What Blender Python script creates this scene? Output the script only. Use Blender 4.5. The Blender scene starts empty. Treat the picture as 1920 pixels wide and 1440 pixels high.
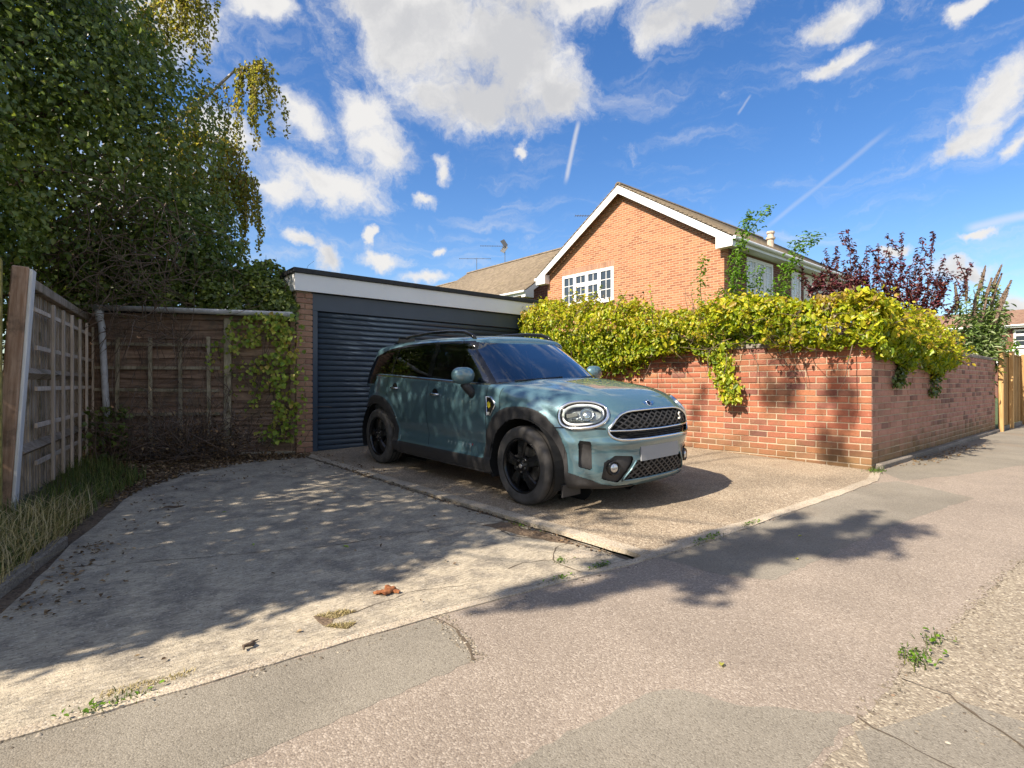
import bpy, bmesh, math, random
import numpy as np
from mathutils import Vector, Matrix, Euler
R = math.radians
scene = bpy.context.scene
COL = scene.collection

# ------------------------------------------------------------------ camera
CAM_H, FOCAL, YAW = 1.04, 1015.0, 40.46
cd = bpy.data.cameras.new('camera'); cam = bpy.data.objects.new('camera', cd); COL.objects.link(cam)
cam.location = (0, 0, CAM_H); cam.rotation_euler = (R(90), 0, R(-YAW))
cd.sensor_width = 36.0; cd.lens = FOCAL / 1920 * 36.0; cd.clip_start = 0.05; cd.clip_end = 3000
scene.camera = cam

# ------------------------------------------------------------------ sun, exposure
SUN_EL = 42.0
SUN_AZ = (-1.0, 0.03)          # horizontal direction towards the sun
_n = math.hypot(*SUN_AZ); SUN_AZ = (SUN_AZ[0] / _n, SUN_AZ[1] / _n)
ld = bpy.data.lights.new('sun', 'SUN'); sun = bpy.data.objects.new('sun', ld); COL.objects.link(sun)
ld.energy = 2.85; ld.angle = R(0.53); ld.color = (1.0, 0.89, 0.735)
sd = Vector((SUN_AZ[0] * math.cos(R(SUN_EL)), SUN_AZ[1] * math.cos(R(SUN_EL)), math.sin(R(SUN_EL))))
sun.rotation_euler = sd.to_track_quat('Z', 'Y').to_euler(); sun.location = (-20, 20, 30)
vs = scene.view_settings
vs.view_transform = 'Standard'; vs.look = 'None'; vs.gamma = 1.0; vs.use_curve_mapping = False
vs.exposure = 1.76
scene.render.engine = 'CYCLES'
scene.cycles.max_bounces = 8; scene.cycles.transparent_max_bounces = 12
scene.cycles.caustics_reflective = False; scene.cycles.caustics_refractive = False

# ------------------------------------------------------------------ world: sky with clouds placed by direction
world = bpy.data.worlds.new('World'); scene.world = world; world.use_nodes = True
world.cycles.sampling_method = 'MANUAL'; world.cycles.sample_map_resolution = 512
wt = world.node_tree; wt.nodes.clear()
class NT:
    """small helper for writing node graphs"""
    def __init__(s, tree): s.t = tree
    def n(s, kind, **kw):
        nd = s.t.nodes.new(kind)
        for k, v in kw.items():
            if k[0] == 'i' and k[1:].isdigit(): s.put(nd.inputs[int(k[1:])], v)
            elif k.startswith('in_'): s.put(nd.inputs[k[3:].replace('_', ' ')], v)
            else: setattr(nd, k, v)
        return nd
    def put(s, sock, v):
        if isinstance(v, bpy.types.NodeSocket): s.t.links.new(v, sock)
        else: sock.default_value = v
    def math(s, op, a, b=None, clamp=False):
        nd = s.n('ShaderNodeMath', operation=op, use_clamp=clamp); s.put(nd.inputs[0], a)
        if b is not None: s.put(nd.inputs[1], b)
        return nd.outputs[0]
    def vec(s, op, a, b=None, scale=None):
        nd = s.n('ShaderNodeVectorMath', operation=op); s.put(nd.inputs[0], a)
        if b is not None: s.put(nd.inputs[1], b)
        if scale is not None: s.put(nd.inputs['Scale'], scale)
        return nd.outputs['Value'] if op in ('DOT_PRODUCT', 'LENGTH') else nd.outputs[0]
    def noise(s, v, scale, detail=4, rough=0.55, out='Fac'):
        nd = s.n('ShaderNodeTexNoise', in_Scale=scale, in_Detail=detail, in_Roughness=rough)
        if v is not None: s.put(nd.inputs['Vector'], v)
        return nd.outputs[out]
    def ramp(s, v, a, b, lo=0.0, hi=1.0, smooth=True):
        nd = s.n('ShaderNodeMapRange', interpolation_type='SMOOTHSTEP' if smooth else 'LINEAR')
        s.put(nd.inputs[0], v)
        for i, x in enumerate((a, b, lo, hi)): s.put(nd.inputs[i + 1], x)
        return nd.outputs[0]
    def mix(s, f, a, b, blend='MIX'):
        nd = s.n('ShaderNodeMix', data_type='RGBA', blend_type=blend)
        s.put(nd.inputs[0], f)
        for k, v in ((6, a), (7, b)):
            if isinstance(v, (tuple, list)) and len(v) == 3: v = (*v, 1)
            s.put(nd.inputs[k], v)
        return nd.outputs[2]
W = NT(wt)
def view_dir(px, py):
    t = (px - 960) / FOCAL; y = math.radians(YAW)
    fw = Vector((math.sin(y), math.cos(y), 0)); rt = Vector((math.cos(y), -math.sin(y), 0))
    return (fw + rt * t + Vector((0, 0, (720 - py) / FOCAL))).normalized()
dirv = W.vec('NORMALIZE', W.n('ShaderNodeTexCoord').outputs['Generated'])
n1 = W.vec('SUBTRACT', W.noise(dirv, 5.0, 3, 0.5, 'Color'), (0.5, 0.5, 0.5))
n2 = W.vec('SUBTRACT', W.noise(dirv, 17.0, 5, 0.6, 'Color'), (0.5, 0.5, 0.5))
wd = W.vec('ADD', W.vec('ADD', dirv, W.vec('SCALE', n1, scale=0.09)), W.vec('SCALE', n2, scale=0.06))
# (px, py, half width, half height, tilt) of each cloud as seen from the kerb
CLOUDS = [(770, 60, 190, 135, 0), (960, 95, 185, 140, 10), (900, 190, 210, 75, 5), (1060, 185, 110, 60, -10), (700, 0, 130, 80, 0), (1000, -60, 330, 120, 0),
 (690, 215, 75, 55, 20), (720, 290, 85, 60, 20), (565, 225, 95, 55, 30), (600, 350, 150, 48, 4), (500, 365, 90, 40, 0), (430, 275, 80, 55, 0),
 (825, 312, 30, 28, 0), (1300, 15, 130, 70, -8), (1250, 60, 70, 38, 0), (1570, 5, 90, 42, -5), (1585, 98, 75, 24, -12), (1865, 190, 75, 60, -50), (1835, 265, 75, 42, -30), (1910, 290, 40, 26, -40),
 (1840, 438, 60, 16, -3), (1700, 452, 32, 14, 0), (1790, 505, 62, 30, 0), (1890, 575, 60, 28, 0),
 (560, 458, 30, 18, 0), (610, 482, 45, 30, 0), (722, 478, 60, 22, 4), (805, 512, 50, 16, -6), (826, 459, 24, 13, 0), (690, 442, 15, 13, 0), (790, 368, 36, 16, 0), (982, 290, 22, 14, 0), (1660, 690, 140, 40, 0),
 (330, 60, 110, 95, 20), (500, 20, 85, 32, -20), (250, 330, 200, 120, 0), (1120, 8, 90, 22, 0), (1850, 8, 50, 20, -25)]
dens = None; bigc = None
for (px, py, hw, hh, tl) in CLOUDS:
    c = view_dir(px, py); e1 = Vector((0, 0, 1)).cross(c).normalized() * -1; e2 = c.cross(e1) * -1
    if e2.z < 0: e2 = -e2
    ct, st = math.cos(R(-tl)), math.sin(R(-tl))
    k = FOCAL / max(0.3, 1.0) * (1 + ((px - 960) / FOCAL) ** 2 + ((py - 720) / FOCAL) ** 2) ** 0.5
    f1 = (e1 * ct + e2 * st) / (hw * 1.0 / k); f2 = (e2 * ct - e1 * st) / (hh * 1.05 / k)
    cx = W.n('ShaderNodeCombineXYZ')
    W.put(cx.inputs[0], W.vec('DOT_PRODUCT', wd, tuple(f1))); W.put(cx.inputs[1], W.vec('DOT_PRODUCT', wd, tuple(f2)))
    m = W.ramp(W.vec('LENGTH', cx.outputs[0]), 1.35, 0.0, 0.0, 1.0, False)
    if hw > 105 and py < 260: bigc = m if bigc is None else W.math('MAXIMUM', bigc, m)
    dens = m if dens is None else W.math('SMOOTH_MAX', dens, m)
    if dens is not m: dens.node.inputs[2].default_value = 0.18
# unseen sky behind gets broken cloud, its cover raised to add fill light
fwd = view_dir(960, 500)
dens = W.math('MULTIPLY', dens, W.math('GREATER_THAN', W.vec('DOT_PRODUCT', dirv, tuple(fwd)), 0.0))
behind = W.ramp(W.vec('DOT_PRODUCT', dirv, tuple(fwd)), 0.45, 0.1)
field = W.ramp(W.noise(wd, 2.6, 3, 0.5), 0.40, 0.60, 0.0, 0.9)
dens = W.math('MAXIMUM', dens, W.math('MULTIPLY', field, behind))
fluff = W.noise(wd, 10.0, 10, 0.68)
alpha = W.ramp(W.math('ADD', dens, W.math('MULTIPLY', W.math('SUBTRACT', fluff, 0.5), 1.5)), 0.24, 0.78)
# thin high cirrus
sep = W.n('ShaderNodeSeparateXYZ'); W.put(sep.inputs[0], wd)
cv = W.n('ShaderNodeCombineXYZ'); W.put(cv.inputs[0], W.math('MULTIPLY', sep.outputs[0], 2.0)); W.put(cv.inputs[1], W.math('MULTIPLY', sep.outputs[1], 2.0)); W.put(cv.inputs[2], W.math('MULTIPLY', sep.outputs[2], 14.0))
cir = W.ramp(W.noise(cv.outputs[0], 2.2, 7, 0.6), 0.47, 0.85, 0.0, 0.5)
alpha = W.math('MAXIMUM', alpha, cir)
def contrail(p0, p1, w, strength):
    a, b = view_dir(*p0), view_dir(*p1); nrm = a.cross(b).normalized(); mid = (a + b).normalized(); half = (a - b).length / 2
    along = (a - b).normalized()
    d1 = W.math('ABSOLUTE', W.vec('DOT_PRODUCT', W.vec('ADD', dirv, W.vec('SCALE', n2, scale=0.006)), tuple(nrm)))
    d2 = W.math('ABSOLUTE', W.vec('DOT_PRODUCT', W.vec('SUBTRACT', dirv, tuple(mid)), tuple(along)))
    f = W.math('MULTIPLY', W.ramp(d1, w, 0.0, 0.0, strength), W.ramp(d2, half, half * 0.6))
    return W.math('MULTIPLY', f, W.math('GREATER_THAN', W.vec('DOT_PRODUCT', dirv, tuple(mid)), 0.0))
for args in (((1088, 215), (1058, 350), 0.006, 0.6), ((1690, 225), (1420, 440), 0.006, 0.22), ((1410, 175), (1382, 218), 0.003, 0.3), ((1960, 395), (1800, 432), 0.010, 0.5)):
    alpha = W.math('MAXIMUM', alpha, contrail(*args))
sky = W.n('ShaderNodeTexSky', sky_type='NISHITA', sun_disc=False, sun_elevation=R(SUN_EL), sun_rotation=math.atan2(SUN_AZ[0], SUN_AZ[1]), altitude=0.0, air_density=1.0, dust_density=1.0, ozone_density=2.2)
hs = W.n('ShaderNodeHueSaturation'); W.put(hs.inputs['Color'], sky.outputs[0]); hs.inputs['Hue'].default_value = 0.508; hs.inputs['Saturation'].default_value = 1.30; hs.inputs['Value'].default_value = 0.385
thick = W.ramp(W.math('ADD', W.math('MAXIMUM', bigc, W.math('MULTIPLY', dens, 0.45)), W.math('MULTIPLY', W.math('SUBTRACT', W.noise(wd, 6.5, 8, 0.62), 0.5), 2.0)), 0.30, 0.90)
SKY_S = 0.15
cw = 0.88 / SKY_S / 2 ** vs.exposure
ccol = W.mix(thick, (cw * 1.0, cw * 0.985, cw * 0.97), (cw * 0.72, cw * 0.725, cw * 0.75))
final = W.mix(alpha, hs.outputs[0], ccol)
bg = W.n('ShaderNodeBackground', in_Strength=SKY_S); W.put(bg.inputs[0], final)
wo = W.n('ShaderNodeOutputWorld'); wt.links.new(bg.outputs[0], wo.inputs[0])

# ------------------------------------------------------------------ helpers
rng = np.random.default_rng(7); random.seed(7)
def zg(a, b):
    """height of the drive and pavement"""
    c = lambda v, l, h: max(l, min(h, v))
    return 0.0184 + 0.028 * (c(a, 2.65, 7.0) - 2.65) + 0.022 * (c(b, 1.95, 7.6) - 4.81) + 0.01 * c(b - 1.95, -1.5, 0)
SA, CA = math.cos(R(YAW)), math.sin(R(YAW))
def C2(X, Y):
    """metres right of / in front of the kerb viewpoint -> ground plan"""
    return (X * SA + Y * CA, -X * CA + Y * SA)
def tag(o, label, cat, group=None):
    o['label'] = label; o['category'] = cat
    if group: o['group'] = group
    return o
def kind(o, k): o['kind'] = k; return o
def empty(name, loc=(0, 0, 0), rz=0.0):
    o = bpy.data.objects.new(name, None); COL.objects.link(o); o.location = loc; o.rotation_euler = (0, 0, rz); o.empty_display_size = 0.1
    return o
def link(name, me, mat=None, parent=None, loc=None, rot=None):
    o = bpy.data.objects.new(name, me); COL.objects.link(o)
    if mat is not None and len(me.materials) == 0: me.materials.append(mat)
    if parent is not None: o.parent = parent
    if loc is not None: o.location = loc
    if rot is not None: o.rotation_euler = rot
    return o
def np_mesh(name, V, faces, smooth=False, col=None):
    """V (n,3); faces (m,k) int array, or list of such arrays; col per-vertex rgb(a)"""
    me = bpy.data.meshes.new(name)
    V = np.asarray(V, np.float32).reshape(-1, 3)
    fl = faces if isinstance(faces, list) else [faces]
    fl = [np.asarray(f, np.int32) for f in fl if len(f)]
    loops = np.concatenate([f.ravel() for f in fl]); tot = np.concatenate([np.full(len(f), f.shape[1], np.int32) for f in fl])
    start = np.r_[0, np.cumsum(tot)[:-1]].astype(np.int32)
    me.vertices.add(len(V)); me.vertices.foreach_set('co', V.ravel())
    me.loops.add(len(loops)); me.loops.foreach_set('vertex_index', loops.astype(np.int32))
    me.polygons.add(len(tot)); me.polygons.foreach_set('loop_start', start); me.polygons.foreach_set('loop_total', tot)
    if smooth: me.polygons.foreach_set('use_smooth', np.ones(len(tot), bool))
    me.update(calc_edges=True)
    if col is not None:
        at = me.color_attributes.new('tint', 'FLOAT_COLOR', 'POINT')
        c = np.ones((len(V), 4), np.float32); col = np.asarray(col, np.float32); c[:, :col.shape[1]] = col
        at.data.foreach_set('color', c.ravel())
    return me
class MB:
    """collects primitive shapes into one mesh"""
    def __init__(s): s.v = []; s.f = []
    def add(s, vs, fs):
        o = len(s.v); s.v += [tuple(map(float, p)) for p in vs]; s.f += [tuple(i + o for i in f) for f in fs]; return s
    def box(s, x0, x1, y0, y1, z0, z1, M=None):
        p = [(x0, y0, z0), (x1, y0, z0), (x1, y1, z0), (x0, y1, z0), (x0, y0, z1), (x1, y0, z1), (x1, y1, z1), (x0, y1, z1)]
        if M is not None: p = [tuple(M @ Vector(q)) for q in p]
        return s.add(p, [(0, 3, 2, 1), (4, 5, 6, 7), (0, 1, 5, 4), (1, 2, 6, 5), (2, 3, 7, 6), (3, 0, 4, 7)])
    def bar(s, p, q, w, h, up=(0, 0, 1)):
        """box of section w x h from p to q"""
        p, q = Vector(p), Vector(q); d = (q - p).normalized(); up = Vector(up)
        if abs(d.dot(up)) > 0.98: up = Vector((1, 0, 0))
        sx = d.cross(up).normalized() * w / 2; sz = sx.cross(d).normalized() * h / 2
        c = [-sx - sz, sx - sz, sx + sz, -sx + sz]
        return s.add([p + k for k in c] + [q + k for k in c], [(3, 2, 1, 0), (4, 5, 6, 7), (0, 1, 5, 4), (1, 2, 6, 5), (2, 3, 7, 6), (3, 0, 4, 7)])
    def tube(s, pts, r, n=8, closed=False, cap=True):
        pts = [Vector(p) for p in pts]; m = len(pts); rr = r if isinstance(r, (list, tuple, np.ndarray)) else [r] * m
        o = len(s.v); up = Vector((0, 0, 1))
        for i in range(m):
            if closed: d = pts[(i + 1) % m] - pts[i - 1]
            else: d = pts[min(i + 1, m - 1)] - pts[max(i - 1, 0)]
            d = d.normalized() if d.length > 1e-9 else Vector((0, 0, 1))
            x = d.cross(up)
            if x.length < 1e-3: x = d.cross(Vector((1, 0, 0)))
            x.normalize(); y = x.cross(d)
            for k in range(n):
                t = 2 * math.pi * k / n; s.v.append(tuple(pts[i] + (x * math.cos(t) + y * math.sin(t)) * rr[i]))
        for i in range(m if closed else m - 1):
            j = (i + 1) % m
            for k in range(n):
                l = (k + 1) % n; s.f.append((o + i * n + k, o + i * n + l, o + j * n + l, o + j * n + k))
        if cap and not closed:
            s.f.append(tuple(o + k for k in range(n))[::-1]); s.f.append(tuple(o + (m - 1) * n + k for k in range(n)))
        return s
    def lathe(s, prof, n=32, M=None, closed=False):
        """profile [(r, h)] turned round the local y axis"""
        o = len(s.v)
        for (r, h) in prof:
            for k in range(n):
                t = 2 * math.pi * k / n; p = Vector((r * math.cos(t), h, r * math.sin(t)))
                s.v.append(tuple(M @ p) if M is not None else tuple(p))
        m = len(prof)
        for i in range(m if closed else m - 1):
            j = (i + 1) % m
            for k in range(n):
                l = (k + 1) % n; s.f.append((o + i * n + k, o + j * n + k, o + j * n + l, o + i * n + l))
        return s
    def prism(s, poly, d, M=None):
        """2D polygon (x, z) extruded from y=0 to y=d"""
        n = len(poly); p = [(x, 0, z) for x, z in poly] + [(x, d, z) for x, z in poly]
        if M is not None: p = [tuple(M @ Vector(q)) for q in p]
        return s.add(p, [tuple(range(n)), tuple(range(n, 2 * n))[::-1]] + [(i, i + n, (i + 1) % n + n, (i + 1) % n) for i in range(n)])
    def mesh(s, name, smooth=False, fix=True, bevel=0):
        me = bpy.data.meshes.new(name); me.from_pydata(s.v, [], s.f)
        if fix or bevel:
            bm = bmesh.new(); bm.from_mesh(me); 
            if bevel: bmesh.ops.bevel(bm, geom=bm.edges[:], offset=bevel, segments=1, affect='EDGES', profile=0.7)
            bmesh.ops.recalc_face_normals(bm, faces=bm.faces[:]); bm.to_mesh(me); bm.free()
        if smooth: me.polygons.foreach_set('use_smooth', np.ones(len(me.polygons), bool))
        me.update(); return me
    def obj(s, name, mat, parent=None, smooth=False, bevel=0, **k): return link(name, s.mesh(name, smooth, bevel=bevel), mat, parent, **k)

# ------------------------------------------------------------------ materials
MATS = {}
def new_mat(name):
    m = bpy.data.materials.new(name); m.use_nodes = True; m.node_tree.nodes.clear(); N = NT(m.node_tree)
    out = N.n('ShaderNodeOutputMaterial'); MATS[name] = m
    return m, N, out
def principled(N, out, col, rough=0.6, metal=0.0, spec=0.5, bump=None, bstr=0.3, bdist=0.01, **kw):
    b = N.n('ShaderNodeBsdfPrincipled')
    if isinstance(col, (tuple, list)): col = (*col[:3], 1)
    N.put(b.inputs['Base Color'], col); N.put(b.inputs['Roughness'], rough); N.put(b.inputs['Metallic'], metal); N.put(b.inputs['Specular IOR Level'], spec)
    for k, v in kw.items(): N.put(b.inputs[k.replace('_', ' ')], v)
    if bump is not None:
        bn = N.n('ShaderNodeBump', in_Strength=bstr, in_Distance=bdist); N.put(bn.inputs['Height'], bump); N.t.links.new(bn.outputs[0], b.inputs['Normal'])
    if out is not None: N.t.links.new(b.outputs[0], out.inputs[0])
    return b
def coords(N, kind='Object'): return N.n('ShaderNodeTexCoord').outputs[kind]
def wpos(N): return N.n('ShaderNodeNewGeometry').outputs['Position']
def plain(name, col, rough=0.5, metal=0.0, spec=0.5, var=0.0, vscale=8.0, bump=0.0, bscale=60, **kw):
    m, N, out = new_mat(name); c = (*col, 1)
    p = wpos(N)
    if var:
        f = N.ramp(N.noise(p, vscale, 5, 0.6), 0.3, 0.7)
        c = N.mix(f, tuple(x * (1 - var) for x in col), tuple(min(1, x * (1 + var)) for x in col))
    h = N.noise(p, bscale, 4) if bump else None
    principled(N, out, c, rough, metal, spec, h, bump, 0.004, **kw); return m
def leaf_mat(name, cols, trans=0.35, rough=0.45, spec=0.35):
    """cols: list of colours picked by the per-leaf tint (red channel)"""
    m, N, out = new_mat(name)
    at = N.n('ShaderNodeAttribute', attribute_name='tint'); sp = N.n('ShaderNodeSeparateColor'); N.t.links.new(at.outputs['Color'], sp.inputs[0])
    cr = N.n('ShaderNodeValToRGB'); e = cr.color_ramp.elements
    while len(e) < len(cols): e.new(0.5)
    for i, c in enumerate(cols): e[i].position = i / (len(cols) - 1); e[i].color = (*c, 1)
    N.t.links.new(sp.outputs[0], cr.inputs[0])
    c = N.mix(1.0, cr.outputs[0], sp.outputs[1], 'MULTIPLY')
    b = principled(N, None, c, rough, 0, spec)
    tr = N.n('ShaderNodeBsdfTranslucent'); N.put(tr.inputs[0], N.mix(0.5, c, N.mix(1.0, c, (1.6, 1.7, 0.5), 'MULTIPLY')))
    mx = N.n('ShaderNodeMixShader'); mx.inputs[0].default_value = trans
    N.t.links.new(b.outputs[0], mx.inputs[1]); N.t.links.new(tr.outputs[0], mx.inputs[2]); N.t.links.new(mx.outputs[0], out.inputs[0])
    return m

# ------------------------------------------------------------------ leaves
def unit(v): return v / np.maximum(np.linalg.norm(v, axis=-1, keepdims=True), 1e-9)
def leaves(pos, nrm, size, tint, aspect=0.62, fold=0.25, droop=None, seed=0):
    """one folded, pointed leaf per position: 6 vertices, 4 triangles' worth of quads. returns V, F, col"""
    r = np.random.default_rng(seed); n = len(pos); pos = np.asarray(pos, float); nrm = unit(np.asarray(nrm, float))
    size = np.broadcast_to(np.asarray(size, float), (n,))
    d = r.normal(size=(n, 3)) if droop is None else np.asarray(droop, float) + r.normal(size=(n, 3)) * 0.45
    t = unit(d - (d * nrm).sum(1, keepdims=True) * nrm); s = np.cross(nrm, t)
    L = size[:, None]; w = L * aspect * 0.5
    base = pos - t * L * 0.5; tip = pos + t * L * 0.5 - nrm * L * 0.12
    l1 = pos - t * L * 0.16 + s * w + nrm * w * fold * 2; r1 = pos - t * L * 0.16 - s * w + nrm * w * fold * 2
    l2 = pos + t * L * 0.18 + s * w * 0.8 + nrm * w * fold * 1.4; r2 = pos + t * L * 0.18 - s * w * 0.8 + nrm * w * fold * 1.4
    V = np.stack([base, r1, r2, tip, l2, l1], 1).reshape(-1, 3)
    k = np.arange(n)[:, None] * 6
    F = np.concatenate([k + np.array([[0, 1, 2, 3]]), k + np.array([[0, 3, 4, 5]])])
    tint = np.asarray(tint, float)
    if tint.ndim == 1: tint = np.stack([tint, np.ones(n), np.ones(n)], 1)
    return V, F, np.repeat(tint, 6, 0)
def leaf_obj(name, pos, nrm, size, tint, mat, parent, **k):
    V, F, c = leaves(pos, nrm, size, tint, **k)
    return link(name, np_mesh(name, V, F, False, c), mat, parent)
def vnoise(p, scale, seed=0):
    """cheap smooth pseudo-noise in -1..1"""
    r = np.random.default_rng(seed); out = 0
    for k in range(5):
        w = r.normal(size=3) * scale * (0.6 + 0.35 * k); out = out + np.sin(p @ w + r.uniform(0, 6.28)) / (1 + 0.35 * k)
    return out / 2.6

# ------------------------------------------------------------------ ground materials
def stone_mat(name, base, dark, light, scale=110.0, light_amt=0.5, dark_amt=0.4, patch=(0.75, 1.15), bump=0.5, rough=0.9, extra=None):
    m, N, out = new_mat(name); p = wpos(N)
    v1 = N.n('ShaderNodeTexVoronoi', in_Scale=scale); N.put(v1.inputs['Vector'], p)
    sp = N.n('ShaderNodeSeparateColor'); N.t.links.new(v1.outputs['Color'], sp.inputs[0])
    c = N.mix(N.math('MULTIPLY', N.ramp(sp.outputs[0], 0.62, 0.95), light_amt), base, light)
    c = N.mix(N.math('MULTIPLY', N.ramp(sp.outputs[1], 0.66, 0.95), dark_amt), c, dark)
    fine = N.noise(p, scale * 2.2, 3, 0.6)
    c = N.mix(0.35, c, N.mix(fine, (0.35, 0.35, 0.35), (1.5, 1.5, 1.5)), 'MULTIPLY') if False else N.mix(1.0, c, N.mix(fine, (0.72, 0.72, 0.72), (1.25, 1.25, 1.25)), 'MULTIPLY')
    big = N.ramp(N.noise(p, 1.3, 6, 0.62), 0.3, 0.7)
    c = N.mix(1.0, c, N.mix(big, (patch[0],) * 3, (patch[1],) * 3), 'MULTIPLY')
    if extra: c = extra(N, p, c)
    h = N.math('ADD', N.math('MULTIPLY', v1.outputs['Distance'], -1.0), N.math('MULTIPLY', fine, 0.3))
    principled(N, out, c, rough, 0, 0.25, h, bump, 0.006); return m
def dirt_extra(N, p, c):
    f = N.ramp(N.noise(p, 0.9, 5, 0.6), 0.52, 0.75, 0, 0.35)
    return N.mix(f, c, (0.24, 0.17, 0.11))
stone_mat('pavement_asphalt', (0.268, 0.222, 0.180), (0.13, 0.10, 0.08), (0.44, 0.38, 0.32), 150, 0.6, 0.5, (0.9, 1.08), 0.35)
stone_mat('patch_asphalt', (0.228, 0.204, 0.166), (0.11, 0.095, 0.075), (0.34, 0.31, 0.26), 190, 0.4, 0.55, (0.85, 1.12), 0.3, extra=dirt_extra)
stone_mat('drive_aggregate', (0.300, 0.238, 0.170), (0.11, 0.08, 0.06), (0.54, 0.46, 0.35), 110, 0.75, 0.7, (0.82, 1.2), 0.8, extra=dirt_extra)
stone_mat('verge_aggregate', (0.27, 0.228, 0.172), (0.13, 0.10, 0.075), (0.50, 0.44, 0.34), 110, 0.6, 0.7, (0.85, 1.1), 0.45)
stone_mat('edging_concrete', (0.44, 0.37, 0.28), (0.18, 0.15, 0.12), (0.55, 0.50, 0.43), 120, 0.5, 0.6, (0.75, 1.15), 0.5, extra=dirt_extra)
def concrete_mat():
    m, N, out = new_mat('drive_concrete'); p = wpos(N)
    mp = N.n('ShaderNodeMapping'); N.put(mp.inputs[0], p); mp.inputs['Rotation'].default_value = (0, 0, R(6)); mp.inputs['Scale'].default_value = (22, 85, 22)
    st = N.noise(mp.outputs[0], 1.0, 5, 0.65)
    big = N.noise(p, 0.9, 6, 0.62); mid = N.noise(p, 4.5, 6, 0.66); fine = N.noise(p, 160, 3, 0.6)
    c = N.mix(N.ramp(big, 0.34, 0.66), (0.385, 0.338, 0.262), (0.53, 0.455, 0.340))
    c = N.mix(N.ramp(N.math('ADD', N.math('MULTIPLY', mid, 0.6), N.math('MULTIPLY', big, 0.5)), 0.47, 0.66, 0, 0.8), c, (0.185, 0.165, 0.140))
    pit = N.noise(p, 46, 6, 0.72); c = N.mix(N.ramp(pit, 0.56, 0.70, 0, 0.7), c, (0.15, 0.135, 0.12)); c = N.mix(N.ramp(pit, 0.42, 0.30, 0, 0.55), c, (0.62, 0.57, 0.48))
    c = N.mix(1.0, c, N.mix(N.ramp(st, 0.28, 0.72), (0.68, 0.68, 0.68), (1.22, 1.21, 1.20)), 'MULTIPLY')
    c = N.mix(1.0, c, N.mix(fine, (0.7, 0.7, 0.7), (1.3, 1.3, 1.3)), 'MULTIPLY')
    v = N.n('ShaderNodeTexVoronoi', in_Scale=120); N.put(v.inputs['Vector'], p); sp = N.n('ShaderNodeSeparateColor'); N.t.links.new(v.outputs['Color'], sp.inputs[0])
    c = N.mix(N.ramp(sp.outputs[0], 0.90, 0.98, 0, 0.4), c, (0.60, 0.55, 0.46))
    c = N.mix(N.ramp(sp.outputs[1], 0.90, 0.98, 0, 0.5), c, (0.10, 0.085, 0.07))
    h = N.math('ADD', N.math('MULTIPLY', st, 1.0), N.math('MULTIPLY', fine, 0.8))
    principled(N, out, c, 0.9, 0, 0.25, h, 0.7, 0.008); return m
concrete_mat()
stone_mat('kerb_grey', (0.22, 0.19, 0.155), (0.10, 0.085, 0.07), (0.36, 0.32, 0.27), 110, 0.5, 0.6, (0.7, 1.2), 0.5)
stone_mat('soil', (0.14, 0.10, 0.068), (0.04, 0.028, 0.02), (0.20, 0.15, 0.10), 60, 0.6, 0.6, (0.7, 1.2), 1.0)
stone_mat('road_tarmac', (0.13, 0.125, 0.12), (0.05, 0.05, 0.05), (0.28, 0.27, 0.26), 90, 0.5, 0.6, (0.85, 1.1), 0.6)
plain('crack_dirt', (0.10, 0.075, 0.05), 0.95)
plain('lawn', (0.06, 0.09, 0.025), 0.95, var=0.3, vscale=3)

# ------------------------------------------------------------------ ground sheets
def rough_edge(poly, amp, step=0.12, seed=0, skip=()):
    r = np.random.default_rng(seed); out = []
    n = len(poly)
    for i in range(n):
        p, q = np.array(poly[i], float), np.array(poly[(i + 1) % n], float); L = np.linalg.norm(q - p); k = max(1, int(L / step))
        nx = np.array([-(q - p)[1], (q - p)[0]]) / max(L, 1e-6)
        for j in range(k):
            t = j / k; w = amp * r.normal() * (0 if i in skip or j == 0 else 1)
            out.append(tuple(p + (q - p) * t + nx * w))
    return out
def sheet(name, poly, mat, dz=0.0, thick=0.0, parent=None):
    """flat polygon laid on the sloping ground, optionally with a skirt"""
    bm = bmesh.new(); vs_ = [bm.verts.new((x, y, 0)) for x, y in poly]; bm.faces.new(vs_)
    for co, no in (((2.65, 0, 0), (1, 0, 0)), ((7.0, 0, 0), (1, 0, 0)), ((0, 1.95, 0), (0, 1, 0)), ((0, 7.6, 0), (0, 1, 0)), ((0, 0.45, 0), (0, 1, 0))):
        bmesh.ops.bisect_plane(bm, geom=bm.verts[:] + bm.edges[:] + bm.faces[:], plane_co=co, plane_no=no, dist=1e-5)
    bmesh.ops.triangulate(bm, faces=bm.faces[:])
    bmesh.ops.recalc_face_normals(bm, faces=bm.faces[:])
    for f in bm.faces:
        if f.normal.z < 0: f.normal_flip()
    for v in bm.verts: v.co.z = zg(v.co.x, v.co.y) + dz
    if thick:
        ed = [e for e in bm.edges if e.is_boundary]; r = bmesh.ops.extrude_edge_only(bm, edges=ed)
        for v in r['geom']:
            if isinstance(v, bmesh.types.BMVert): v.co.z -= thick
        bmesh.ops.recalc_face_normals(bm, faces=bm.faces[:])
        if sum(f.normal.z for f in bm.faces) < 0: bmesh.ops.reverse_faces(bm, faces=bm.faces[:])
    me = bpy.data.meshes.new(name); bm.to_mesh(me); bm.free()
    return link(name, me, MATS[mat], parent)
kind(sheet('ground', [(-400, -400), (500, -400), (500, 500), (-400, 500)], 'lawn', -0.075), 'structure')
kind(sheet('road', [(-60, -12), (90, -12), (90, -2.2), (-60, -2.2)], 'road_tarmac', -0.11 + 0.045), 'structure')
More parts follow.
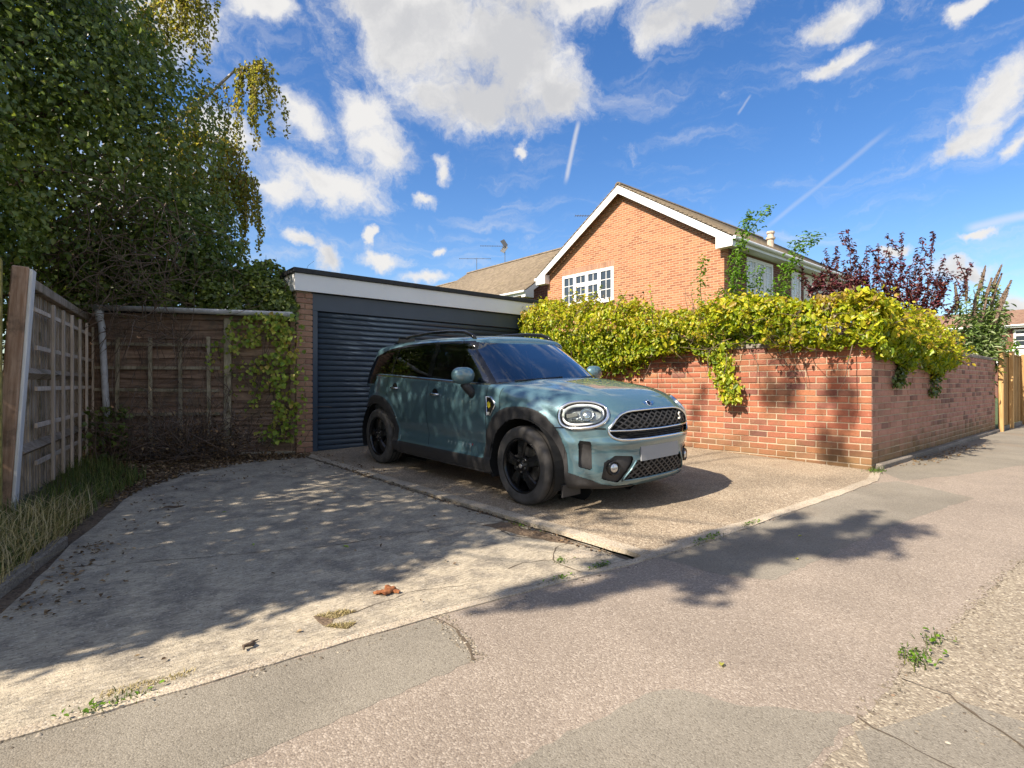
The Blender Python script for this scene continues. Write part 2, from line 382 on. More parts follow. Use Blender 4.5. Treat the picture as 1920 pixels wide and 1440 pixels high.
edge = [(-14, 2.30), (-0.12, 2.25), (0.45, 2.20), (1.37, 2.15), (2.92, 1.985), (4.15, 1.88), (6.3, 1.77), (6.97, 1.93), (16.0, 1.90), (60, 1.9)]
kind(sheet('pavement', rough_edge([(-14, 0.66), (2.02, 0.61), (2.54, 0.61), (3.35, 0.55), (4.44, 0.48), (14, 0.3), (60, 0.2)] + edge[::-1], 0.010, 0.05, 1), 'pavement_asphalt', 0.0), 'structure')
verge = kind(sheet('crossover_verge', rough_edge([(-14, -2.1), (60, -2.1), (60, 0.5), (14, 0.6), (-14, 0.8)], 0.0, 5, 2), 'verge_aggregate', -0.001), 'structure')
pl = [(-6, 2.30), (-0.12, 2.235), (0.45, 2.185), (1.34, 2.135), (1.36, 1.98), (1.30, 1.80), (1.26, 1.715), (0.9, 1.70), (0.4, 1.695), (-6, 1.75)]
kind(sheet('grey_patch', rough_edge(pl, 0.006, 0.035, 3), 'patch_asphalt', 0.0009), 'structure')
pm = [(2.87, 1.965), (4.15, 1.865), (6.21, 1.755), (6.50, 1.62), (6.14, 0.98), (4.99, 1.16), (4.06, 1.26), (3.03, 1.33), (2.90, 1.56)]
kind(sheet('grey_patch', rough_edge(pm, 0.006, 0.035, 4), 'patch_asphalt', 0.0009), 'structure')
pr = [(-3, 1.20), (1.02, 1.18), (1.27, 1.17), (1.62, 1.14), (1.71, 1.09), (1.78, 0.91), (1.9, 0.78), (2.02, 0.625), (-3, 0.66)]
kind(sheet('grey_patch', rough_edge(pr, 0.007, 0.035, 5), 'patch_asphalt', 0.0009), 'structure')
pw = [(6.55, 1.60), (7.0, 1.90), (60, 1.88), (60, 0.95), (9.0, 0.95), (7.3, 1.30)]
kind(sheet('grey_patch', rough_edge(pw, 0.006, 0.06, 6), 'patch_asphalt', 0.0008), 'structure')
# smooth concrete slab set into the verge
pv = [(1.935, 0.60), (2.02, 0.55), (2.40, 0.42), (2.42, 0.05), (1.6, -0.3), (1.4, 0.2), (1.75, 0.5)]
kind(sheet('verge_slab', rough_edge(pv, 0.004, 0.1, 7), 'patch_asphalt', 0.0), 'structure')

slab = [(-0.35, 2.29), (0.45, 2.24), (1.37, 2.19), (2.72, 2.045), (2.70, 2.9), (2.66, 3.64), (2.60, 6.2), (2.55, 7.35), (1.9, 7.3), (1.12, 6.9), (0.57, 6.0), (0.06, 4.3), (-0.17, 3.4), (-0.9, 2.9)]
drive_l = kind(sheet('concrete_drive', rough_edge(slab, 0.006, 0.15, 8), 'drive_concrete', 0.004, 0.03), 'structure')
agg = [(2.87, 2.03), (4.15, 1.915), (6.3, 1.81), (6.95, 1.95), (7.05, 7.62), (2.70, 7.62), (2.74, 6.27), (2.83, 3.64)]
drive_r = kind(sheet('aggregate_drive', agg, 'drive_aggregate', 0.003, 0.03), 'structure')
# edging: a lip of old concrete along the pavement and along the joint
def strip(name, pts, w, mat, dz, thick, parent=None, seed=0, amp=0.004):
    pts = [np.array(p, float) for p in pts]; L, Rr = [], []
    for i in range(len(pts)):
        d = pts[min(i + 1, len(pts) - 1)] - pts[max(i - 1, 0)]; n = np.array([-d[1], d[0]]) / np.linalg.norm(d)
        wi = w[i] if isinstance(w, (list, tuple)) else w
        L.append(tuple(pts[i] + n * wi / 2)); Rr.append(tuple(pts[i] - n * wi / 2))
    return sheet(name, rough_edge(L + Rr[::-1], amp, 0.1, seed), mat, dz, thick, parent)
kind(strip('drive_edging', [(-0.5, 2.285), (0.45, 2.215), (1.37, 2.165), (2.80, 2.015)], 0.05, 'edging_concrete', 0.007, 0.02, seed=1), 'structure')
kind(strip('drive_edging', [(2.80, 2.03), (3.5, 1.975), (4.15, 1.925), (5.2, 1.86), (6.35, 1.81), (6.95, 1.93)], [0.09, 0.13, 0.10, 0.10, 0.10, 0.08], 'edging_concrete', 0.007, 0.02, seed=2), 'structure')
kind(strip('drive_edging', [(2.86, 2.06), (2.83, 2.9), (2.79, 3.64), (2.72, 5.2), (2.68, 6.3), (2.65, 7.55)], [0.10, 0.11, 0.11, 0.12, 0.12, 0.12], 'edging_concrete', 0.010, 0.03, seed=3), 'structure')
# cracks and the joint between the two drives
def crack(pts, w, parent, dz, seed):
    r = np.random.default_rng(seed); P = []
    for i in range(len(pts) - 1):
        p, q = np.array(pts[i], float), np.array(pts[i + 1], float); k = max(2, int(np.linalg.norm(q - p) / 0.05))
        for j in range(k): P.append(p + (q - p) * j / k + r.normal(size=2) * 0.006)
    P.append(np.array(pts[-1], float))
    ws = [max(0.0015, w * (0.35 + abs(r.normal()) * 0.8)) for _ in P]
    L, Q = [], []
    for i in range(len(P)):
        d = P[min(i + 1, len(P) - 1)] - P[max(i - 1, 0)]; n = np.array([-d[1], d[0]]) / max(np.linalg.norm(d), 1e-6)
        L.append(tuple(P[i] + n * ws[i] / 2)); Q.append(tuple(P[i] - n * ws[i] / 2))
    m = len(P); V = [(x, y, zg(x, y) + dz) for x, y in L + Q]
    F = [(i, i + 1, m + i + 1, m + i) for i in range(m - 1)]
    me = np_mesh('crack', V, np.array(F)); return link('crack', me, MATS['crack_dirt'], parent)
for i, (pts, w) in enumerate([([(0.04, 3.97), (0.6, 3.72), (1.32, 3.44), (1.9, 3.36), (2.4, 3.31), (2.66, 3.2)], 0.006), ([(2.70, 2.06), (2.69, 2.9), (2.655, 3.64), (2.60, 6.2), (2.56, 7.3)], 0.024),
        ([(0.2, 4.6), (0.5, 4.45), (0.7, 4.46)], 0.004), ([(2.3, 2.10), (2.33, 2.35), (2.5, 2.5), (2.66, 2.52)], 0.007), ([(2.33, 2.35), (2.15, 2.42), (2.02, 2.4)], 0.005), ([(2.4, 3.31), (2.5, 3.1), (2.45, 2.9), (2.55, 2.7), (2.68, 2.62)], 0.010), ([(1.05, 2.4), (1.4, 2.45), (1.7, 2.36)], 0.004)]):
    crack(pts, w, drive_l, 0.0058, i)
for i, (pts, w) in enumerate([([(1.34, 2.145), (1.37, 1.98), (1.31, 1.80), (1.265, 1.715)], 0.010), ([(2.02, 0.61), (1.98, 0.45), (1.93, 0.2), (1.9, -0.2)], 0.005), ([(2.42, 0.60), (2.41, 0.46), (2.28, 0.3), (2.10, 0.1)], 0.006)]):
    crack(pts, w, None, 0.0035, 20 + i)
def spall(poly, seed, mat='crack_dirt', dz=0.0055):
    o = sheet('spalled_patch', rough_edge(poly, 0.018, 0.06, seed), mat, dz, 0, drive_l); return o
spall([(2.62, 3.20), (2.44, 3.22), (2.48, 3.02), (2.50, 2.86), (2.57, 2.62), (2.67, 2.46), (2.685, 2.8)], 1, 'soil')
spall([(2.60, 2.40), (2.45, 2.36), (2.38, 2.28), (2.55, 2.22), (2.66, 2.25)], 2, 'edging_concrete')
spall([(0.92, 2.49), (1.06, 2.47), (1.10, 2.41), (0.98, 2.40), (0.95, 2.35), (1.05, 2.30), (0.99, 2.27), (0.92, 2.36)], 3, 'soil')
# soil bed between fence and drive
kind(sheet('soil_bed', rough_edge([(-6, 2.32), (-0.2, 2.30), (0.4, 4.3), (0.9, 6.0), (1.4, 6.93), (1.9, 7.1), (2.66, 7.1), (2.66, 7.75), (0.9, 11), (-6, 11)], 0.0, 5, 9), 'soil', 0.0), 'structure')
for o in COL.objects:
    if o.name.startswith('crack') and o.parent is None: o['kind'] = 'structure'
# old kerb stones by the bed
for (p, q) in (((-0.22, 3.62), (-0.10, 3.98)), ((-0.095, 3.995), (0.06, 4.47))):
    z = zg(*p) + 0.022; o = MB().bar((p[0], p[1], z), (q[0], q[1], zg(*q) + 0.026), 0.06, 0.075).obj('kerb_stone', MATS['kerb_grey'], bevel=0.010)
    kind(o, 'structure')

# ------------------------------------------------------------------ masonry materials
def brick_mat(name, cols, attr=None, stain=0.5, zlow=0.05, zhigh=0.5, moss=0.6):
    m, N, out = new_mat(name); p = wpos(N)
    if attr:
        at = N.n('ShaderNodeAttribute', attribute_name='tint'); sp = N.n('ShaderNodeSeparateColor'); N.t.links.new(at.outputs['Color'], sp.inputs[0]); rnd = sp.outputs[0]
    else: rnd = N.n('ShaderNodeObjectInfo').outputs['Random']
    cr = N.n('ShaderNodeValToRGB'); e = cr.color_ramp.elements
    while len(e) < len(cols): e.new(0.5)
    for i, c in enumerate(cols): e[i].position = i / (len(cols) - 1); e[i].color = (*c, 1)
    N.t.links.new(rnd, cr.inputs[0]); c = cr.outputs[0]
    f = N.noise(p, 45, 5, 0.65); c = N.mix(1.0, c, N.mix(f, (0.62, 0.62, 0.62), (1.38, 1.36, 1.34)), 'MULTIPLY')
    c = N.mix(N.ramp(N.noise(p, 2.1, 6, 0.65), 0.5, 0.72, 0, stain), c, (0.16, 0.105, 0.055))
    c = N.mix(N.ramp(N.noise(p, 14, 5, 0.7), 0.60, 0.75, 0, 0.5), c, (0.50, 0.40, 0.32))
    sz = N.n('ShaderNodeSeparateXYZ'); N.t.links.new(p, sz.inputs[0])
    low = N.ramp(N.math('ADD', sz.outputs[2], N.math('MULTIPLY', N.math('SUBTRACT', N.noise(p, 3, 5, 0.6), 0.5), 0.55)), zhigh, zlow, 0, moss)
    c = N.mix(low, c, (0.17, 0.13, 0.055))
    principled(N, out, c, 0.9, 0, 0.2, f, 0.5, 0.006); return m
RED = [(0.15, 0.068, 0.060), (0.36, 0.122, 0.072), (0.31, 0.110, 0.070), (0.35, 0.130, 0.083), (0.38, 0.155, 0.085), (0.29, 0.118, 0.088), (0.39, 0.180, 0.100), (0.21, 0.092, 0.075)]
PINK = [(0.36, 0.19, 0.15), (0.42, 0.225, 0.175), (0.38, 0.20, 0.16), (0.42, 0.235, 0.18), (0.17, 0.095, 0.08), (0.40, 0.21, 0.16)]
brick_mat('brick_red', RED); brick_mat('brick_red_far', RED, True)
brick_mat('brick_pink', PINK, None, 0.4, 0.1, 0.55, 0.75); brick_mat('brick_pink_far', PINK, True, 0.4, 0.1, 0.55, 0.75)
brick_mat('brick_brown', [(0.33, 0.19, 0.13), (0.42, 0.25, 0.17), (0.30, 0.17, 0.125)], None, 0.4, -1, -0.5, 0)
stone_mat('mortar', (0.48, 0.385, 0.275), (0.25, 0.19, 0.13), (0.6, 0.5, 0.4), 160, 0.4, 0.4, (0.75, 1.1), 0.4)
stone_mat('coping_concrete', (0.24, 0.21, 0.18), (0.10, 0.09, 0.08), (0.40, 0.37, 0.33), 90, 0.5, 0.6, (0.7, 1.2), 0.5)
plain('upvc_white', (0.80, 0.80, 0.79), 0.35, var=0.03, vscale=2)
plain('fascia_white', (0.80, 0.81, 0.83), 0.4, var=0.03, vscale=2)
plain('felt_black', (0.030, 0.032, 0.036), 0.75, var=0.2, vscale=15)
plain('anthracite', (0.048, 0.070, 0.104), 0.36, var=0.06, vscale=3, spec=0.5)
plain('gutter_grey', (0.56, 0.56, 0.58), 0.5, var=0.2, vscale=12)

BL, BH, GAP, COURSE = 0.222, 0.0655, 0.0115, 0.077
def brick_mesh(name, L, D=0.10, H=BH):
    mb = MB().box(0, L, 0, D, 0, H); me = mb.mesh(name, bevel=0.004); return me
STRETCH = brick_mesh('brick', BL); HEAD = brick_mesh('brick_header', 0.106)
class BrickFace:
    """bricks laid against a mortar core. origin o, run direction d (unit xy), outward normal n"""
    def __init__(s, parent, o, d, n, mat, mat_far, seed):
        s.par, s.o, s.d, s.n = parent, Vector(o), Vector((*d, 0)), Vector((*n, 0)); s.mat, s.far = MATS[mat], MATS[mat_far]; s.r = random.Random(seed); s.rest = []
        s.me = {}
    def get(s, L):
        k = round(L, 3)
        if k not in s.me:
            me = (STRETCH if abs(L - BL) < 1e-3 else HEAD).copy() if (abs(L - BL) < 1e-3 or abs(L - 0.106) < 1e-3) else brick_mesh('brick', L)
            me.materials.append(s.mat); s.me[k] = me
        return s.me[k]
    def put(s, x, z, L, near):
        r = s.r; off = r.gauss(0, 0.0016); ang = r.gauss(0, 0.005)
        pos = s.o + s.d * x + s.n * (off + 0.004) + Vector((0, 0, z + r.gauss(0, 0.0012)))
        yaw = math.atan2(s.d.y, s.d.x)
        inward = Vector((-s.d.y, s.d.x, 0)); flip = inward.dot(s.n) > 0     # local +y must point into the wall
        if near:
            o = bpy.data.objects.new('brick', s.get(L)); COL.objects.link(o); o.parent = s.par
            if flip: o.location = pos + s.d * L; o.rotation_euler = (0, ang, yaw + math.pi)
            else: o.location = pos; o.rotation_euler = (0, ang, yaw)
        else: s.rest.append((pos, L))
    def finish(s, name):
        if not s.rest: return
        V, F, Cc = [], [], []
        for (p, L) in s.rest:
            k = len(V); c = s.r.random(); e = 0.004
            q = [p, p + s.d * L, p + s.d * L + Vector((0, 0, BH)), p + Vector((0, 0, BH))]
            ctr = (q[0] + q[2]) / 2
            out = [ctr + (v - ctr) * 1.0 - s.d.normalized() * 0 for v in q]
            ins = []
            for v in q:
                w = v - ctr; ins.append(ctr + s.d * (w.dot(s.d) - math.copysign(e, w.dot(s.d))) + Vector((0, 0, w.z - math.copysign(e, w.z))))
            V += [v - s.n * e for v in out] + ins + [v - s.n * 0.03 for v in out]
            F += [(k + 4, k + 5, k + 6, k + 7)] + [(k + i, k + (i + 1) % 4, k + 4 + (i + 1) % 4, k + 4 + i) for i in range(4)] + [(k + 8 + i, k + 8 + (i + 1) % 4, k + (i + 1) % 4, k + i) for i in range(4)]
            Cc += [(c, c, c)] * 12
        me = np_mesh(name, np.array([tuple(v) for v in V]), np.array(F), False, np.array(Cc))
        bm = bmesh.new(); bm.from_mesh(me); bmesh.ops.recalc_face_normals(bm, faces=bm.faces[:]); bm.to_mesh(me); bm.free()
        o = link(name, me, s.far, s.par); o['kind'] = 'stuff'

# ------------------------------------------------------------------ garden wall with a corner
WA, WB = 7.00, 2.00            # faces a = WA (towards the drive) and b = WB (towards the road)
ZB, ZT = 0.05, 1.455
wall = tag(empty('garden_wall', (WA, WB, 0.05)), 'red brick garden wall turning the corner from drive to pavement', 'wall')
LW = 5.55; LR = 7.65
def P(o): o.parent = wall; o.matrix_parent_inverse = Matrix.Translation((-WA, -WB, -0.05)); return o
P(MB().box(WA + 0.003, WA + 0.21, WB + 0.003, WB + LW, -0.1, ZT).obj('mortar_core', MATS['mortar']))
P(MB().box(WA + 0.21, WA + LR, WB + 0.003, WB + 0.21, -0.1, ZT).obj('mortar_core', MATS['mortar']))
ncourse = 18
wr = empty('x'); bpy.data.objects.remove(wr)
class _W: pass
fr = BrickFace(wall, (0, LW, 0), (0, -1), (-1, 0), 'brick_red', 'brick_red_far', 3)
near_n = 0
for c in range(ncourse + 1):
    z = 0.005 + c * COURSE
    # run from the corner (distance s from corner) outwards; bricks listed from corner
    s_ = 0.0; first = (c % 2 == 0); lens = []
    while s_ < LW - 0.02:
        L = 0.106 if (s_ == 0 and not first) else BL
        L = min(L, LW - s_); lens.append((s_, L)); s_ += L + GAP
    for (s0, L) in lens:
        if L < 0.05: continue
        L = BL if L > 0.2 else 0.106
        near = s0 < 2.05
        if near: near_n += 1
        fr.put(LW - s0 - L, z, L, near)
fr.finish('brickwork_rest')
rt = BrickFace(wall, (0, 0, 0), (1, 0), (0, -1), 'brick_pink', 'brick_pink_far', 5)
for c in range(ncourse + 1):
    z = 0.005 + c * COURSE; s_ = 0.0; k = c % 2; i = 0
    while s_ < LR - 0.02:
        if s_ == 0: L = 0.106 if c % 2 == 0 else BL
        else: L = BL if (i + c) % 3 else 0.106
        if s_ + L > LR: L = 0.106
        if s_ + L > LR: break
        near = s_ < 1.35
        if near: near_n += 1
        rt.put(s_ + (0.004 if s_ == 0 else 0), z, L, near); s_ += L + GAP; i += 1
rt.finish('brickwork_rest')
# coping along the top
cx = 0
for i in range(10):
    y0 = WB + 0.22 + i * 0.545; P(MB().box(WA - 0.022, WA + 0.235, y0, y0 + 0.535, ZT + 0.048, ZT + 0.105).obj('coping_stone', MATS['coping_concrete'], bevel=0.008))
for i in range(13):
    x0 = WA - 0.022 + i * 0.592; P(MB().box(x0, x0 + 0.58, WB - 0.022, WB + 0.21, ZT + 0.048 + 0.001 * (i % 2), ZT + 0.107).obj('coping_stone', MATS['coping_concrete'], bevel=0.008))
P(MB().box(WA + 0.05, WA + 0.16, WB + 0.05, WB + LW, ZT, ZT + 0.048).obj('mortar_bed', MATS['mortar']))
# concrete footing showing along the pavement
for i in range(6):
    x0 = WA + 0.12 + i * 1.255; P(MB().box(x0, x0 + 1.245, WB - 0.075, WB + 0.02, -0.05, 0.135 + 0.006 * math.sin(i * 2.3)).obj('footing_kerb', MATS['coping_concrete'], bevel=0.012))
P(MB().bar((WA - 0.01, WB + 1.75, 0.9), (WA - 0.01, WB + 1.752, 1.3), 0.006, 0.004).obj('movement_joint', MATS['felt_black'])) if False else None

# ------------------------------------------------------------------ garage
GB, GL, GR = 7.60, 2.56, 7.04
ga = tag(empty('garage', (GL, GB, 0.085)), 'flat roofed brick garage with white fascia and grey roller door', 'garage')
def G(o): o.parent = ga; o.matrix_parent_inverse = Matrix.Translation((-GL, -GB, -0.085)); return o
G(MB().box(GL + 0.02, GL + 0.23, GB + 0.012, GB + 5.5, 0.0, 2.33).obj('side_wall', MATS['mortar']))
G(MB().box(GR - 0.23, GR - 0.02, GB + 0.012, GB + 5.5, 0.0, 2.33).obj('side_wall', MATS['brick_brown']))
G(MB().box(GL + 0.23, GR - 0.23, GB + 5.3, GB + 5.5, 0.0, 2.33).obj('rear_wall', MATS['brick_brown']))
pil = BrickFace(ga, (0.02, 0, 0), (1, 0), (0, -1), 'brick_brown', 'brick_brown', 8)
pil2 = BrickFace(ga, (0.02, 0, 0), (0, 1), (-1, 0), 'brick_brown', 'brick_brown', 9)
for c in range(29):
    z = 0.0 + c * COURSE
    pil.put(0, z, BL if c % 2 else 0.106, True)
    if c % 2 == 0: pil.put(0.106 + GAP, z, 0.106 - 0.001, True)
    for k in range(3): pil2.put(0.115 + k * (BL + GAP) + (0.11 if c % 2 else 0.0), z, BL, True)
G(MB().box(GL - 0.02, GR + 0.03, GB - 0.055, GB - 0.03, 2.325, 2.565).obj('fascia', MATS['fascia_white'], bevel=0.003))
G(MB().box(GL - 0.02, GL + 0.005, GB - 0.029, GB + 5.55, 2.325, 2.565).obj('fascia', MATS['fascia_white']))
G(MB().box(GL + 0.006, GR + 0.02, GB - 0.028, GB + 5.53, 2.335, 2.56).obj('roof_deck', MATS['felt_black']))
G(MB().box(GL - 0.045, GR + 0.05, GB - 0.085, GB + 5.6, 2.566, 2.635).obj('roof_felt_edge', MATS['felt_black'], bevel=0.006))
DL, DR, DB, DT = GL + 0.245, GR - 0.245, 0.088, 2.32
door = G(MB().box(DL, DR, GB + 0.02, GB + 0.09, 2.075, DT).obj('roller_door', MATS['anthracite'], bevel=0.004)); door['label'] = 'anthracite roller shutter door'
def sub(o): o.parent = door; return o
MB().box(DL, DL + 0.072, GB + 0.005, GB + 0.085, DB, 2.074).obj('guide_rail', MATS['anthracite'], bevel=0.004).parent = door
MB().box(DR - 0.072, DR, GB + 0.005, GB + 0.085, DB, 2.074).obj('guide_rail', MATS['anthracite'], bevel=0.004).parent = door
ns = 26; pitch = (2.073 - DB) / ns
prof = [(0.0, 0.0), (0.012, 0.003), (0.018, 0.012), (0.0215, pitch * 0.35), (0.0215, pitch * 0.65), (0.018, pitch - 0.015), (0.008, pitch - 0.008), (0.0, pitch - 0.007)]
mbs = MB(); n_ = len(prof); w_ = DR - DL - 0.146
mbs.add([(0, -d, z) for d, z in prof] + [(w_, -d, z) for d, z in prof], [(i, i + 1, n_ + i + 1, n_ + i) for i in range(n_ - 1)] + [tuple(range(n_)), tuple(range(n_, 2 * n_))[::-1]])
slat_me = mbs.mesh('slat', True); slat_me.materials.append(MATS['anthracite'])
MB().box(DL + 0.07, DR - 0.07, GB + 0.0652, GB + 0.08, DB, 2.07).obj('curtain_back', MATS['felt_black']).parent = door
for k in range(ns):
    o = link('slat', slat_me, None, door, (DL + 0.073, GB + 0.065, DB + k * pitch))
G(MB().box(DL - 0.02, DR + 0.02, GB - 0.06, GB + 0.12, 0.02, 0.082).obj('threshold', MATS['edging_concrete'], bevel=0.006))

# ------------------------------------------------------------------ houses
def brick_tex(name, c1, c2, mort, axis, mort_w=0.013):
    m, N, out = new_mat(name); p = wpos(N); sp = N.n('ShaderNodeSeparateXYZ'); N.t.links.new(p, sp.inputs[0])
    cb = N.n('ShaderNodeCombineXYZ'); N.t.links.new(sp.outputs[axis], cb.inputs[0]); N.t.links.new(sp.outputs[2], cb.inputs[1])
    bt = N.n('ShaderNodeTexBrick', in_Scale=1.0, in_Mortar_Size=mort_w, in_Mortar_Smooth=0.3, in_Bias=-0.2, in_Brick_Width=0.235, in_Row_Height=0.077)
    N.t.links.new(cb.outputs[0], bt.inputs['Vector'])
    for k, c in (('Color1', c1), ('Color2', c2), ('Mortar', mort)): bt.inputs[k].default_value = (*c, 1)
    f = N.noise(p, 30, 4, 0.6); c = N.mix(1.0, bt.outputs[0], N.mix(f, (0.75,) * 3, (1.25,) * 3), 'MULTIPLY')
    c = N.mix(N.ramp(N.noise(p, 0.8, 5, 0.6), 0.35, 0.7, 0, 0.15), c, (0.42, 0.185, 0.11))
    principled(N, out, c, 0.9, 0, 0.2, N.math('SUBTRACT', f, bt.outputs['Fac']), 0.4, 0.008); return m
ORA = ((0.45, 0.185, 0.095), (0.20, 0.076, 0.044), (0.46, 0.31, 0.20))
DRK = ((0.15, 0.055, 0.040), (0.09, 0.036, 0.03), (0.22, 0.16, 0.13))  # darker brick; on road-facing house walls their shade is put into the colour
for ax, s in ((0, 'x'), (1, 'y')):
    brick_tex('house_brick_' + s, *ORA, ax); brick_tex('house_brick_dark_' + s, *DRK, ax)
def tile_mat(name, col):
    m, N, out = new_mat(name); p = wpos(N); v = N.n('ShaderNodeTexVoronoi', in_Scale=7.0); N.put(v.inputs['Vector'], p); sp = N.n('ShaderNodeSeparateColor'); N.t.links.new(v.outputs['Color'], sp.inputs[0])
    c = N.mix(sp.outputs[0], tuple(x * 0.78 for x in col), tuple(x * 1.22 for x in col))
    c = N.mix(N.ramp(N.noise(p, 3.5, 6, 0.7), 0.50, 0.72, 0, 0.45), c, (0.26, 0.22, 0.13))
    principled(N, out, c, 0.9, 0, 0.2, N.noise(p, 50, 4), 0.4, 0.01); return m
tile_mat('tile_brown', (0.185, 0.148, 0.108)); tile_mat('tile_dark', (0.20, 0.125, 0.095))
m, N, out = new_mat('window_glass'); principled(N, out, (0.035, 0.045, 0.055), 0.04, 0, 0.8)
plain('net_curtain', (0.62, 0.66, 0.70), 0.25, spec=0.6, var=0.1, vscale=6); plain('cladding_cream', (0.72, 0.68, 0.58), 0.6); plain('soffit', (0.72, 0.72, 0.70), 0.5)
plain('clay_pot', (0.55, 0.45, 0.36), 0.8, var=0.2)

def gable_house(name, T, length, hw, ze, zr, oh, roof, wg, ws, label, base=0.0, verge_oh=0.28, courses=26, bboard=True):
    root = tag(empty(name, T(0, 0, base)), label, 'house'); inv = Matrix.Translation(-Vector(T(0, 0, base)))
    def A(o, par=None):
        o.parent = par or root
        if par is None: o.matrix_parent_inverse = inv
        return o
    def B(x0, x1, y0, y1, z0, z1): 
        p = [(x0, y0, z0), (x1, y0, z0), (x1, y1, z0), (x0, y1, z0), (x0, y0, z1), (x1, y0, z1), (x1, y1, z1), (x0, y1, z1)]
        return MB().add([T(*q) for q in p], [(0, 3, 2, 1), (4, 5, 6, 7), (0, 1, 5, 4), (1, 2, 6, 5), (2, 3, 7, 6), (3, 0, 4, 7)])
    sl = (zr - ze) / (hw + oh)
    wt_ = lambda y: zr - 0.10 - abs(y) * sl
    # gable walls and side walls
    for x0, x1 in ((0, 0.25), (length - 0.25, length)):
        poly = [(-hw, base), (hw, base), (hw, wt_(hw)), (0, wt_(0)), (-hw, wt_(hw))]
        mb = MB(); n = 5; mb.add([T(x0, y, z) for y, z in poly] + [T(x1, y, z) for y, z in poly], [tuple(range(5)), tuple(range(5, 10))[::-1]] + [(i, i + 5, (i + 1) % 5 + 5, (i + 1) % 5) for i in range(5)])
        A(mb.obj('gable_wall', MATS[wg]))
    for y0, y1 in ((-hw, -hw + 0.25), (hw - 0.25, hw)): A(B(0.25, length - 0.25, y0, y1, base, ze + 0.05).obj('side_wall', MATS[ws]))
    # roof slopes, each course lapping the one below
    for sg in (-1, 1):
        V, F = [], []
        xs = np.linspace(-verge_oh, length + verge_oh, 2)
        for k in range(courses):
            t0, t1 = k / courses, (k + 1) / courses + 0.01
            y0, y1 = (hw + oh) * (1 - t0), (hw + oh) * (1 - t1); z0, z1 = zr - y0 * sl, zr - y1 * sl
            o = len(V); th = 0.035
            for x in xs: V += [T(x, sg * y0, z0 + th), T(x, sg * y1, z1 + 0.008), T(x, sg * y0, z0 - 0.01), T(x, sg * y1, z1 - 0.03)]
            F += [(o, o + 4, o + 5, o + 1), (o, o + 2, o + 6, o + 4), (o, o + 1, o + 3, o + 2), (o + 4, o + 6, o + 7, o + 5)]
        me = np_mesh('roof_slope', V, np.array(F)); bm = bmesh.new(); bm.from_mesh(me); bmesh.ops.recalc_face_normals(bm, faces=bm.faces[:]); bm.to_mesh(me); bm.free()
        rf = A(link('roof_slope', me, MATS[roof]))
    nr = int((length + 2 * verge_oh) / 0.45)
    for k in range(nr):
        x = -verge_oh + (length + 2 * verge_oh) * k / nr; L = (length + 2 * verge_oh) / nr - 0.012
        mb = MB(); pr = [(-0.13, -0.02), (-0.08, 0.055), (0, 0.085), (0.08, 0.055), (0.13, -0.02)]
        mb.add([T(x, y, zr + z) for y, z in pr] + [T(x + L, y, zr + z) for y, z in pr], [(i, i + 1, i + 6, i + 5) for i in range(4)] + [(0, 1, 2, 3, 4), (9, 8, 7, 6, 5)])
        A(mb.obj('ridge_tile', MATS[roof]))
    # barge boards, boxed ends, fascia and gutters
    for xf in ((-verge_oh, -verge_oh + 0.03), (length + verge_oh - 0.03, length + verge_oh)):
        for sg in (-1, 1):
            p0, p1 = (sg * (hw + oh - 0.02), ze - 0.045), (0, zr - 0.045)
            q = [(p0[0], p0[1]), (p1[0], p1[1]), (p1[0], p1[1] - 0.27), (p0[0], p0[1] - 0.24)]
            mb = MB(); mb.add([T(xf[0], y, z) for y, z in q] + [T(xf[1], y, z) for y, z in q], [(0, 1, 2, 3), (7, 6, 5, 4)] + [(i, i + 4, (i + 1) % 4 + 4, (i + 1) % 4) for i in range(4)])
            A(mb.obj('bargeboard', MATS['upvc_white']))
            q = [(sg * (hw + oh - 0.03), ze - 0.30), (sg * hw, ze - 0.30), (sg * (hw - 0.12), ze - 0.30), (sg * (hw - 0.12), ze + 0.05), (sg * (hw + oh - 0.03), ze - 0.06)]
            x0 = xf[0] + 0.004 if xf[0] < 0 else length + 0.02; x1 = -0.02 if xf[0] < 0 else xf[1] - 0.004
            mb = MB(); n = 5; mb.add([T(x0, y, z) for y, z in q] + [T(x1, y, z) for y, z in q], [tuple(range(5)), tuple(range(5, 10))[::-1]] + [(i, i + 5, (i + 1) % 5 + 5, (i + 1) % 5) for i in range(5)])
            A(mb.obj('eaves_box', MATS['upvc_white']))
    for sg in (-1, 1):
        y0, y1 = sorted((sg * (hw + oh - 0.06), sg * (hw + oh - 0.035))); A(B(0.0, length, y0, y1, ze - 0.22, ze - 0.03).obj('fascia', MATS['upvc_white']))
        y0, y1 = sorted((sg * (hw + 0.002), sg * (hw + oh - 0.062))); A(B(0.0, length, y0, y1, ze - 0.22, ze - 0.20).obj('soffit', MATS['soffit']))
        yc = sg * (hw + oh + 0.03); pts = [T(-verge_oh, yc, ze - 0.075), T(length + verge_oh, yc, ze - 0.075)]
        A(MB().tube(pts, 0.057, 10).obj('gutter', MATS['upvc_white'], smooth=False))
    return root, A, B
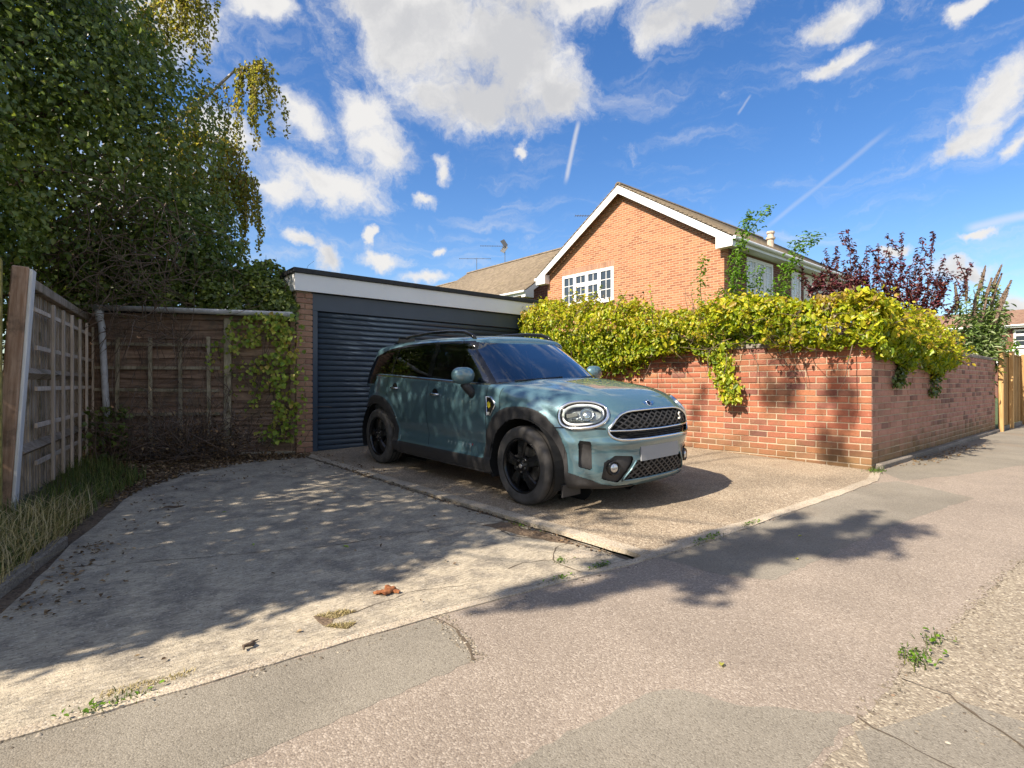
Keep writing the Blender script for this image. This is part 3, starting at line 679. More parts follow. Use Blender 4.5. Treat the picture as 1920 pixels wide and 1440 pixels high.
def window(A, T, x0, x1, z0, z1, lights, glass='window_glass', depth=1.0, bars=True):
    """T(u, d, z): u along the wall, d out of the wall. lights: list of (fraction0, fraction1, [split heights], bars_x, bars_z)"""
    def BX(u0, u1, d0, d1, za, zb):
        p = [(u0, d0, za), (u1, d0, za), (u1, d1, za), (u0, d1, za), (u0, d0, zb), (u1, d0, zb), (u1, d1, zb), (u0, d1, zb)]
        return MB().add([T(*q) for q in p], [(0, 3, 2, 1), (4, 5, 6, 7), (0, 1, 5, 4), (1, 2, 6, 5), (2, 3, 7, 6), (3, 0, 4, 7)])
    fr = 0.065
    w = MB()
    for (a, b, c, d) in ((x0, x1, z0, z0 + fr), (x0, x1, z1 - fr, z1), (x0, x0 + fr, z0 + fr, z1 - fr), (x1 - fr, x1, z0 + fr, z1 - fr)):
        q = BX(a, b, -0.02, 0.035, c, d); w.add(q.v, q.f)
    win = A(w.obj('window', MATS['upvc_white']))
    A(BX(x0 - 0.05, x1 + 0.05, 0.0, 0.09, z0 - 0.05, z0 - 0.003).obj('sill', MATS['upvc_white'])) 
    W_ = x1 - x0
    for (f0, f1, splits, bx, bz) in lights:
        u0, u1 = x0 + W_ * f0, x0 + W_ * f1; hs = [z0 + fr] + [z0 + (z1 - z0) * s for s in splits] + [z1 - fr]
        if f0 > 0.01: BX(u0 - 0.03, u0 + 0.03, -0.02, 0.033, z0 + fr, z1 - fr).obj('mullion', MATS['upvc_white']).parent = win
        for k in range(len(hs) - 1):
            a, b = hs[k] + (0.03 if k else 0), hs[k + 1] - (0.03 if k < len(hs) - 2 else 0)
            if k: BX(u0 + 0.03, u1 - 0.03, -0.02, 0.032, hs[k] - 0.03, hs[k] + 0.03).obj('transom', MATS['upvc_white']).parent = win
            sf = 0.045; s0, s1 = u0 + (fr if f0 < 0.01 else 0.03), u1 - (fr if f1 > 0.99 else 0.03)
            sm = MB()
            for (p, q, r, t) in ((s0, s1, a, a + sf), (s0, s1, b - sf, b), (s0, s0 + sf, a + sf, b - sf), (s1 - sf, s1, a + sf, b - sf)):
                e = BX(p, q, 0.0, 0.045, r, t); sm.add(e.v, e.f)
            sm.obj('sash', MATS['upvc_white']).parent = win
            BX(s0 + sf, s1 - sf, 0.005, 0.012, a + sf, b - sf).obj('pane', MATS[glass]).parent = win
            nb = k if isinstance(bz, int) else None
            nz = bz if isinstance(bz, int) else bz[k]
            for j in range(1, bx): u = s0 + (s1 - s0) * j / bx; BX(u - 0.012, u + 0.012, 0.013, 0.024, a + sf, b - sf).obj('glazing_bar', MATS['upvc_white']).parent = win
            for j in range(1, nz): z = a + (b - a) * j / nz; BX(s0 + sf, s1 - sf, 0.013, 0.025, z - 0.012, z + 0.012).obj('glazing_bar', MATS['upvc_white']).parent = win
    return win
# the corner house: gable towards the drive, long side towards the road
H1A, H1M, H1W = 15.2, 11.87, 3.74
T1 = lambda x, y, z: (H1A + x, H1M + y, z)
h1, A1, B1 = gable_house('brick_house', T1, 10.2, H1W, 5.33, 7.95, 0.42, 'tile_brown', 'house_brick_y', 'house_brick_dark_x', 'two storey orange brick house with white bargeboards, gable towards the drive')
TG = lambda u, d, z: (H1A - d, u, z)
TS = lambda u, d, z: (u, H1M - H1W - d, z)
window(A1, TG, 12.25, 14.76, 4.02, 5.215, [(0, 0.26, [], 2, 3), (0.26, 0.5, [0.62], 2, [2, 1]), (0.5, 0.74, [0.62], 2, [2, 1]), (0.74, 1.0, [], 2, 3)])
window(A1, TS, 16.55, 18.37, 3.90, 5.02, [(0, 0.34, [], 3, 4), (0.34, 0.66, [], 3, 4), (0.66, 1, [], 3, 4)], 'net_curtain')
window(A1, TS, 19.83, 20.60, 3.90, 5.02, [(0, 1, [], 3, 4)], 'net_curtain')
A1(MB().box(20.9, 24.6, H1M - H1W - 0.03, H1M - H1W - 0.004, 2.6, 5.05).obj('cladding', MATS['cladding_cream']))
# soldier course of upright bricks above the gable window
lm = brick_mesh('lintel_brick', 0.062, 0.02, 0.215); lm.materials.append(MATS['brick_brown'])
for k in range(35): A1(link('lintel_brick', lm, None, None, (H1A - 0.006, 14.80 - k * 0.0735, 5.222), (0, 0, R(-90))))
fl = A1(MB().lathe([(0.0, 0), (0.11, 0), (0.11, 0.42), (0.15, 0.44), (0.15, 0.50), (0.10, 0.52), (0.10, 0.62), (0.13, 0.64), (0.13, 0.70), (0.0, 0.72)], 12, Matrix.Translation((18.75, 8.35, 5.55)) @ Matrix.Rotation(R(90), 4, 'X')).obj('flue_pot', MATS['clay_pot'], smooth=False))
# the neighbour further back: ridge across the view
H2A, H2B = 19.6, 17.6
T2 = lambda x, y, z: (H2A + y, H2B + x, z)
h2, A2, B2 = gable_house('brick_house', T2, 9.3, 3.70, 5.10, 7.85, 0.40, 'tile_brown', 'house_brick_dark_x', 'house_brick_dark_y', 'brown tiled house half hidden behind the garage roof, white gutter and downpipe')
A2(MB().tube([(H2A - 4.13, H2B + 1.6, 5.0), (H2A - 4.13, H2B + 1.6, 4.86), (H2A - 3.76, H2B + 1.3, 4.55), (H2A - 3.76, H2B + 1.3, 0)], 0.04, 8).obj('downpipe', MATS['upvc_white']))
H3A, H3B = 21.2, 28.6
T3 = lambda x, y, z: (H3A + y, H3B + x, z)
h3, A3, B3 = gable_house('brick_house', T3, 10, 3.7, 5.3, 8.05, 0.40, 'tile_brown', 'house_brick_dark_x', 'house_brick_dark_y', 'farthest brown roof peeping over the garage, dark ridge end')
# terrace far down the road
H4A, H4B = 52.0, 14.2
T4 = lambda x, y, z: (H4A + y, H4B - 15 + x, z)
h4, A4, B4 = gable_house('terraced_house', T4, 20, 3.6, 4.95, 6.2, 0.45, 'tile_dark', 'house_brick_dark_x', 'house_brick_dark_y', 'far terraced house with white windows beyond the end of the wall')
TF = lambda u, d, z: (H4A - 3.6 - d, u, z)
for (y0, y1) in ((6.55, 7.55), (3.3, 5.7), (0.5, 1.9)): window(A4, TF, y0, y1, 3.45, 4.62, [(0, 0.5, [0.7], 2, [2, 1]), (0.5, 1, [0.7], 2, [2, 1])] if y1 - y0 > 1.2 else [(0, 1, [0.7], 2, [3, 1])])
A4(MB().box(H4A - 3.63, H4A - 3.604, H4B - 15, H4B + 5, 2.3, 3.32).obj('cladding_band', MATS['upvc_white']))

# ------------------------------------------------------------------ television aerials
plain('aerial_metal', (0.09, 0.095, 0.105), 0.7)
def aerial(loc, pole, boom, az, n, label, dish=False, mid=0.5):
    r = tag(empty('tv_aerial', loc), label, 'aerial', 'aerials on the roofs'); r.rotation_euler = (0, 0, az)
    MB().tube([(0, 0, 0), (0, 0, pole)], 0.018, 6).obj('pole', MATS['aerial_metal'], r)
    MB().bar((-boom * mid, 0, pole - 0.05), (boom * (1 - mid), 0, pole - 0.05), 0.022, 0.022).obj('boom', MATS['aerial_metal'], r)
    for k in range(n):
        x = -boom * mid + boom * k / (n - 1); MB().bar((x, -0.13, pole - 0.05), (x, 0.13, pole - 0.05), 0.012, 0.012).obj('element', MATS['aerial_metal'], r)
    if dish:
        for s in (-1, 1): MB().bar((boom * (1 - mid) - 0.05, 0, pole - 0.05), (boom * (1 - mid) - 0.28, 0, pole - 0.05 + s * 0.34), 0.012, 0.30, (0, 0.3, 1)).obj('reflector', MATS['aerial_metal'], r)
    return r
aerial((H2A, 23.6, 7.85), 1.05, 1.5, R(-38), 12, 'spiky aerial with reflector on the brown roof behind the garage', True, 0.92)
aerial((H2A + 0.1, 26.4, 7.85), 0.85, 1.9, R(-40), 5, 'plain low aerial on the far end of the brown roof', False, 0.55)
aerial((17.4, 14.4, 7.0), 1.0, 1.35, R(-40), 14, 'aerial just left of the orange gable top', False, 0.96)

# ------------------------------------------------------------------ car paint and trim
def car_paint():
    m, N, out = new_mat('car_paint'); p = coords(N)
    fl = N.noise(p, 900, 2, 0.5); c = N.mix(N.ramp(fl, 0.35, 0.65), (0.066, 0.138, 0.166), (0.104, 0.194, 0.230))
    principled(N, out, c, 0.40, 0.30, 0.35, None, Coat_Weight=1.0, Coat_Roughness=0.01, Coat_IOR=1.85); return m
car_paint()
plain('black_plastic', (0.034, 0.033, 0.035), 0.5, var=0.15, vscale=40, bump=0.15, bscale=500)
plain('gloss_black', (0.010, 0.010, 0.011), 0.12); plain('wheel_black', (0.012, 0.012, 0.013), 0.22, 0.3)
plain('chrome', (0.78, 0.79, 0.80), 0.12, 1.0); plain('tyre_rubber', (0.068, 0.063, 0.060), 0.75, var=0.35, vscale=9, bump=0.3, bscale=200)
plain('car_interior', (0.070, 0.072, 0.076), 0.7); plain('dark_cavity', (0.006, 0.006, 0.006), 0.9); plain('disc_steel', (0.35, 0.33, 0.31), 0.35, 0.9, var=0.3, vscale=30)
plain('lamp_bowl', (0.50, 0.51, 0.54), 0.35, 0.5, var=0.5, vscale=25); plain('drl_white', (0.85, 0.86, 0.88), 0.25); plain('plate_grey', (0.27, 0.28, 0.30), 0.4); plain('badge_yellow', (0.75, 0.62, 0.05), 0.4); plain('badge_white', (0.82, 0.80, 0.72), 0.4); plain('badge_red', (0.5, 0.03, 0.02), 0.4); plain('reflector', (0.55, 0.57, 0.60), 0.18, 0.9)
def glass_mat(name, tint, gloss_rough=0.02, ior=1.5, boost=1.0):
    m, N, out = new_mat(name)
    tr = N.n('ShaderNodeBsdfTransparent'); tr.inputs[0].default_value = (*tint, 1)
    gl = N.n('ShaderNodeBsdfGlossy'); gl.inputs['Roughness'].default_value = gloss_rough
    fr = N.n('ShaderNodeFresnel'); fr.inputs['IOR'].default_value = ior
    mx = N.n('ShaderNodeMixShader'); N.put(mx.inputs[0], N.math('MULTIPLY', fr.outputs[0], boost, True)); N.t.links.new(tr.outputs[0], mx.inputs[1]); N.t.links.new(gl.outputs[0], mx.inputs[2]); N.t.links.new(mx.outputs[0], out.inputs[0]); return m
glass_mat('glass_clear', (0.86, 0.90, 0.88)); glass_mat('glass_screen', (0.62, 0.70, 0.72), ior=1.6, boost=3.4); glass_mat('glass_side', (0.72, 0.78, 0.75), ior=1.55, boost=2.2); glass_mat('glass_dark', (0.10, 0.10, 0.11), ior=1.5, boost=2.0)

# ------------------------------------------------------------------ car shell
def pchip(xs, ys):
    xs, ys = np.array(xs, float), np.array(ys, float); h = np.diff(xs); d = np.diff(ys) / h; m = np.zeros(len(xs))
    m[1:-1] = np.where(d[:-1] * d[1:] > 0, 2 * d[:-1] * d[1:] / np.where(d[:-1] + d[1:] == 0, 1, d[:-1] + d[1:]), 0); m[0], m[-1] = d[0], d[-1]
    def f(x):
        x = np.clip(np.asarray(x, float), xs[0], xs[-1]); i = np.clip(np.searchsorted(xs, x) - 1, 0, len(h) - 1); t = (x - xs[i]) / h[i]
        return ys[i] * (2 * t ** 3 - 3 * t ** 2 + 1) + h[i] * m[i] * (t ** 3 - 2 * t ** 2 + t) + ys[i + 1] * (-2 * t ** 3 + 3 * t ** 2) + h[i] * m[i + 1] * (t ** 3 - t ** 2)
    return f
sstep = lambda x, a, b: (lambda t: t * t * (3 - 2 * t))(np.clip((x - a) / (b - a), 0, 1))
class Shell:
    def __init__(s, Wz, xn, xt, cf, cr, pf, qf, pr, qr, du, yw=None):
        """half outline (y >= 0) resampled by arc length"""
        t = np.linspace(0, np.pi / 2, 400); e = lambda c, k: np.maximum(c, 0) ** (2 / k)
        z0 = 0.6
        F = np.c_[e(np.cos(t), pf), e(np.sin(t), qf), np.zeros(400)]; Rr = np.c_[e(np.cos(t[::-1]), pr), e(np.sin(t[::-1]), qr), np.full(400, 2.)]
        S = np.c_[np.linspace(0, 1, 400), np.ones(400), np.ones(400)]
        A = np.concatenate([F, S[1:-1], Rr]); s.Wz, s.xn, s.xt, s.cf, s.cr = Wz, xn, xt, cf, cr
        s.A = A; P = s.at(A, np.full(len(A), s.zref if hasattr(s, 'zref') else du[1]))
        L = np.r_[0, np.cumsum(np.linalg.norm(np.diff(P[:, :2], axis=0), axis=1))]; n = int(L[-1] / du[0]); k = np.linspace(0, L[-1], n)
        # interpolate each piece separately to keep the piece index exact
        idx = np.searchsorted(L, k).clip(1, len(L) - 1); f = (k - L[idx - 1]) / np.maximum(L[idx] - L[idx - 1], 1e-9)
        B = A[idx - 1] * (1 - f[:, None]) + A[idx] * f[:, None]; B[:, 2] = A[np.where(f < .5, idx - 1, idx), 2]
        mixm = A[idx - 1, 2] != A[idx, 2]; B[mixm] = A[idx[mixm]]
        s.U = B
    def at(s, U, z):
        z = np.asarray(z, float); c, y, k = U[..., 0], U[..., 1], U[..., 2]
        xf = s.cf(z) if callable(s.cf) else s.cf; xr = s.cr(z) if callable(s.cr) else s.cr
        x = np.where(k == 0, xf + (s.xn(z) - xf) * c, np.where(k == 1, xf + (xr - xf) * c, xr + (s.xt(z) - xr) * c))
        return np.stack([x, s.Wz(z) * y, z], -1)
    def build(s, zb, ztop, rh, rv, spine, nside, nfil, ntop, side_scale=None):
        U = s.U; n = len(U)
        zt = np.full(n, 0.7)
        for _ in range(8):
            P = s.at(U, zt); zt = ztop(P[:, 0], P[:, 1]) - rv(P[:, 0], U)
        P = s.at(U, zt); RH, RV = rh(P[:, 0], U), rv(P[:, 0], U)
        zb_ = zb(P[:, 0])
        rows = [s.at(U, zb_ + (zt - zb_) * k / nside) for k in range(nside + 1)]
        S = np.stack([np.clip(P[:, 0], *spine), np.zeros(n)], -1); d = S - P[:, :2]; ln = np.linalg.norm(d, axis=1); d = d / np.maximum(ln, 1e-9)[:, None]
        RH = np.minimum(RH, ln * 0.9)
        def top(i):
            q = P[:, :2] + d * i[:, None]; g = np.clip(1 - i / RH, 0, 1); z = ztop(q[:, 0], q[:, 1]) - RV * (1 - np.sqrt(1 - g * g)); return np.c_[q, z]
        for k in range(1, nfil + 1): ph = np.pi / 2 * k / nfil; rows.append(top(RH * (1 - np.cos(ph))))
        for k in range(1, ntop + 1): rows.append(top(RH + (ln - RH) * k / ntop))
        s.V = np.stack(rows, 1); s.V[np.abs(s.V[..., 1]) < 1e-6, 1] = 0; s.nside, s.nfil = nside, nfil
        return s
    def normals(s):
        V = s.V; du = np.gradient(V, axis=0); dv = np.gradient(V, axis=1); return unit(np.cross(du, dv))
    def snap(s, d):
        """move grid points onto the zero line of d"""
        V = s.V; best = np.full(d.shape, 9.0); newV = V.copy()
        for ax in (0, 1):
            a = [slice(None)] * 2; b = [slice(None)] * 2; a[ax] = slice(None, -1); b[ax] = slice(1, None); a, b = tuple(a), tuple(b)
            da, db = d[a], d[b]; cr = da * db < 0; t = np.where(cr, da / np.where(da - db == 0, 1, da - db), 0)
            p = V[a] + (V[b] - V[a]) * t[..., None]
            m = cr & (t < .5) & (t < best[a]); newV[a] = np.where(m[..., None], p, newV[a]); bb = best[a]; bb[m] = t[m]; best[a] = bb
            t2 = 1 - t; m = cr & (t >= .5) & (t2 < best[b]); newV[b] = np.where(m[..., None], p, newV[b]); bb = best[b]; bb[m] = t2[m]; best[b] = bb
        mv = best < 9; s.V = newV; d = d.copy(); d[mv] = 0; return d
    def fmean(s, d): return (d[:-1, :-1] + d[1:, :-1] + d[:-1, 1:] + d[1:, 1:]) / 4
    def part(s, mask, side=0, off=0.0):
        """faces where mask -> (V, F). side 0: both halves welded; +1 / -1: one half"""
        n, m = s.V.shape[:2]; idx = np.arange(n * m).reshape(n, m); V = (s.V + s.normals() * off).reshape(-1, 3)
        q = np.stack([idx[:-1, :-1], idx[1:, :-1], idx[1:, 1:], idx[:-1, 1:]], -1)[mask]
        if side == -1: q = q[:, ::-1]; V = V * [1, -1, 1]
        if side == 0:
            seam = np.abs(s.V.reshape(-1, 3)[:, 1]) < 1e-6; V2 = V * [1, -1, 1]; mp = np.where(seam, np.arange(n * m), np.arange(n * m) + n * m); V[seam, 1] = 0
            q = np.concatenate([q, mp[q][:, ::-1]]); V = np.concatenate([V, V2])
        used, inv = np.unique(q, return_inverse=True); F = inv.reshape(-1, 4)
        ok = np.array([len(set(f)) == 4 for f in F[:0]]) if False else None
        return V[used], F
def poly_sdf(x, y, poly, r=0.0):
    """signed distance (negative inside), corners rounded by r"""
    P = np.array(poly, float); d = np.full(np.shape(x), 9.0); inside = np.zeros(np.shape(x), bool); n = len(P)
    if r:
        c = P.mean(0)
        # shrink towards inside by offsetting edges
        Q = []
        area = 0.5 * sum(P[i][0] * P[(i + 1) % n][1] - P[(i + 1) % n][0] * P[i][1] for i in range(n)); sg = 1 if area > 0 else -1
        L = []
        for i in range(n):
            e = P[(i + 1) % n] - P[i]; nn = np.array([-e[1], e[0]]) / np.linalg.norm(e) * sg; L.append((P[i] + nn * r, e))
        for i in range(n):
            (p, e), (q, g) = L[i - 1], L[i]; den = e[0] * g[1] - e[1] * g[0]
            t = ((q - p)[0] * g[1] - (q - p)[1] * g[0]) / den if abs(den) > 1e-9 else 1.0; Q.append(p + e * t)
        P = np.array(Q)
    for i in range(n):
        a, b = P[i], P[(i + 1) % n]; e = b - a; t = np.clip(((x - a[0]) * e[0] + (y - a[1]) * e[1]) / (e @ e), 0, 1)
        d = np.minimum(d, np.hypot(x - a[0] - e[0] * t, y - a[1] - e[1] * t))
        c = ((a[1] > y) != (b[1] > y)) & (x < (b[0] - a[0]) * (y - a[1]) / (b[1] - a[1] + 1e-12) + a[0]); inside ^= c
    return np.where(inside, -d, d) - r

car = tag(empty('parked_car', (0, 0, 0)), 'metallic sage green compact SUV with black wheels parked on the drive', 'car')
def cpart(name, V, F, mat, parent=None, smooth=True):
    return link(name, np_mesh(name, V, F, smooth), MATS[mat], parent or car)
AX = 1.335; WR = 0.340
# ---- lower body
lo = Shell(pchip([0.15, 0.24, 0.32, 0.38, 0.48, 0.62, 0.76, 0.86, 0.95, 1.05], [0.835, 0.868, 0.888, 0.882, 0.884, 0.896, 0.905, 0.902, 0.882, 0.855]),
           pchip([0.15, 0.22, 0.29, 0.38, 0.5, 0.62, 0.74, 0.82, 1.0], [2.00, 2.075, 2.12, 2.145, 2.155, 2.150, 2.135, 2.11, 2.02]),
           pchip([0.15, 0.3, 0.45, 0.65, 0.85, 1.05], [-1.98, -2.10, -2.15, -2.14, -2.10, -2.03]), 0.95, -0.95, 2.5, 3.7, 3.0, 3.8, (0.0105, 0.6))
zc = pchip([-2.2, -1.5, -0.5, 0.5, 0.95, 1.2, 1.5, 1.75, 1.95, 2.08, 2.2], [1.165, 1.155, 1.125, 1.090, 1.068, 1.052, 1.020, 0.975, 0.915, 0.860, 0.80])
def lo_top(x, y):
    ay = np.abs(y); bul = 0.016 * sstep(ay, 0.50, 0.34) * sstep(x, 0.9, 1.2) * sstep(x, 2.1, 1.7)
    return zc(x) - 0.055 * (ay / 0.88) ** 2.4 + bul
fr_k = lambda x: sstep(x, 0.80, 1.35)
lo.build(lambda x: 0.205 + 0.02 * sstep(x, 1.75, 1.3), lo_top, lambda x, U: 0.045 + 0.205 * fr_k(x) + 0.03 * sstep(x, -1.7, -2.0), lambda x, U: 0.05 + 0.115 * fr_k(x) - 0.03 * sstep(x, 1.85, 2.1), (-1.0, 1.0), 66, 26, 22)
V0 = lo.V.copy(); X, Y, Z = lo.V[..., 0], lo.V[..., 1], lo.V[..., 2]
# flared arches
for cxw in (AX, -AX):
    rr = np.hypot(X - cxw, Z - WR); k = sstep(rr, 0.56, 0.50) * (Y > 0.55) * sstep(Z, 0.95, 0.8)
    lo.V[..., 1] += 0.022 * k
k = sstep(Z, 0.36, 0.33) * (np.abs(X) < 1.6) * (Y > 0.5); lo.V[..., 1] += 0.014 * k
# crease low on the doors
lo.V[..., 1] += -0.016 * np.exp(-((Z - 0.475) / 0.06) ** 2) * (np.abs(X) < 0.95) * (Y > 0.5)
_fr = sstep(X, 1.55, 1.8); lo.V[..., 0] += _fr * (0.014 * np.exp(-((Z - 0.575) / 0.035) ** 2) - 0.012 * np.exp(-((Z - 0.49) / 0.06) ** 2) * (Y < 0.8) + 0.020 * np.exp(-((Z - 0.235) / 0.035) ** 2))
Nn = lo.normals(); X, Y, Z = (lo.V[..., i].copy() for i in range(3))
side = Y > 0.50
big = 9.0
arch_h = np.where(side, np.minimum(np.hypot(X - AX, Z - WR), np.hypot(X + AX, Z - WR)) - 0.405, big)
def sq(cx_): return (np.abs((X - cx_) / np.where(X > AX, 0.452, 0.515)) ** 2.35 + np.abs((Z - WR + 0.0) / 0.505) ** 2.35) ** (1 / 2.35)
arch_o = np.where(side, (np.minimum(sq(AX), sq(-AX)) - 1) * 0.505, big)
sill = np.where(side & (np.abs(X) < 1.3), Z - 0.338, big)
corner = np.where((X > 1.5) & (Y > 0.30), Z - np.interp(Y, [0.3, 0.5, 0.594, 0.667, 0.834, 0.9], [0.224, 0.226, 0.244, 0.278, 0.355, 0.40]), big)
clad = np.minimum(np.minimum(arch_o, sill), corner)
clad = np.where((X < -1.5) & (Z < 0.42), -0.05, clad)
front = X > 1.55
gpoly = [(-0.01, 0.822), (0.30, 0.820), (0.43, 0.806), (0.515, 0.768), (0.578, 0.705), (0.590, 0.672), (0.560, 0.632), (0.50, 0.606), (-0.01, 0.598)]
grille = np.where(front, poly_sdf(Y, Z, [(-0.6, 0.822)] + gpoly[1:-1] + [(-0.6, 0.598)], 0.03), big)
lowg = np.where(front, poly_sdf(Y, Z, [(-0.6, 0.425), (0.33, 0.425), (0.445, 0.275), (-0.6, 0.268)], 0.012), big)
fogp = np.where(front, poly_sdf(Y, Z, [(0.345, 0.462), (0.53, 0.478), (0.605, 0.425), (0.615, 0.29), (0.49, 0.255), (0.465, 0.272)], 0.025), big)
def tangent(y0, z0):
    """frame on the shell near front-view point (y0, z0)"""
    d = np.where(front, np.hypot(Y - y0, Z - z0), big); i = np.unravel_index(np.argmin(d), d.shape); c = lo.V[i]; n = Nn[i]; 
    if n[0] < 0: n = -n
    e1 = unit(np.cross(n, [0, 0, 1.0])); e2 = np.cross(e1, n); e1 = -e1 if e1[1] < 0 else e1; e2 = -e2 if e2[2] < 0 else e2
    return c, n, e1, e2
hc, hn, he1, he2 = tangent(0.705, 0.805)
rel = lo.V - hc; hu, hv, hw_ = rel @ he1, rel @ he2, rel @ hn
def lamp_sdf(a, b): return np.where(front & (np.abs(hw_) < 0.3) & (Y > 0.3), ((np.abs(hu / a) ** 2.5 + np.abs((hv + 0.06 * hu) / b) ** 2.3) ** (1 / 2.4) - 1) * b, big)
lamp = lamp_sdf(0.186, 0.100); lring = lamp_sdf(0.214, 0.122)
ic, in_, ie1, ie2 = tangent(0.705, 0.485)
rel = lo.V - ic; iu, iv, iw = rel @ ie1, rel @ ie2, rel @ in_
inlet = np.where(front & (np.abs(iw) < 0.15) & (Y > 0.5), poly_sdf(iu, iv, [(-0.050, 0.105), (0.040, 0.110), (0.055, 0.085), (0.055, -0.105), (-0.045, -0.125), (-0.055, -0.11)], 0.02), big)
hoodline = np.where((X > 1.02), 0.693 - Z, big)          # negative above the line
opening = np.where((X < 0.86) & (X > -1.95), -1.0, 1.0) * 1.0
# snap the grid to all these outlines
for nm in ('arch_h', 'clad', 'grille', 'lowg', 'fogp', 'lamp', 'lring', 'inlet'):
    d = globals()[nm]; dd = np.where(np.abs(d) > 5, np.sign(d) * 0.5, d); globals()[nm] = lo.snap(dd)
fm = lo.fmean
Xf, Yf, Zf = fm(X), fm(Y), fm(Z)
nv = lo.V.shape[1] - 1; vrow = np.broadcast_to(np.arange(nv), Xf.shape)
lab = np.full(Xf.shape, 'rear_quarter', dtype=object)
lab[Xf > -1.12] = 'rear_door'; lab[Xf > -0.19] = 'front_door'; lab[Xf > 0.845] = 'scuttle_panel'; lab[Xf > 1.04] = 'bonnet'; lab[(Xf > 1.04) & (Zf < 0.693)] = 'bumper'
lab[Xf < -1.75] = 'tailgate'
lab[fm(clad) < 0] = 'cladding'
lab[fm(fogp) < 0] = 'fog_pocket'; lab[fm(lowg) < 0] = 'lower_grille'; lab[fm(inlet) < 0] = 'air_inlet'
lab[fm(grille) < 0] = 'grille'
lab[fm(lamp) < 0] = 'lamp_lens'
lab[fm(arch_h) < 0] = 'hole'
inner = (vrow >= lo.nside + lo.nfil) & (Xf < 0.93) & (Xf > -1.9); lab[inner] = 'hole'
L_ = lambda n: lab == n
for name, lbl in (('bonnet', None), ('bumper', None), ('tailgate', None)):
    cpart(name, *lo.part(L_(name)), 'car_paint')
doors = {}
for name in ('front_door', 'rear_door', 'rear_quarter', 'scuttle_panel'):
    for s in (-1, 1): doors[name, s] = cpart(name, *lo.part(L_(name), s), 'car_paint')
for s in (-1, 1): cpart('cladding', *lo.part(L_('cladding'), s, 0.004), 'black_plastic')['label'] = 'black plastic arch and sill cladding'
grf = cpart('grille', *lo.part(L_('grille'), 0, -0.035), 'dark_cavity')
lg = cpart('lower_grille', *lo.part(L_('lower_grille'), 0, -0.03), 'dark_cavity')
fogs = {}
for s in (-1, 1):
    fogs[s] = cpart('fog_lamp_surround', *lo.part(L_('fog_pocket'), s, -0.018), 'black_plastic')
    cpart('air_inlet', *lo.part(L_('air_inlet'), s, -0.028), 'black_plastic')
# walls round the recesses so that no gap shows: a dark inner skin
cpart('inner_skin', *lo.part((L_('fog_pocket') | L_('lower_grille') | L_('air_inlet') | L_('grille') | L_('bumper') | L_('bonnet')) & (Zf < 0.86) & (Xf > 1.6), 0, -0.045), 'dark_cavity')
# ---- rims that follow an outline on the shell
def ring_on(sh, d, off, r, n=6):
    """tube following zero line of d (half shell)"""
    V, Nm = sh.V, sh.normals(); pts = []
    for ax in (0, 1):
        a = [slice(None)] * 2; b = [slice(None)] * 2; a[ax] = slice(None, -1); b[ax] = slice(1, None); a, b = tuple(a), tuple(b)
    return pts
def surf_point(y, z, lift=0.0, sh=None):
    d = np.hypot(Y - y, Z - z) + np.where(X > 1.5, 0, 9); i = np.unravel_index(np.argmin(d), d.shape); return lo.V[i] + Nn[i] * (lift if Nn[i][0] > 0 else -lift)
sgn = 1.0 if Nn[np.unravel_index(np.argmin(np.hypot(Y, Z - 0.5) + np.where(X > 1.5, 0, 9)), X.shape)][0] > 0 else -1.0
_fi = np.where((X > 1.4).ravel())[0]; _fy, _fz, _fx = Y.ravel()[_fi], Z.ravel()[_fi], X.ravel()[_fi]
def xs_at(y, z):
    y = abs(y); d = np.hypot(_fy - y, _fz - z); d = np.where(_fx < 1.55, d + 0.05, d); k = np.argpartition(d, 40)[:40]
    A_ = np.c_[np.ones(40), _fy[k] - y, _fz[k] - z, (_fy[k] - y) ** 2]; w = 1 / (0.01 + d[k]); return float(np.linalg.lstsq(A_ * w[:, None], _fx[k] * w, rcond=None)[0][0])
def front_curve(pts, lift, r, name, mat, parent, n=6, closed=False):
    P_ = [(xs_at(y, z) + lift, y, z) for y, z in pts]; return MB().tube(P_, r, n, closed).obj(name, MATS[mat], parent, True)
def dens_(pts, k=8): return [(pts[i][0] + (pts[i + 1][0] - pts[i][0]) * j / k, pts[i][1] + (pts[i + 1][1] - pts[i][1]) * j / k) for i in range(len(pts) - 1) for j in range(k)] + [pts[-1]]
_gh = [(0.0, 0.824), (0.15, 0.8235), (0.30, 0.821), (0.37, 0.815), (0.43, 0.804), (0.475, 0.787), (0.515, 0.762), (0.55, 0.728), (0.578, 0.693), (0.585, 0.672), (0.578, 0.650), (0.558, 0.627), (0.53, 0.612), (0.49, 0.603), (0.40, 0.600), (0.20, 0.598), (0.0, 0.598)]
_go = dens_(_gh, 3); _go = _go + [(-y, z) for y, z in _go[::-1]][1:-1]
front_curve(_go, 0.003, 0.0115, 'chrome_frame', 'chrome', grf, 8, True)
front_curve(dens_([(-0.585, 0.676), (0.0, 0.668), (0.585, 0.676)], 16), 0.004, 0.008, 'chrome_bar', 'chrome', grf)
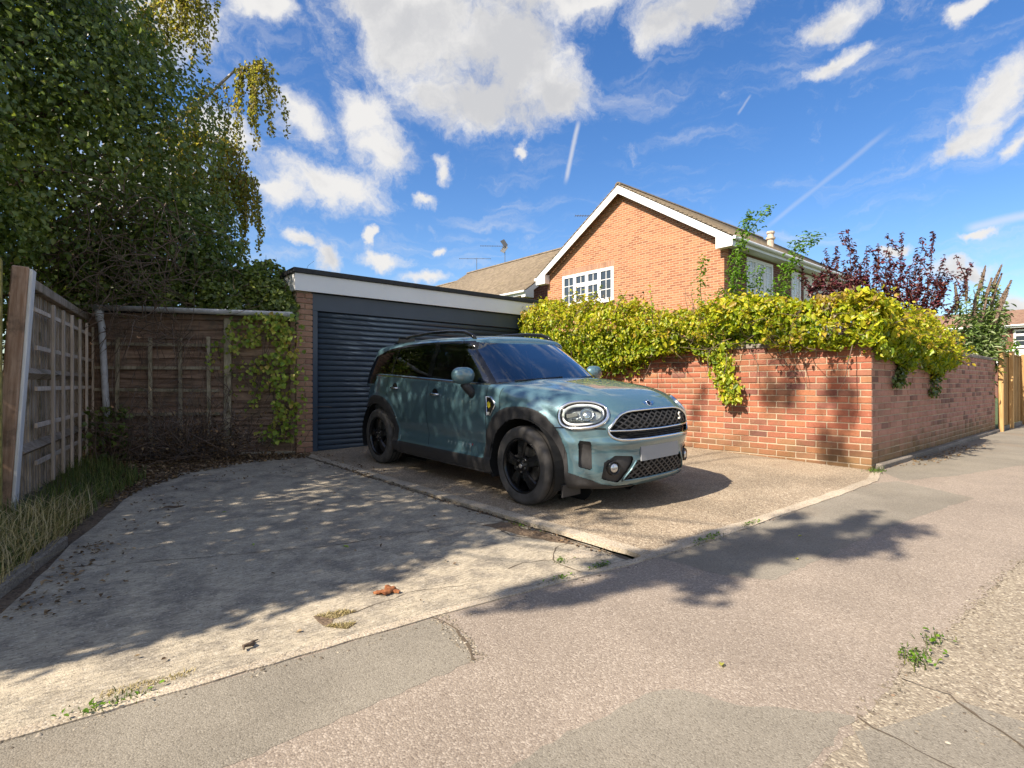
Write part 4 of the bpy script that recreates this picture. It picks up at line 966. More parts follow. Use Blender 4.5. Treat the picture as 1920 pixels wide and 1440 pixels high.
# honeycomb bars
def mesh_bars(y1, z0f, z1f, step, par, lift, r=0.005):
    mb = MB()
    nrow = 6
    zs0, zs1 = z0f(0), z1f(0)
    ny = int(2 * y1 / step)
    for i in range(-ny, ny + 1):
        for j in range(nrow):
            y0 = i * step / 2 + 0; 
            if (i + j) % 2: continue
            h = (zs1 - zs0) / nrow; za = zs0 + j * h
            for sdir in (-1, 1):
                ya, yb = y0, y0 + sdir * step / 2; zb_ = za + h
                lim = lambda yy, zz: abs(yy) < y1 and z0f(abs(yy)) <= zz <= z1f(abs(yy))
                if lim(ya, za + 1e-4) and lim(yb, zb_ - 1e-4): mb.bar((xs_at(ya, za) + lift, ya, za), (xs_at(yb, zb_) + lift, yb, zb_), 0.012, r * 1.6, (1, 0, 0))
    return mb.obj('mesh_insert', MATS['black_plastic'], par)
gz1 = lambda y: np.interp(y, [0, 0.30, 0.43, 0.515, 0.578], [0.822, 0.820, 0.806, 0.768, 0.705])
mesh_bars(0.57, lambda y: 0.680, gz1, 0.088, grf, -0.012, 0.0035)
for k in range(3):
    z = 0.618 + k * 0.018; front_curve(dens_([(-0.50, z), (0, z - 0.003), (0.50, z)], 10), -0.015, 0.004, 'grille_slat', 'gloss_black', grf, 4)
mesh_bars(0.42, lambda y: 0.275, lambda y: np.interp(y, [0, 0.33, 0.445], [0.425, 0.425, 0.275]), 0.080, lg, -0.010)
front_curve(dens_([(-0.33, 0.428), (-0.452, 0.268), (0, 0.262), (0.452, 0.268), (0.33, 0.428)], 10), 0.004, 0.007, 'grille_rim', 'car_paint', lg)
# ---- head lamps
_lm = front & (np.abs(hw_) < 0.3) & (Y > 0.3) & (np.hypot(hu / 0.23, hv / 0.15) < 1); _a, _b = hu[_lm], hv[_lm] + 0.06 * hu[_lm]
_lc = np.linalg.lstsq(np.c_[np.ones(len(_a)), _a, _b, _a * _a, _a * _b, _b * _b, _a ** 3, _a * _a * _b, _a * _b * _b, _b ** 3], hw_[_lm], rcond=None)[0]
for s in (-1, 1):
    hl = cpart('headlight', *lo.part(L_('lamp_lens'), s, 0.002), 'glass_clear'); 
    cpart('housing', *lo.part(fm(lring) < -0.004, s, -0.050), 'lamp_bowl', hl)
    m = np.array([1, s, 1.0])
    def lp(u, v, w): return tuple((hc + he1 * u + he2 * (v - 0.06 * u) + hn * w) * m)
    def surf_w(u, v):
        return float(np.dot(_lc, [1, u, v, u * u, u * v, v * v, u ** 3, u * u * v, u * v * v, v ** 3]))
    tt = np.linspace(0, 2 * np.pi, 56, endpoint=False); sp_ = lambda c, k: np.sign(c) * abs(c) ** (2 / k)
    MB().tube([lp(0.162 * sp_(math.cos(t), 2.5), 0.080 * sp_(math.sin(t), 2.3), surf_w(0.162 * sp_(math.cos(t), 2.5), 0.080 * sp_(math.sin(t), 2.3)) - 0.012) for t in tt], 0.0145, 8, True).obj('daytime_ring', MATS['drl_white'], hl, True)
    for (ka, kb, kw, kr, nm_, mt_) in ((0.201, 0.113, 0.004, 0.0145, 'chrome_ring', 'chrome'), (0.184, 0.098, 0.002, 0.005, 'lamp_gasket', 'gloss_black')):
        MB().tube([lp(ka * sp_(math.cos(t), 2.5), kb * sp_(math.sin(t), 2.3), surf_w(ka * sp_(math.cos(t), 2.5), kb * sp_(math.sin(t), 2.3)) + kw) for t in tt], kr, 8, True).obj(nm_, MATS[mt_], hl, True)
    for (cu, cv_, rad, mt) in ((-0.030, 0.005, 0.050, 'reflector'),):
        w0 = surf_w(cu, cv_) - 0.042
        mb = MB()
        pr = [(0.0, 0.012), (0.5, 0.010), (0.85, 0.0), (1.0, -0.012), (1.08, 0.016), (1.15, 0.016), (1.18, -0.03)]
        k = 20; o = []
        for (rr_, hh) in pr:
            for j in range(k): a = 2 * np.pi * j / k; mb.v.append(lp(cu + rad * rr_ * math.cos(a), cv_ + rad * rr_ * math.sin(a), w0 + hh))
        for i in range(len(pr) - 1):
            for j in range(k): mb.f.append((i * k + j, i * k + (j + 1) % k, (i + 1) * k + (j + 1) % k, (i + 1) * k + j))
        mb.obj('projector', MATS[mt], hl, True)
    mb = MB()
    for q in range(5): mb.bar(lp(0.0 + q * 0.02, -0.045, surf_w(0.02 * q, -0.045) - 0.03), lp(0.012 + q * 0.02, -0.02, surf_w(0.02 * q, -0.03) - 0.03), 0.014, 0.006)
    mb.bar(lp(0.045, 0.012, surf_w(.045, .012) - 0.03), lp(0.135, 0.004, surf_w(.135, .004) - 0.03), 0.02, 0.03)
    mb.bar(lp(-0.12, -0.040, surf_w(-.12, -.04) - 0.035), lp(0.12, -0.034, surf_w(.12, -.034) - 0.035), 0.03, 0.006).obj('reflector_strip', MATS['reflector'], hl)
    # fog lamp
    fy, fz = 0.530 * s, 0.378; fx = xs_at(fy, fz)
    ang = 0.30 * s; Mx = Matrix.Translation((fx - 0.012, fy, fz)) @ Matrix.Rotation(ang, 4, 'Z') @ Matrix.Rotation(R(-90), 4, 'Z')
    fo = MB().lathe([(0.0, 0.022), (0.025, 0.02), (0.040, 0.010), (0.044, -0.005)], 24, Mx).obj('fog_lamp', MATS['reflector'], fogs[s], True)
    MB().lathe([(0.044, -0.005), (0.050, 0.018), (0.056, 0.018), (0.060, -0.02)], 24, Mx).obj('fog_lamp_bezel', MATS['gloss_black'], fogs[s], True)
# ---- number plate, bonnet badge, grille letter
px_ = xs_at(0.26, 0.46)
pp = [(xs_at(y, 0.46) + 0.012, y) for y in np.linspace(-0.28, 0.28, 9)]
mb = MB(); V = []; 
for (x, y) in pp: V += [(x + 0.004, y, 0.418), (x - 0.004, y, 0.535), (x - 0.008, y, 0.418), (x - 0.016, y, 0.535)]
F_ = []
for i in range(8): o = i * 4; F_ += [(o, o + 4, o + 5, o + 1), (o + 2, o + 3, o + 7, o + 6), (o + 1, o + 5, o + 7, o + 3), (o, o + 2, o + 6, o + 4)]
F_ += [(0, 1, 3, 2), (32, 34, 35, 33)]
mb.add(V, F_).obj('number_plate', MATS['plate_grey'], car)['label'] = 'blank grey number plate'
def text_obj(txt, size, mat, parent, M, extrude=0.002, name='lettering'):
    cu = bpy.data.curves.new(name, 'FONT'); cu.body = txt; cu.size = size; cu.extrude = extrude; cu.align_x = 'CENTER'; cu.align_y = 'CENTER'
    t = bpy.data.objects.new(name, cu); COL.objects.link(t); bpy.context.view_layer.update()
    me = bpy.data.meshes.new_from_object(t.evaluated_get(bpy.context.evaluated_depsgraph_get())); bpy.data.objects.remove(t); me.name = name; me.materials.clear()
    o = link(name, me, MATS[mat], parent); o.matrix_local = M; return o
frontM = Matrix(((0, 0, 1, 0), (1, 0, 0, 0), (0, 1, 0, 0), (0, 0, 0, 1)))          # text x -> car y, text y -> z, facing +x
text_obj('S', 0.095, 'badge_white', grf, Matrix.Translation((xs_at(0.33, 0.745) + 0.012, 0.33, 0.745)) @ Matrix.Rotation(0.16, 4, 'Z') @ frontM, 0.004)
bx_ = surf_point(0.0, 0.868); badge_M = Matrix.Translation((bx_[0] + 0.004, 0, 0.868)) @ Matrix.Rotation(R(-32), 4, 'Y')
bd = MB().lathe([(0.0, 0.006), (0.022, 0.006), (0.026, 0.009), (0.031, 0.009), (0.033, 0.0)], 24, badge_M @ Matrix.Rotation(R(-90), 4, 'Z')).obj('bonnet_badge', MATS['chrome'], car, True)
MB().lathe([(0.0, 0.0085), (0.020, 0.0085), (0.021, 0.006)], 20, badge_M @ Matrix.Rotation(R(-90), 4, 'Z')).obj('badge_disc', MATS['gloss_black'], bd)
for s in (-1, 1):
    mb = MB()
    for k in range(3): mb.add([tuple(badge_M @ Vector((0.006, s * 0.034, 0.014 - k * 0.011))), tuple(badge_M @ Vector((0.006, s * (0.085 - k * 0.012), 0.016 - k * 0.012))), tuple(badge_M @ Vector((0.006, s * (0.080 - k * 0.012), 0.007 - k * 0.011))), tuple(badge_M @ Vector((0.006, s * 0.034, 0.005 - k * 0.011)))], [(0, 1, 2, 3)])
    mb.obj('badge_wing', MATS['chrome'], bd)
# ---- shut lines
def side_y(x, z, off=0.0):
    d = np.hypot(X - x, Z - z) + np.where(side, 0, 9); i = np.unravel_index(np.argmin(d), d.shape); return lo.V[i][1] + off
def side_line(pts, w, s, name, mat, parent, lift=0.0015, k=14):
    P_ = dens_(pts, k); L, Q = [], []
    for i in range(len(P_)):
        a, b = np.array(P_[max(i - 1, 0)]), np.array(P_[min(i + 1, len(P_) - 1)]); t = b - a; nn = np.array([-t[1], t[0]]) / np.linalg.norm(t) * w / 2; c = np.array(P_[i])
        yy = side_y(*c) + lift
        L.append((c[0] + nn[0], s * yy, c[1] + nn[1])); Q.append((c[0] - nn[0], s * yy, c[1] - nn[1]))
    m = len(P_); return link(name, np_mesh(name, L + Q, np.array([(i, i + 1, m + i + 1, m + i) for i in range(m - 1)])), MATS[mat], parent)
for s in (-1, 1):
    side_line([(-0.19, 1.04), (-0.19, 0.5), (-0.185, 0.34)], 0.006, s, 'shut_line', 'dark_cavity', doors['front_door', s])
    side_line([(0.845, 1.03), (0.85, 0.7), (0.84, 0.45), (0.80, 0.34)], 0.006, s, 'shut_line', 'dark_cavity', doors['front_door', s])
    side_line([(-1.12, 1.08), (-1.13, 0.92), (-1.07, 0.84)], 0.006, s, 'shut_line', 'dark_cavity', doors['rear_door', s])
    side_line([(1.04, 1.0), (1.05, 0.85), (1.06, 0.78)], 0.006, s, 'shut_line', 'dark_cavity', doors['scuttle_panel', s])
    side_line([(0.86, 1.02), (0.4, 1.028), (-0.2, 1.05), (-1.0, 1.075), (-1.7, 1.09)], 0.022, s, 'belt_trim', 'chrome', doors['front_door', s], 0.004)
    # line under the head lamp
    P_ = [(xs_at(y, 0.693) + 0.0015, s * y, 0.693) for y in np.linspace(0.60, 0.845, 14)]
    MB().tube(P_, 0.005, 5).obj('shut_line', MATS['dark_cavity'], car)
    # side repeater frame with emblem
    pts = [(0.862, 0.912), (0.93, 0.908), (0.985, 0.862), (0.995, 0.835), (0.93, 0.748), (0.872, 0.742)]
    sy_ = [side_y(x, z) for x, z in pts]
    bez = MB().tube([(x, s * (y + 0.006), z) for (x, z), y in zip(pts, sy_)], 0.009, 6, True).obj('side_badge', MATS['chrome'], car, True)
    n = len(pts); MB().add([(x, s * (y + 0.005), z) for (x, z), y in zip(pts, sy_)], [tuple(range(n))]).obj('badge_face', MATS['gloss_black'], bez)
    MB().add([(0.905 + 0.030 * math.cos(a) * (1 if i % 2 else 0.72), s * (side_y(0.91, 0.84) + 0.009), 0.842 + 0.034 * math.sin(a) * (1 if i % 2 else 0.72)) for i, a in enumerate(np.linspace(0, 2 * np.pi, 12, endpoint=False))], [tuple(range(12))]).obj('plug_emblem', MATS['badge_yellow'], bez)
    MB().add([(0.872, s * (side_y(0.89, 0.765) + 0.008), 0.775), (0.918, s * (side_y(0.91, 0.765) + 0.008), 0.775), (0.908, s * (side_y(0.90, 0.75) + 0.008), 0.752), (0.875, s * (side_y(0.89, 0.75) + 0.008), 0.750)], [(0, 1, 2, 3)]).obj('name_strip', MATS['badge_white'], bez)
    # door handles
    for (hx, hz, dn) in ((-0.015, 0.905, 'front_door'), (-0.905, 0.945, 'rear_door')):
        y = side_y(hx, hz)
        h = MB().tube([(hx - 0.085, s * (y + 0.004), hz + 0.004), (hx - 0.06, s * (y + 0.030), hz), (hx, s * (y + 0.036), hz - 0.001), (hx + 0.05, s * (y + 0.030), hz - 0.002), (hx + 0.075, s * (y + 0.004), hz - 0.002)], [0.009, 0.012, 0.013, 0.012, 0.009], 8).obj('handle', MATS['chrome'], doors[dn, s], True)
        MB().lathe([(0.0, 0.0012), (0.05, 0.0012), (0.055, 0.0)], 20, Matrix.Translation((hx - 0.01, s * (y + 0.001), hz + 0.004)) @ Matrix.Scale(s, 4, (0, 1, 0))).obj('handle_recess', MATS['gloss_black'], doors[dn, s])
    # "ALL4" script low on the door
    Mt = Matrix.Translation((0.56, s * (side_y(0.56, 0.44) + 0.003), 0.44)) @ (Matrix.Rotation(R(90), 4, 'X') if s < 0 else Matrix.Rotation(R(180), 4, 'Z') @ Matrix.Rotation(R(90), 4, 'X'))
    text_obj('ALL', 0.030, 'chrome', doors['front_door', s], Mt)
    text_obj('4', 0.030, 'badge_red', doors['front_door', s], Mt @ Matrix.Translation((0.043, 0, 0)))

# ---- greenhouse
gh = Shell(pchip([0.95, 1.05, 1.2, 1.35, 1.46, 1.55], [0.845, 0.828, 0.785, 0.728, 0.675, 0.62]), pchip([0.95, 1.05, 1.2, 1.35, 1.45, 1.55], [1.11, 0.99, 0.795, 0.575, 0.42, 0.26]),
           pchip([0.95, 1.1, 1.3, 1.45, 1.55], [-2.05, -2.00, -1.88, -1.76, -1.66]), lambda z: pchip([0.95, 1.05, 1.45, 1.55], [0.70, 0.60, 0.12, -0.02])(z), -1.55, 2.0, 4.2, 2.6, 4.5, (0.0105, 1.2))
zr_ = pchip([-2.0, -1.7, -1.2, -0.5, 0.0, 0.3, 0.5], [1.43, 1.478, 1.515, 1.540, 1.532, 1.508, 1.475])
gh.build(lambda x: np.full(np.shape(x), 0.955), lambda x, y: zr_(x) - 0.035 * (np.abs(y) / 0.6) ** 2.2, lambda x, U: np.where(U[:, 2] == 0, 0.11, 0.13) + 0 * x, lambda x, U: np.where(U[:, 1] > 0.93, 0.085, 0.045 + 0.04 * sstep(U[:, 1], 0.7, 0.95)) + 0 * x, (-1.2, 0.0), 46, 16, 26)
X2, Y2, Z2 = (gh.V[..., i].copy() for i in range(3)); uu = np.broadcast_to(gh.U[:, None, :], gh.V.shape)
fq = uu[..., 2] == 0
ny = np.where(fq, Y2 / np.maximum(gh.Wz(Z2), 0.1), big)
scr = np.where(fq, np.maximum(np.maximum((ny - 0.905) * 0.7, 0.99 - Z2), Z2 - (zr_(X2) - 0.058)), 0.5)
apil = np.where(fq | (X2 > -0.2), 0.0, 1.0)
sd_ = np.where(uu[..., 2] != 0, True, ny > 0.80)
wA = poly_sdf(X2, Z2, [(0.795, 1.03), (0.325, 1.43), (-0.195, 1.437), (-0.195, 1.045)], 0.018)
wB = poly_sdf(X2, Z2, [(-0.285, 1.048), (-0.285, 1.437), (-0.86, 1.425), (-1.07, 1.405), (-1.10, 1.068)], 0.018)
wC = poly_sdf(X2, Z2, [(-1.135, 1.07), (-1.105, 1.40), (-1.40, 1.372), (-1.62, 1.30), (-1.78, 1.10)], 0.018)
blk = poly_sdf(X2, Z2, [(0.86, 1.0), (0.36, 1.452), (-0.2, 1.462), (-0.9, 1.45), (-1.3, 1.41), (-1.64, 1.325), (-1.83, 1.085), (-1.8, 0.98), (0.86, 0.98)], 0.01)
for nm in ('wA', 'wB', 'wC', 'blk'): globals()[nm] = np.where(sd_ & (uu[..., 2] < 2.5), globals()[nm], 0.5)
blkF = np.where(fq, np.maximum(0.0, 0) + np.where(ny > 0.905, -0.02, 0.02), 0.5)
for nm in ('wA', 'wB', 'wC', 'blk', 'scr'): globals()[nm] = gh.snap(globals()[nm])
fg = gh.fmean; lb = np.full(fg(X2).shape, 'roof', dtype=object)
lb[(fg(Z2) < 1.40) & (fg(X2) < -1.4)] = 'tail_pillar'
lb[fg(blk) < 0] = 'pillar_trim'
zlim = fg(zr_(X2)) - 0.045
lb[(fg(np.where(fq, 1.0, 0.0)) > 0.5) & (fg(Z2) < zlim - 0.013) & (fg(np.where(fq, ny, 0)) < 1.2)] = 'pillar_trim'
lb[fg(wA) < 0] = 'front_glass'; lb[fg(wB) < 0] = 'rear_glass'; lb[fg(wC) < 0] = 'quarter_glass'; lb[fg(scr) < 0] = 'windscreen'
rear = (fg(X2) < -1.78) & (fg(Z2) > 1.12) & (fg(Z2) < 1.39) & (fg(Y2) < 0.60); lb[rear] = 'rear_screen'
K = lambda n: lb == n
roof = cpart('roof', *gh.part(K('roof') | K('tail_pillar')), 'car_paint')
for s in (-1, 1): cpart('pillar_trim', *gh.part(K('pillar_trim'), s), 'gloss_black')
ws_ = cpart('windscreen', *gh.part(K('windscreen')), 'glass_screen'); cpart('rear_screen', *gh.part(K('rear_screen')), 'glass_dark')
for s in (-1, 1):
    cpart('side_window', *gh.part(K('front_glass'), s, -0.004), 'glass_side', doors['front_door', s]); cpart('side_window', *gh.part(K('rear_glass'), s, -0.004), 'glass_dark', doors['rear_door', s]); cpart('quarter_window', *gh.part(K('quarter_glass'), s, -0.004), 'glass_dark')
    # roof rail
    def ry(x): 
        d = np.abs(X2 - x) + np.where((uu[..., 2] == 1) | True, 0, 0) + np.abs(Y2 - 0.60) * 2 + np.where(Z2 > 1.38, 0, 9); i = np.unravel_index(np.argmin(d), d.shape); return gh.V[i]
    xs_ = [0.30, 0.24, 0.12, -0.15, -0.6, -1.05, -1.30, -1.42]; lift = [0.0, 0.030, 0.055, 0.066, 0.066, 0.060, 0.030, -0.005]
    P_ = [(x, s * 0.585, zr_(x) - 0.035 * (0.585 / 0.6) ** 2.2 + l) for x, l in zip(xs_, lift)]
    rl = MB().tube(P_, [0.018, 0.021, 0.021, 0.020, 0.020, 0.020, 0.020, 0.016], 8).obj('roof_rail', MATS['gloss_black'], car, True)
    MB().bar((-1.12, s * 0.585, zr_(-1.12) - 0.045), (-1.12, s * 0.585, zr_(-1.12) + 0.03), 0.03, 0.22, (0, 1, 0)).obj('rail_foot', MATS['gloss_black'], rl)
    # door mirror
    mc = Vector((0.60, s * 0.985, 1.105)); mb = MB(); nu, nvv = 22, 14
    for i in range(nvv + 1):
        ph = -np.pi / 2 + np.pi * i / nvv
        for j in range(nu):
            th = 2 * np.pi * j / nu; cxp = lambda c, k: np.sign(c) * abs(c) ** k
            px2 = 0.085 * cxp(math.cos(ph), 0.75) * cxp(math.cos(th), 0.8); py2 = 0.125 * cxp(math.cos(ph), 0.75) * cxp(math.sin(th), 0.75); pz2 = 0.082 * cxp(math.sin(ph), 0.85)
            if px2 < 0: px2 *= 0.35
            px2 -= 0.10 * abs(py2) * (1 if s * py2 > 0 else 0.2)
            mb.v.append(tuple(mc + Vector((px2, py2, pz2))))
    for i in range(nvv):
        for j in range(nu): mb.f.append((i * nu + j, i * nu + (j + 1) % nu, (i + 1) * nu + (j + 1) % nu, (i + 1) * nu + j))
    mi = mb.obj('door_mirror', MATS['car_paint'], car, True)
    MB().tube([mc + Vector((-0.005, -s * 0.02, -0.07)), mc + Vector((0.005, -s * 0.045, -0.11)), mc + Vector((0.012, -s * 0.085, -0.15)), Vector((0.62, s * 0.865, 0.925))], [0.048, 0.045, 0.044, 0.05], 10).obj('mirror_stalk', MATS['black_plastic'], mi, True)
    MB().lathe([(0.0, 0), (0.07, 0)], 20, Matrix.Translation(mc + Vector((-0.031, 0, 0))) @ Matrix.Rotation(R(90), 4, 'Z') @ Matrix.Scale(1.4, 4, (1, 0, 0))).obj('mirror_glass', MATS['chrome'], mi)
# ---- wheels
def superspoke(mb, ang, y0):
    """wide tapered spoke, outer face proud of the rim well"""
    prof = [(0.060, 0.034, 0.010), (0.11, 0.040, 0.020), (0.16, 0.047, 0.014), (0.205, 0.056, 0.002), (0.228, 0.060, -0.004)]
    c, s = math.cos(ang), math.sin(ang); o = len(mb.v); 
    for (r, w, h) in prof:
        for (t, dy) in ((-1, -0.022), (-0.78, 0.0), (0.0, -0.005), (0.78, 0.0), (1, -0.022)):
            x, z = r, t * w; mb.v.append((x * c - z * s, y0 + h + dy, x * s + z * c))
    for i in range(len(prof) - 1):
        for j in range(4): mb.f.append((o + i * 5 + j, o + i * 5 + j + 1, o + (i + 1) * 5 + j + 1, o + (i + 1) * 5 + j))
def wheel(x, s):
    y = s * 0.795; w = empty('wheel'); w.parent = car; w.location = (x, y, WR); fl = Matrix.Scale(s, 4, (0, 1, 0))
    tp = [(0.232, -0.105), (0.25, -0.112), (0.285, -0.116), (0.315, -0.108), (0.332, -0.095), (0.338, -0.07), (0.340, -0.03), (0.340, 0.03), (0.338, 0.07), (0.332, 0.095), (0.315, 0.108), (0.297, 0.114), (0.293, 0.1125), (0.270, 0.1155), (0.25, 0.112), (0.237, 0.106), (0.232, 0.10)]
    ty = MB().lathe(tp, 56, fl).obj('tyre', MATS['tyre_rubber'], w, True)
    gm = MB()
    for yy in (-0.05, 0.0, 0.05): gm.lathe([(0.3405, yy - 0.005), (0.3415, yy), (0.3405, yy + 0.005)], 56, fl)
    gm.obj('tread_groove', MATS['dark_cavity'], w)
    MB().lathe([(0.234, 0.103), (0.238, 0.1095), (0.230, 0.111), (0.222, 0.104), (0.214, 0.08), (0.205, 0.0), (0.205, -0.09), (0.235, -0.105)], 56, fl).obj('rim', MATS['wheel_black'], w, True)
    mb = MB()
    for k in range(5): superspoke(mb, 2 * math.pi * k / 5 + 0.35, 0.088)
    mb2 = MB(); mb2.add([tuple(fl @ Vector(v)) for v in mb.v], mb.f); 
    for k in range(5):
        sp1 = MB(); superspoke(sp1, 2 * math.pi * k / 5 + 0.35, 0.088); q = MB(); q.add([tuple(fl @ Vector(v)) for v in sp1.v], sp1.f); q.obj('spoke', MATS['wheel_black'], w)
    MB().lathe([(0.0, 0.112), (0.028, 0.112), (0.033, 0.108), (0.036, 0.10), (0.070, 0.098), (0.080, 0.085), (0.082, 0.05)], 32, fl).obj('hub', MATS['wheel_black'], w, True)
    MB().lathe([(0.0, 0.1135), (0.018, 0.1135), (0.020, 0.112)], 20, fl).obj('hub_cap', MATS['chrome'], w)
    for k in range(5):
        a = 2 * math.pi * k / 5 + 0.35 + math.pi / 5; MB().lathe([(0.0, 0.108), (0.008, 0.108), (0.009, 0.09)], 8, Matrix.Translation((0.052 * math.cos(a), 0, 0.052 * math.sin(a))) @ fl).obj('wheel_bolt', MATS['disc_steel'], w)
    MB().lathe([(0.06, 0.022), (0.155, 0.022), (0.158, 0.010), (0.155, -0.002), (0.06, -0.002)], 40, fl).obj('brake_disc', MATS['disc_steel'], w)
    cm = MB(); cm.box(-0.155, -0.085, s * 0.0, s * 0.055, -0.06, 0.07).obj('brake_caliper', MATS['black_plastic'], w, bevel=0.01)
    MB().lathe([(0.0, -0.08), (0.225, -0.08)], 40, fl).obj('backing_plate', MATS['dark_cavity'], w)
    # wheel well
    n = 26; V, F_ = [], []
    for i in range(n + 1):
        a = math.pi * (-0.12) + math.pi * 1.24 * i / n; V += [(0.425 * math.cos(a), s * 0.10 + s * 0.015, 0.425 * math.sin(a)), (0.425 * math.cos(a), -s * 0.45, 0.425 * math.sin(a))]
    for i in range(n): F_.append((2 * i, 2 * i + 1, 2 * i + 3, 2 * i + 2))
    k = len(V); V += [(0.425 * math.cos(a), -s * 0.45, 0.425 * math.sin(a)) for a in np.linspace(0, 2 * np.pi, 24, endpoint=False)]; F_.append(tuple(range(k, k + 24)))
    me = bpy.data.meshes.new('wheel_well'); me.from_pydata(V, [], F_); o = link('wheel_well', me, MATS['dark_cavity'], w)
for x in (AX, -AX):
    for s in (-1, 1): wheel(x, s)
# ---- underside and interior
MB().prism([(-2.0, 0), (1.6, 0), (1.6, 0.04), (-2.0, 0.04)], 1.3, Matrix.Translation((0, -0.65, 0.19))).obj('underbody', MATS['dark_cavity'], car)
for s in (-1, 1): MB().box(-0.92, 0.92, min(s * 0.70, s * 0.875), max(s * 0.70, s * 0.875), 0.195, 0.23).obj('sill', MATS['black_plastic'], car, bevel=0.01)
for s in (-1, 1): MB().box(1.74, 1.76, min(s * 0.60, s * 0.82), max(s * 0.60, s * 0.82), 0.13, 0.23).obj('air_deflector', MATS['black_plastic'], car)
cab = MB().box(-1.85, 0.55, -0.80, 0.80, 0.30, 0.36).obj('cabin_floor', MATS['car_interior'], car)
for s in (-1, 1): MB().box(-1.55, 0.9, min(s * 0.79, s * 0.82), max(s * 0.79, s * 0.82), 0.30, 1.0).obj('door_card', MATS['car_interior'], car)
MB().box(-1.82, -1.75, -0.62, 0.62, 0.3, 1.05).obj('parcel_wall', MATS['car_interior'], car)
MB().add([(0.98, -0.72, 1.035), (0.98, 0.72, 1.035), (0.60, 0.78, 1.06), (0.60, -0.78, 1.06), (0.50, -0.78, 0.95), (0.50, 0.78, 0.95), (0.55, 0.78, 0.5), (0.55, -0.78, 0.5)], [(0, 1, 2, 3), (3, 2, 5, 4), (4, 5, 6, 7)]).obj('dashboard', MATS['car_interior'], car)
for sy_ in (-0.37, 0.37):
    st = MB().box(-0.55, 0.05, sy_ - 0.25, sy_ + 0.25, 0.45, 0.62).obj('seat', MATS['car_interior'], car, bevel=0.04)
    Mb = Matrix.Translation((-0.50, sy_, 0.60)) @ Matrix.Rotation(R(-18), 4, 'Y'); MB().box(-0.07, 0.07, -0.24, 0.24, 0, 0.60, Mb).obj('backrest', MATS['car_interior'], st, bevel=0.04)
    MB().box(-0.05, 0.05, -0.13, 0.13, 0.66, 0.86, Mb).obj('headrest', MATS['car_interior'], st, bevel=0.035)
    for q in (-0.05, 0.05): MB().tube([Mb @ Vector((0, q, 0.58)), Mb @ Vector((0, q, 0.68))], 0.007, 6).obj('headrest_post', MATS['chrome'], st)
sw = Matrix.Translation((0.36, -0.37, 0.98)) @ Matrix.Rotation(R(-62), 4, 'Y')
MB().tube([sw @ Vector((0.18 * math.cos(t), 0.18 * math.sin(t), 0)) for t in np.linspace(0, 2 * np.pi, 28, endpoint=False)], 0.015, 8, True).obj('steering_wheel', MATS['gloss_black'], car, True)
MB().box(-1.45, -1.0, -0.66, 0.66, 0.45, 0.98).obj('rear_bench', MATS['car_interior'], car, bevel=0.05)
MB().box(0.02, 0.06, -0.12, 0.12, 1.36, 1.43, Matrix.Translation((0.38, 0, 0))).obj('rear_view_mirror', MATS['gloss_black'], car, bevel=0.012)
# wipers
for (y0, y1) in ((-0.62, 0.02), (0.0, 0.60)):
    P_ = []
    for t in np.linspace(0, 1, 7):
        y = y0 + (y1 - y0) * t; z = 1.045 + 0.025 * t; d = np.abs(np.abs(Y2) - abs(y)) + np.abs(Z2 - z) + np.where(fq, 0, 9); i = np.unravel_index(np.argmin(d), d.shape); P_.append((gh.V[i][0] + 0.02, y, z + 0.008))
    MB().tube(P_, 0.009, 5).obj('wiper', MATS['gloss_black'], car)
MB().tube([(0.985 - 0.16 * (abs(y) / 0.78) ** 3.2 + 0.03, y, 1.045 - 0.03 * (y / 0.78) ** 2) for y in np.linspace(-0.78, 0.78, 25)], 0.022, 6).obj('cowl_seal', MATS['black_plastic'], car)
# ---- park it
CAR = dict(pos=(3.92, 4.81, 0.054), yaw=0.003, pitch=-0.022, roll=0.028, sy=0.94)
def car_matrix():
    y, p, rl = CAR['yaw'], CAR['pitch'], CAR['roll']
    f = Vector((-math.sin(y) * math.cos(p), -math.cos(y) * math.cos(p), math.sin(p))); r = Vector((-math.cos(y), math.sin(y), 0)); u = r.cross(f)
    c, s = math.cos(rl), math.sin(rl); r, u = r * c - u * s, u * c + r * s
    return Matrix((( f.x, -r.x, u.x, CAR['pos'][0]), (f.y, -r.y, u.y, CAR['pos'][1]), (f.z, -r.z, u.z, CAR['pos'][2]), (0, 0, 0, 1))) @ Matrix.Diagonal((1, CAR['sy'], 1, 1))
car.matrix_world = car_matrix()

# ------------------------------------------------------------------ timber of the boundary
def wood_mat(name, c1, c2, grain=(2, 2, 40), moss=None, rough=0.85):
    m, N, out = new_mat(name); p = coords(N)
    ri = N.n('ShaderNodeObjectInfo').outputs['Random']
    mp = N.n('ShaderNodeMapping'); N.put(mp.inputs[0], p); mp.inputs['Scale'].default_value = grain
    off = N.n('ShaderNodeCombineXYZ'); N.put(off.inputs[0], N.math('MULTIPLY', ri, 37.0)); N.put(off.inputs[2], N.math('MULTIPLY', ri, 11.0)); N.t.links.new(off.outputs[0], mp.inputs['Location'])
    g = N.noise(mp.outputs[0], 1.0, 6, 0.65)
    c = N.mix(N.ramp(g, 0.3, 0.7), c1, c2)
    c = N.mix(1.0, c, N.mix(ri, (0.75,) * 3, (1.25,) * 3), 'MULTIPLY')
    if moss: c = N.mix(N.ramp(N.noise(wpos(N), 5, 6, 0.65), 0.48, 0.70, 0, 0.8), c, moss)
    principled(N, out, c, rough, 0, 0.2, g, 0.5, 0.006); return m
wood_mat('trellis_pale', (0.42, 0.34, 0.27), (0.62, 0.52, 0.43), (30, 30, 2.5), (0.36, 0.31, 0.22))
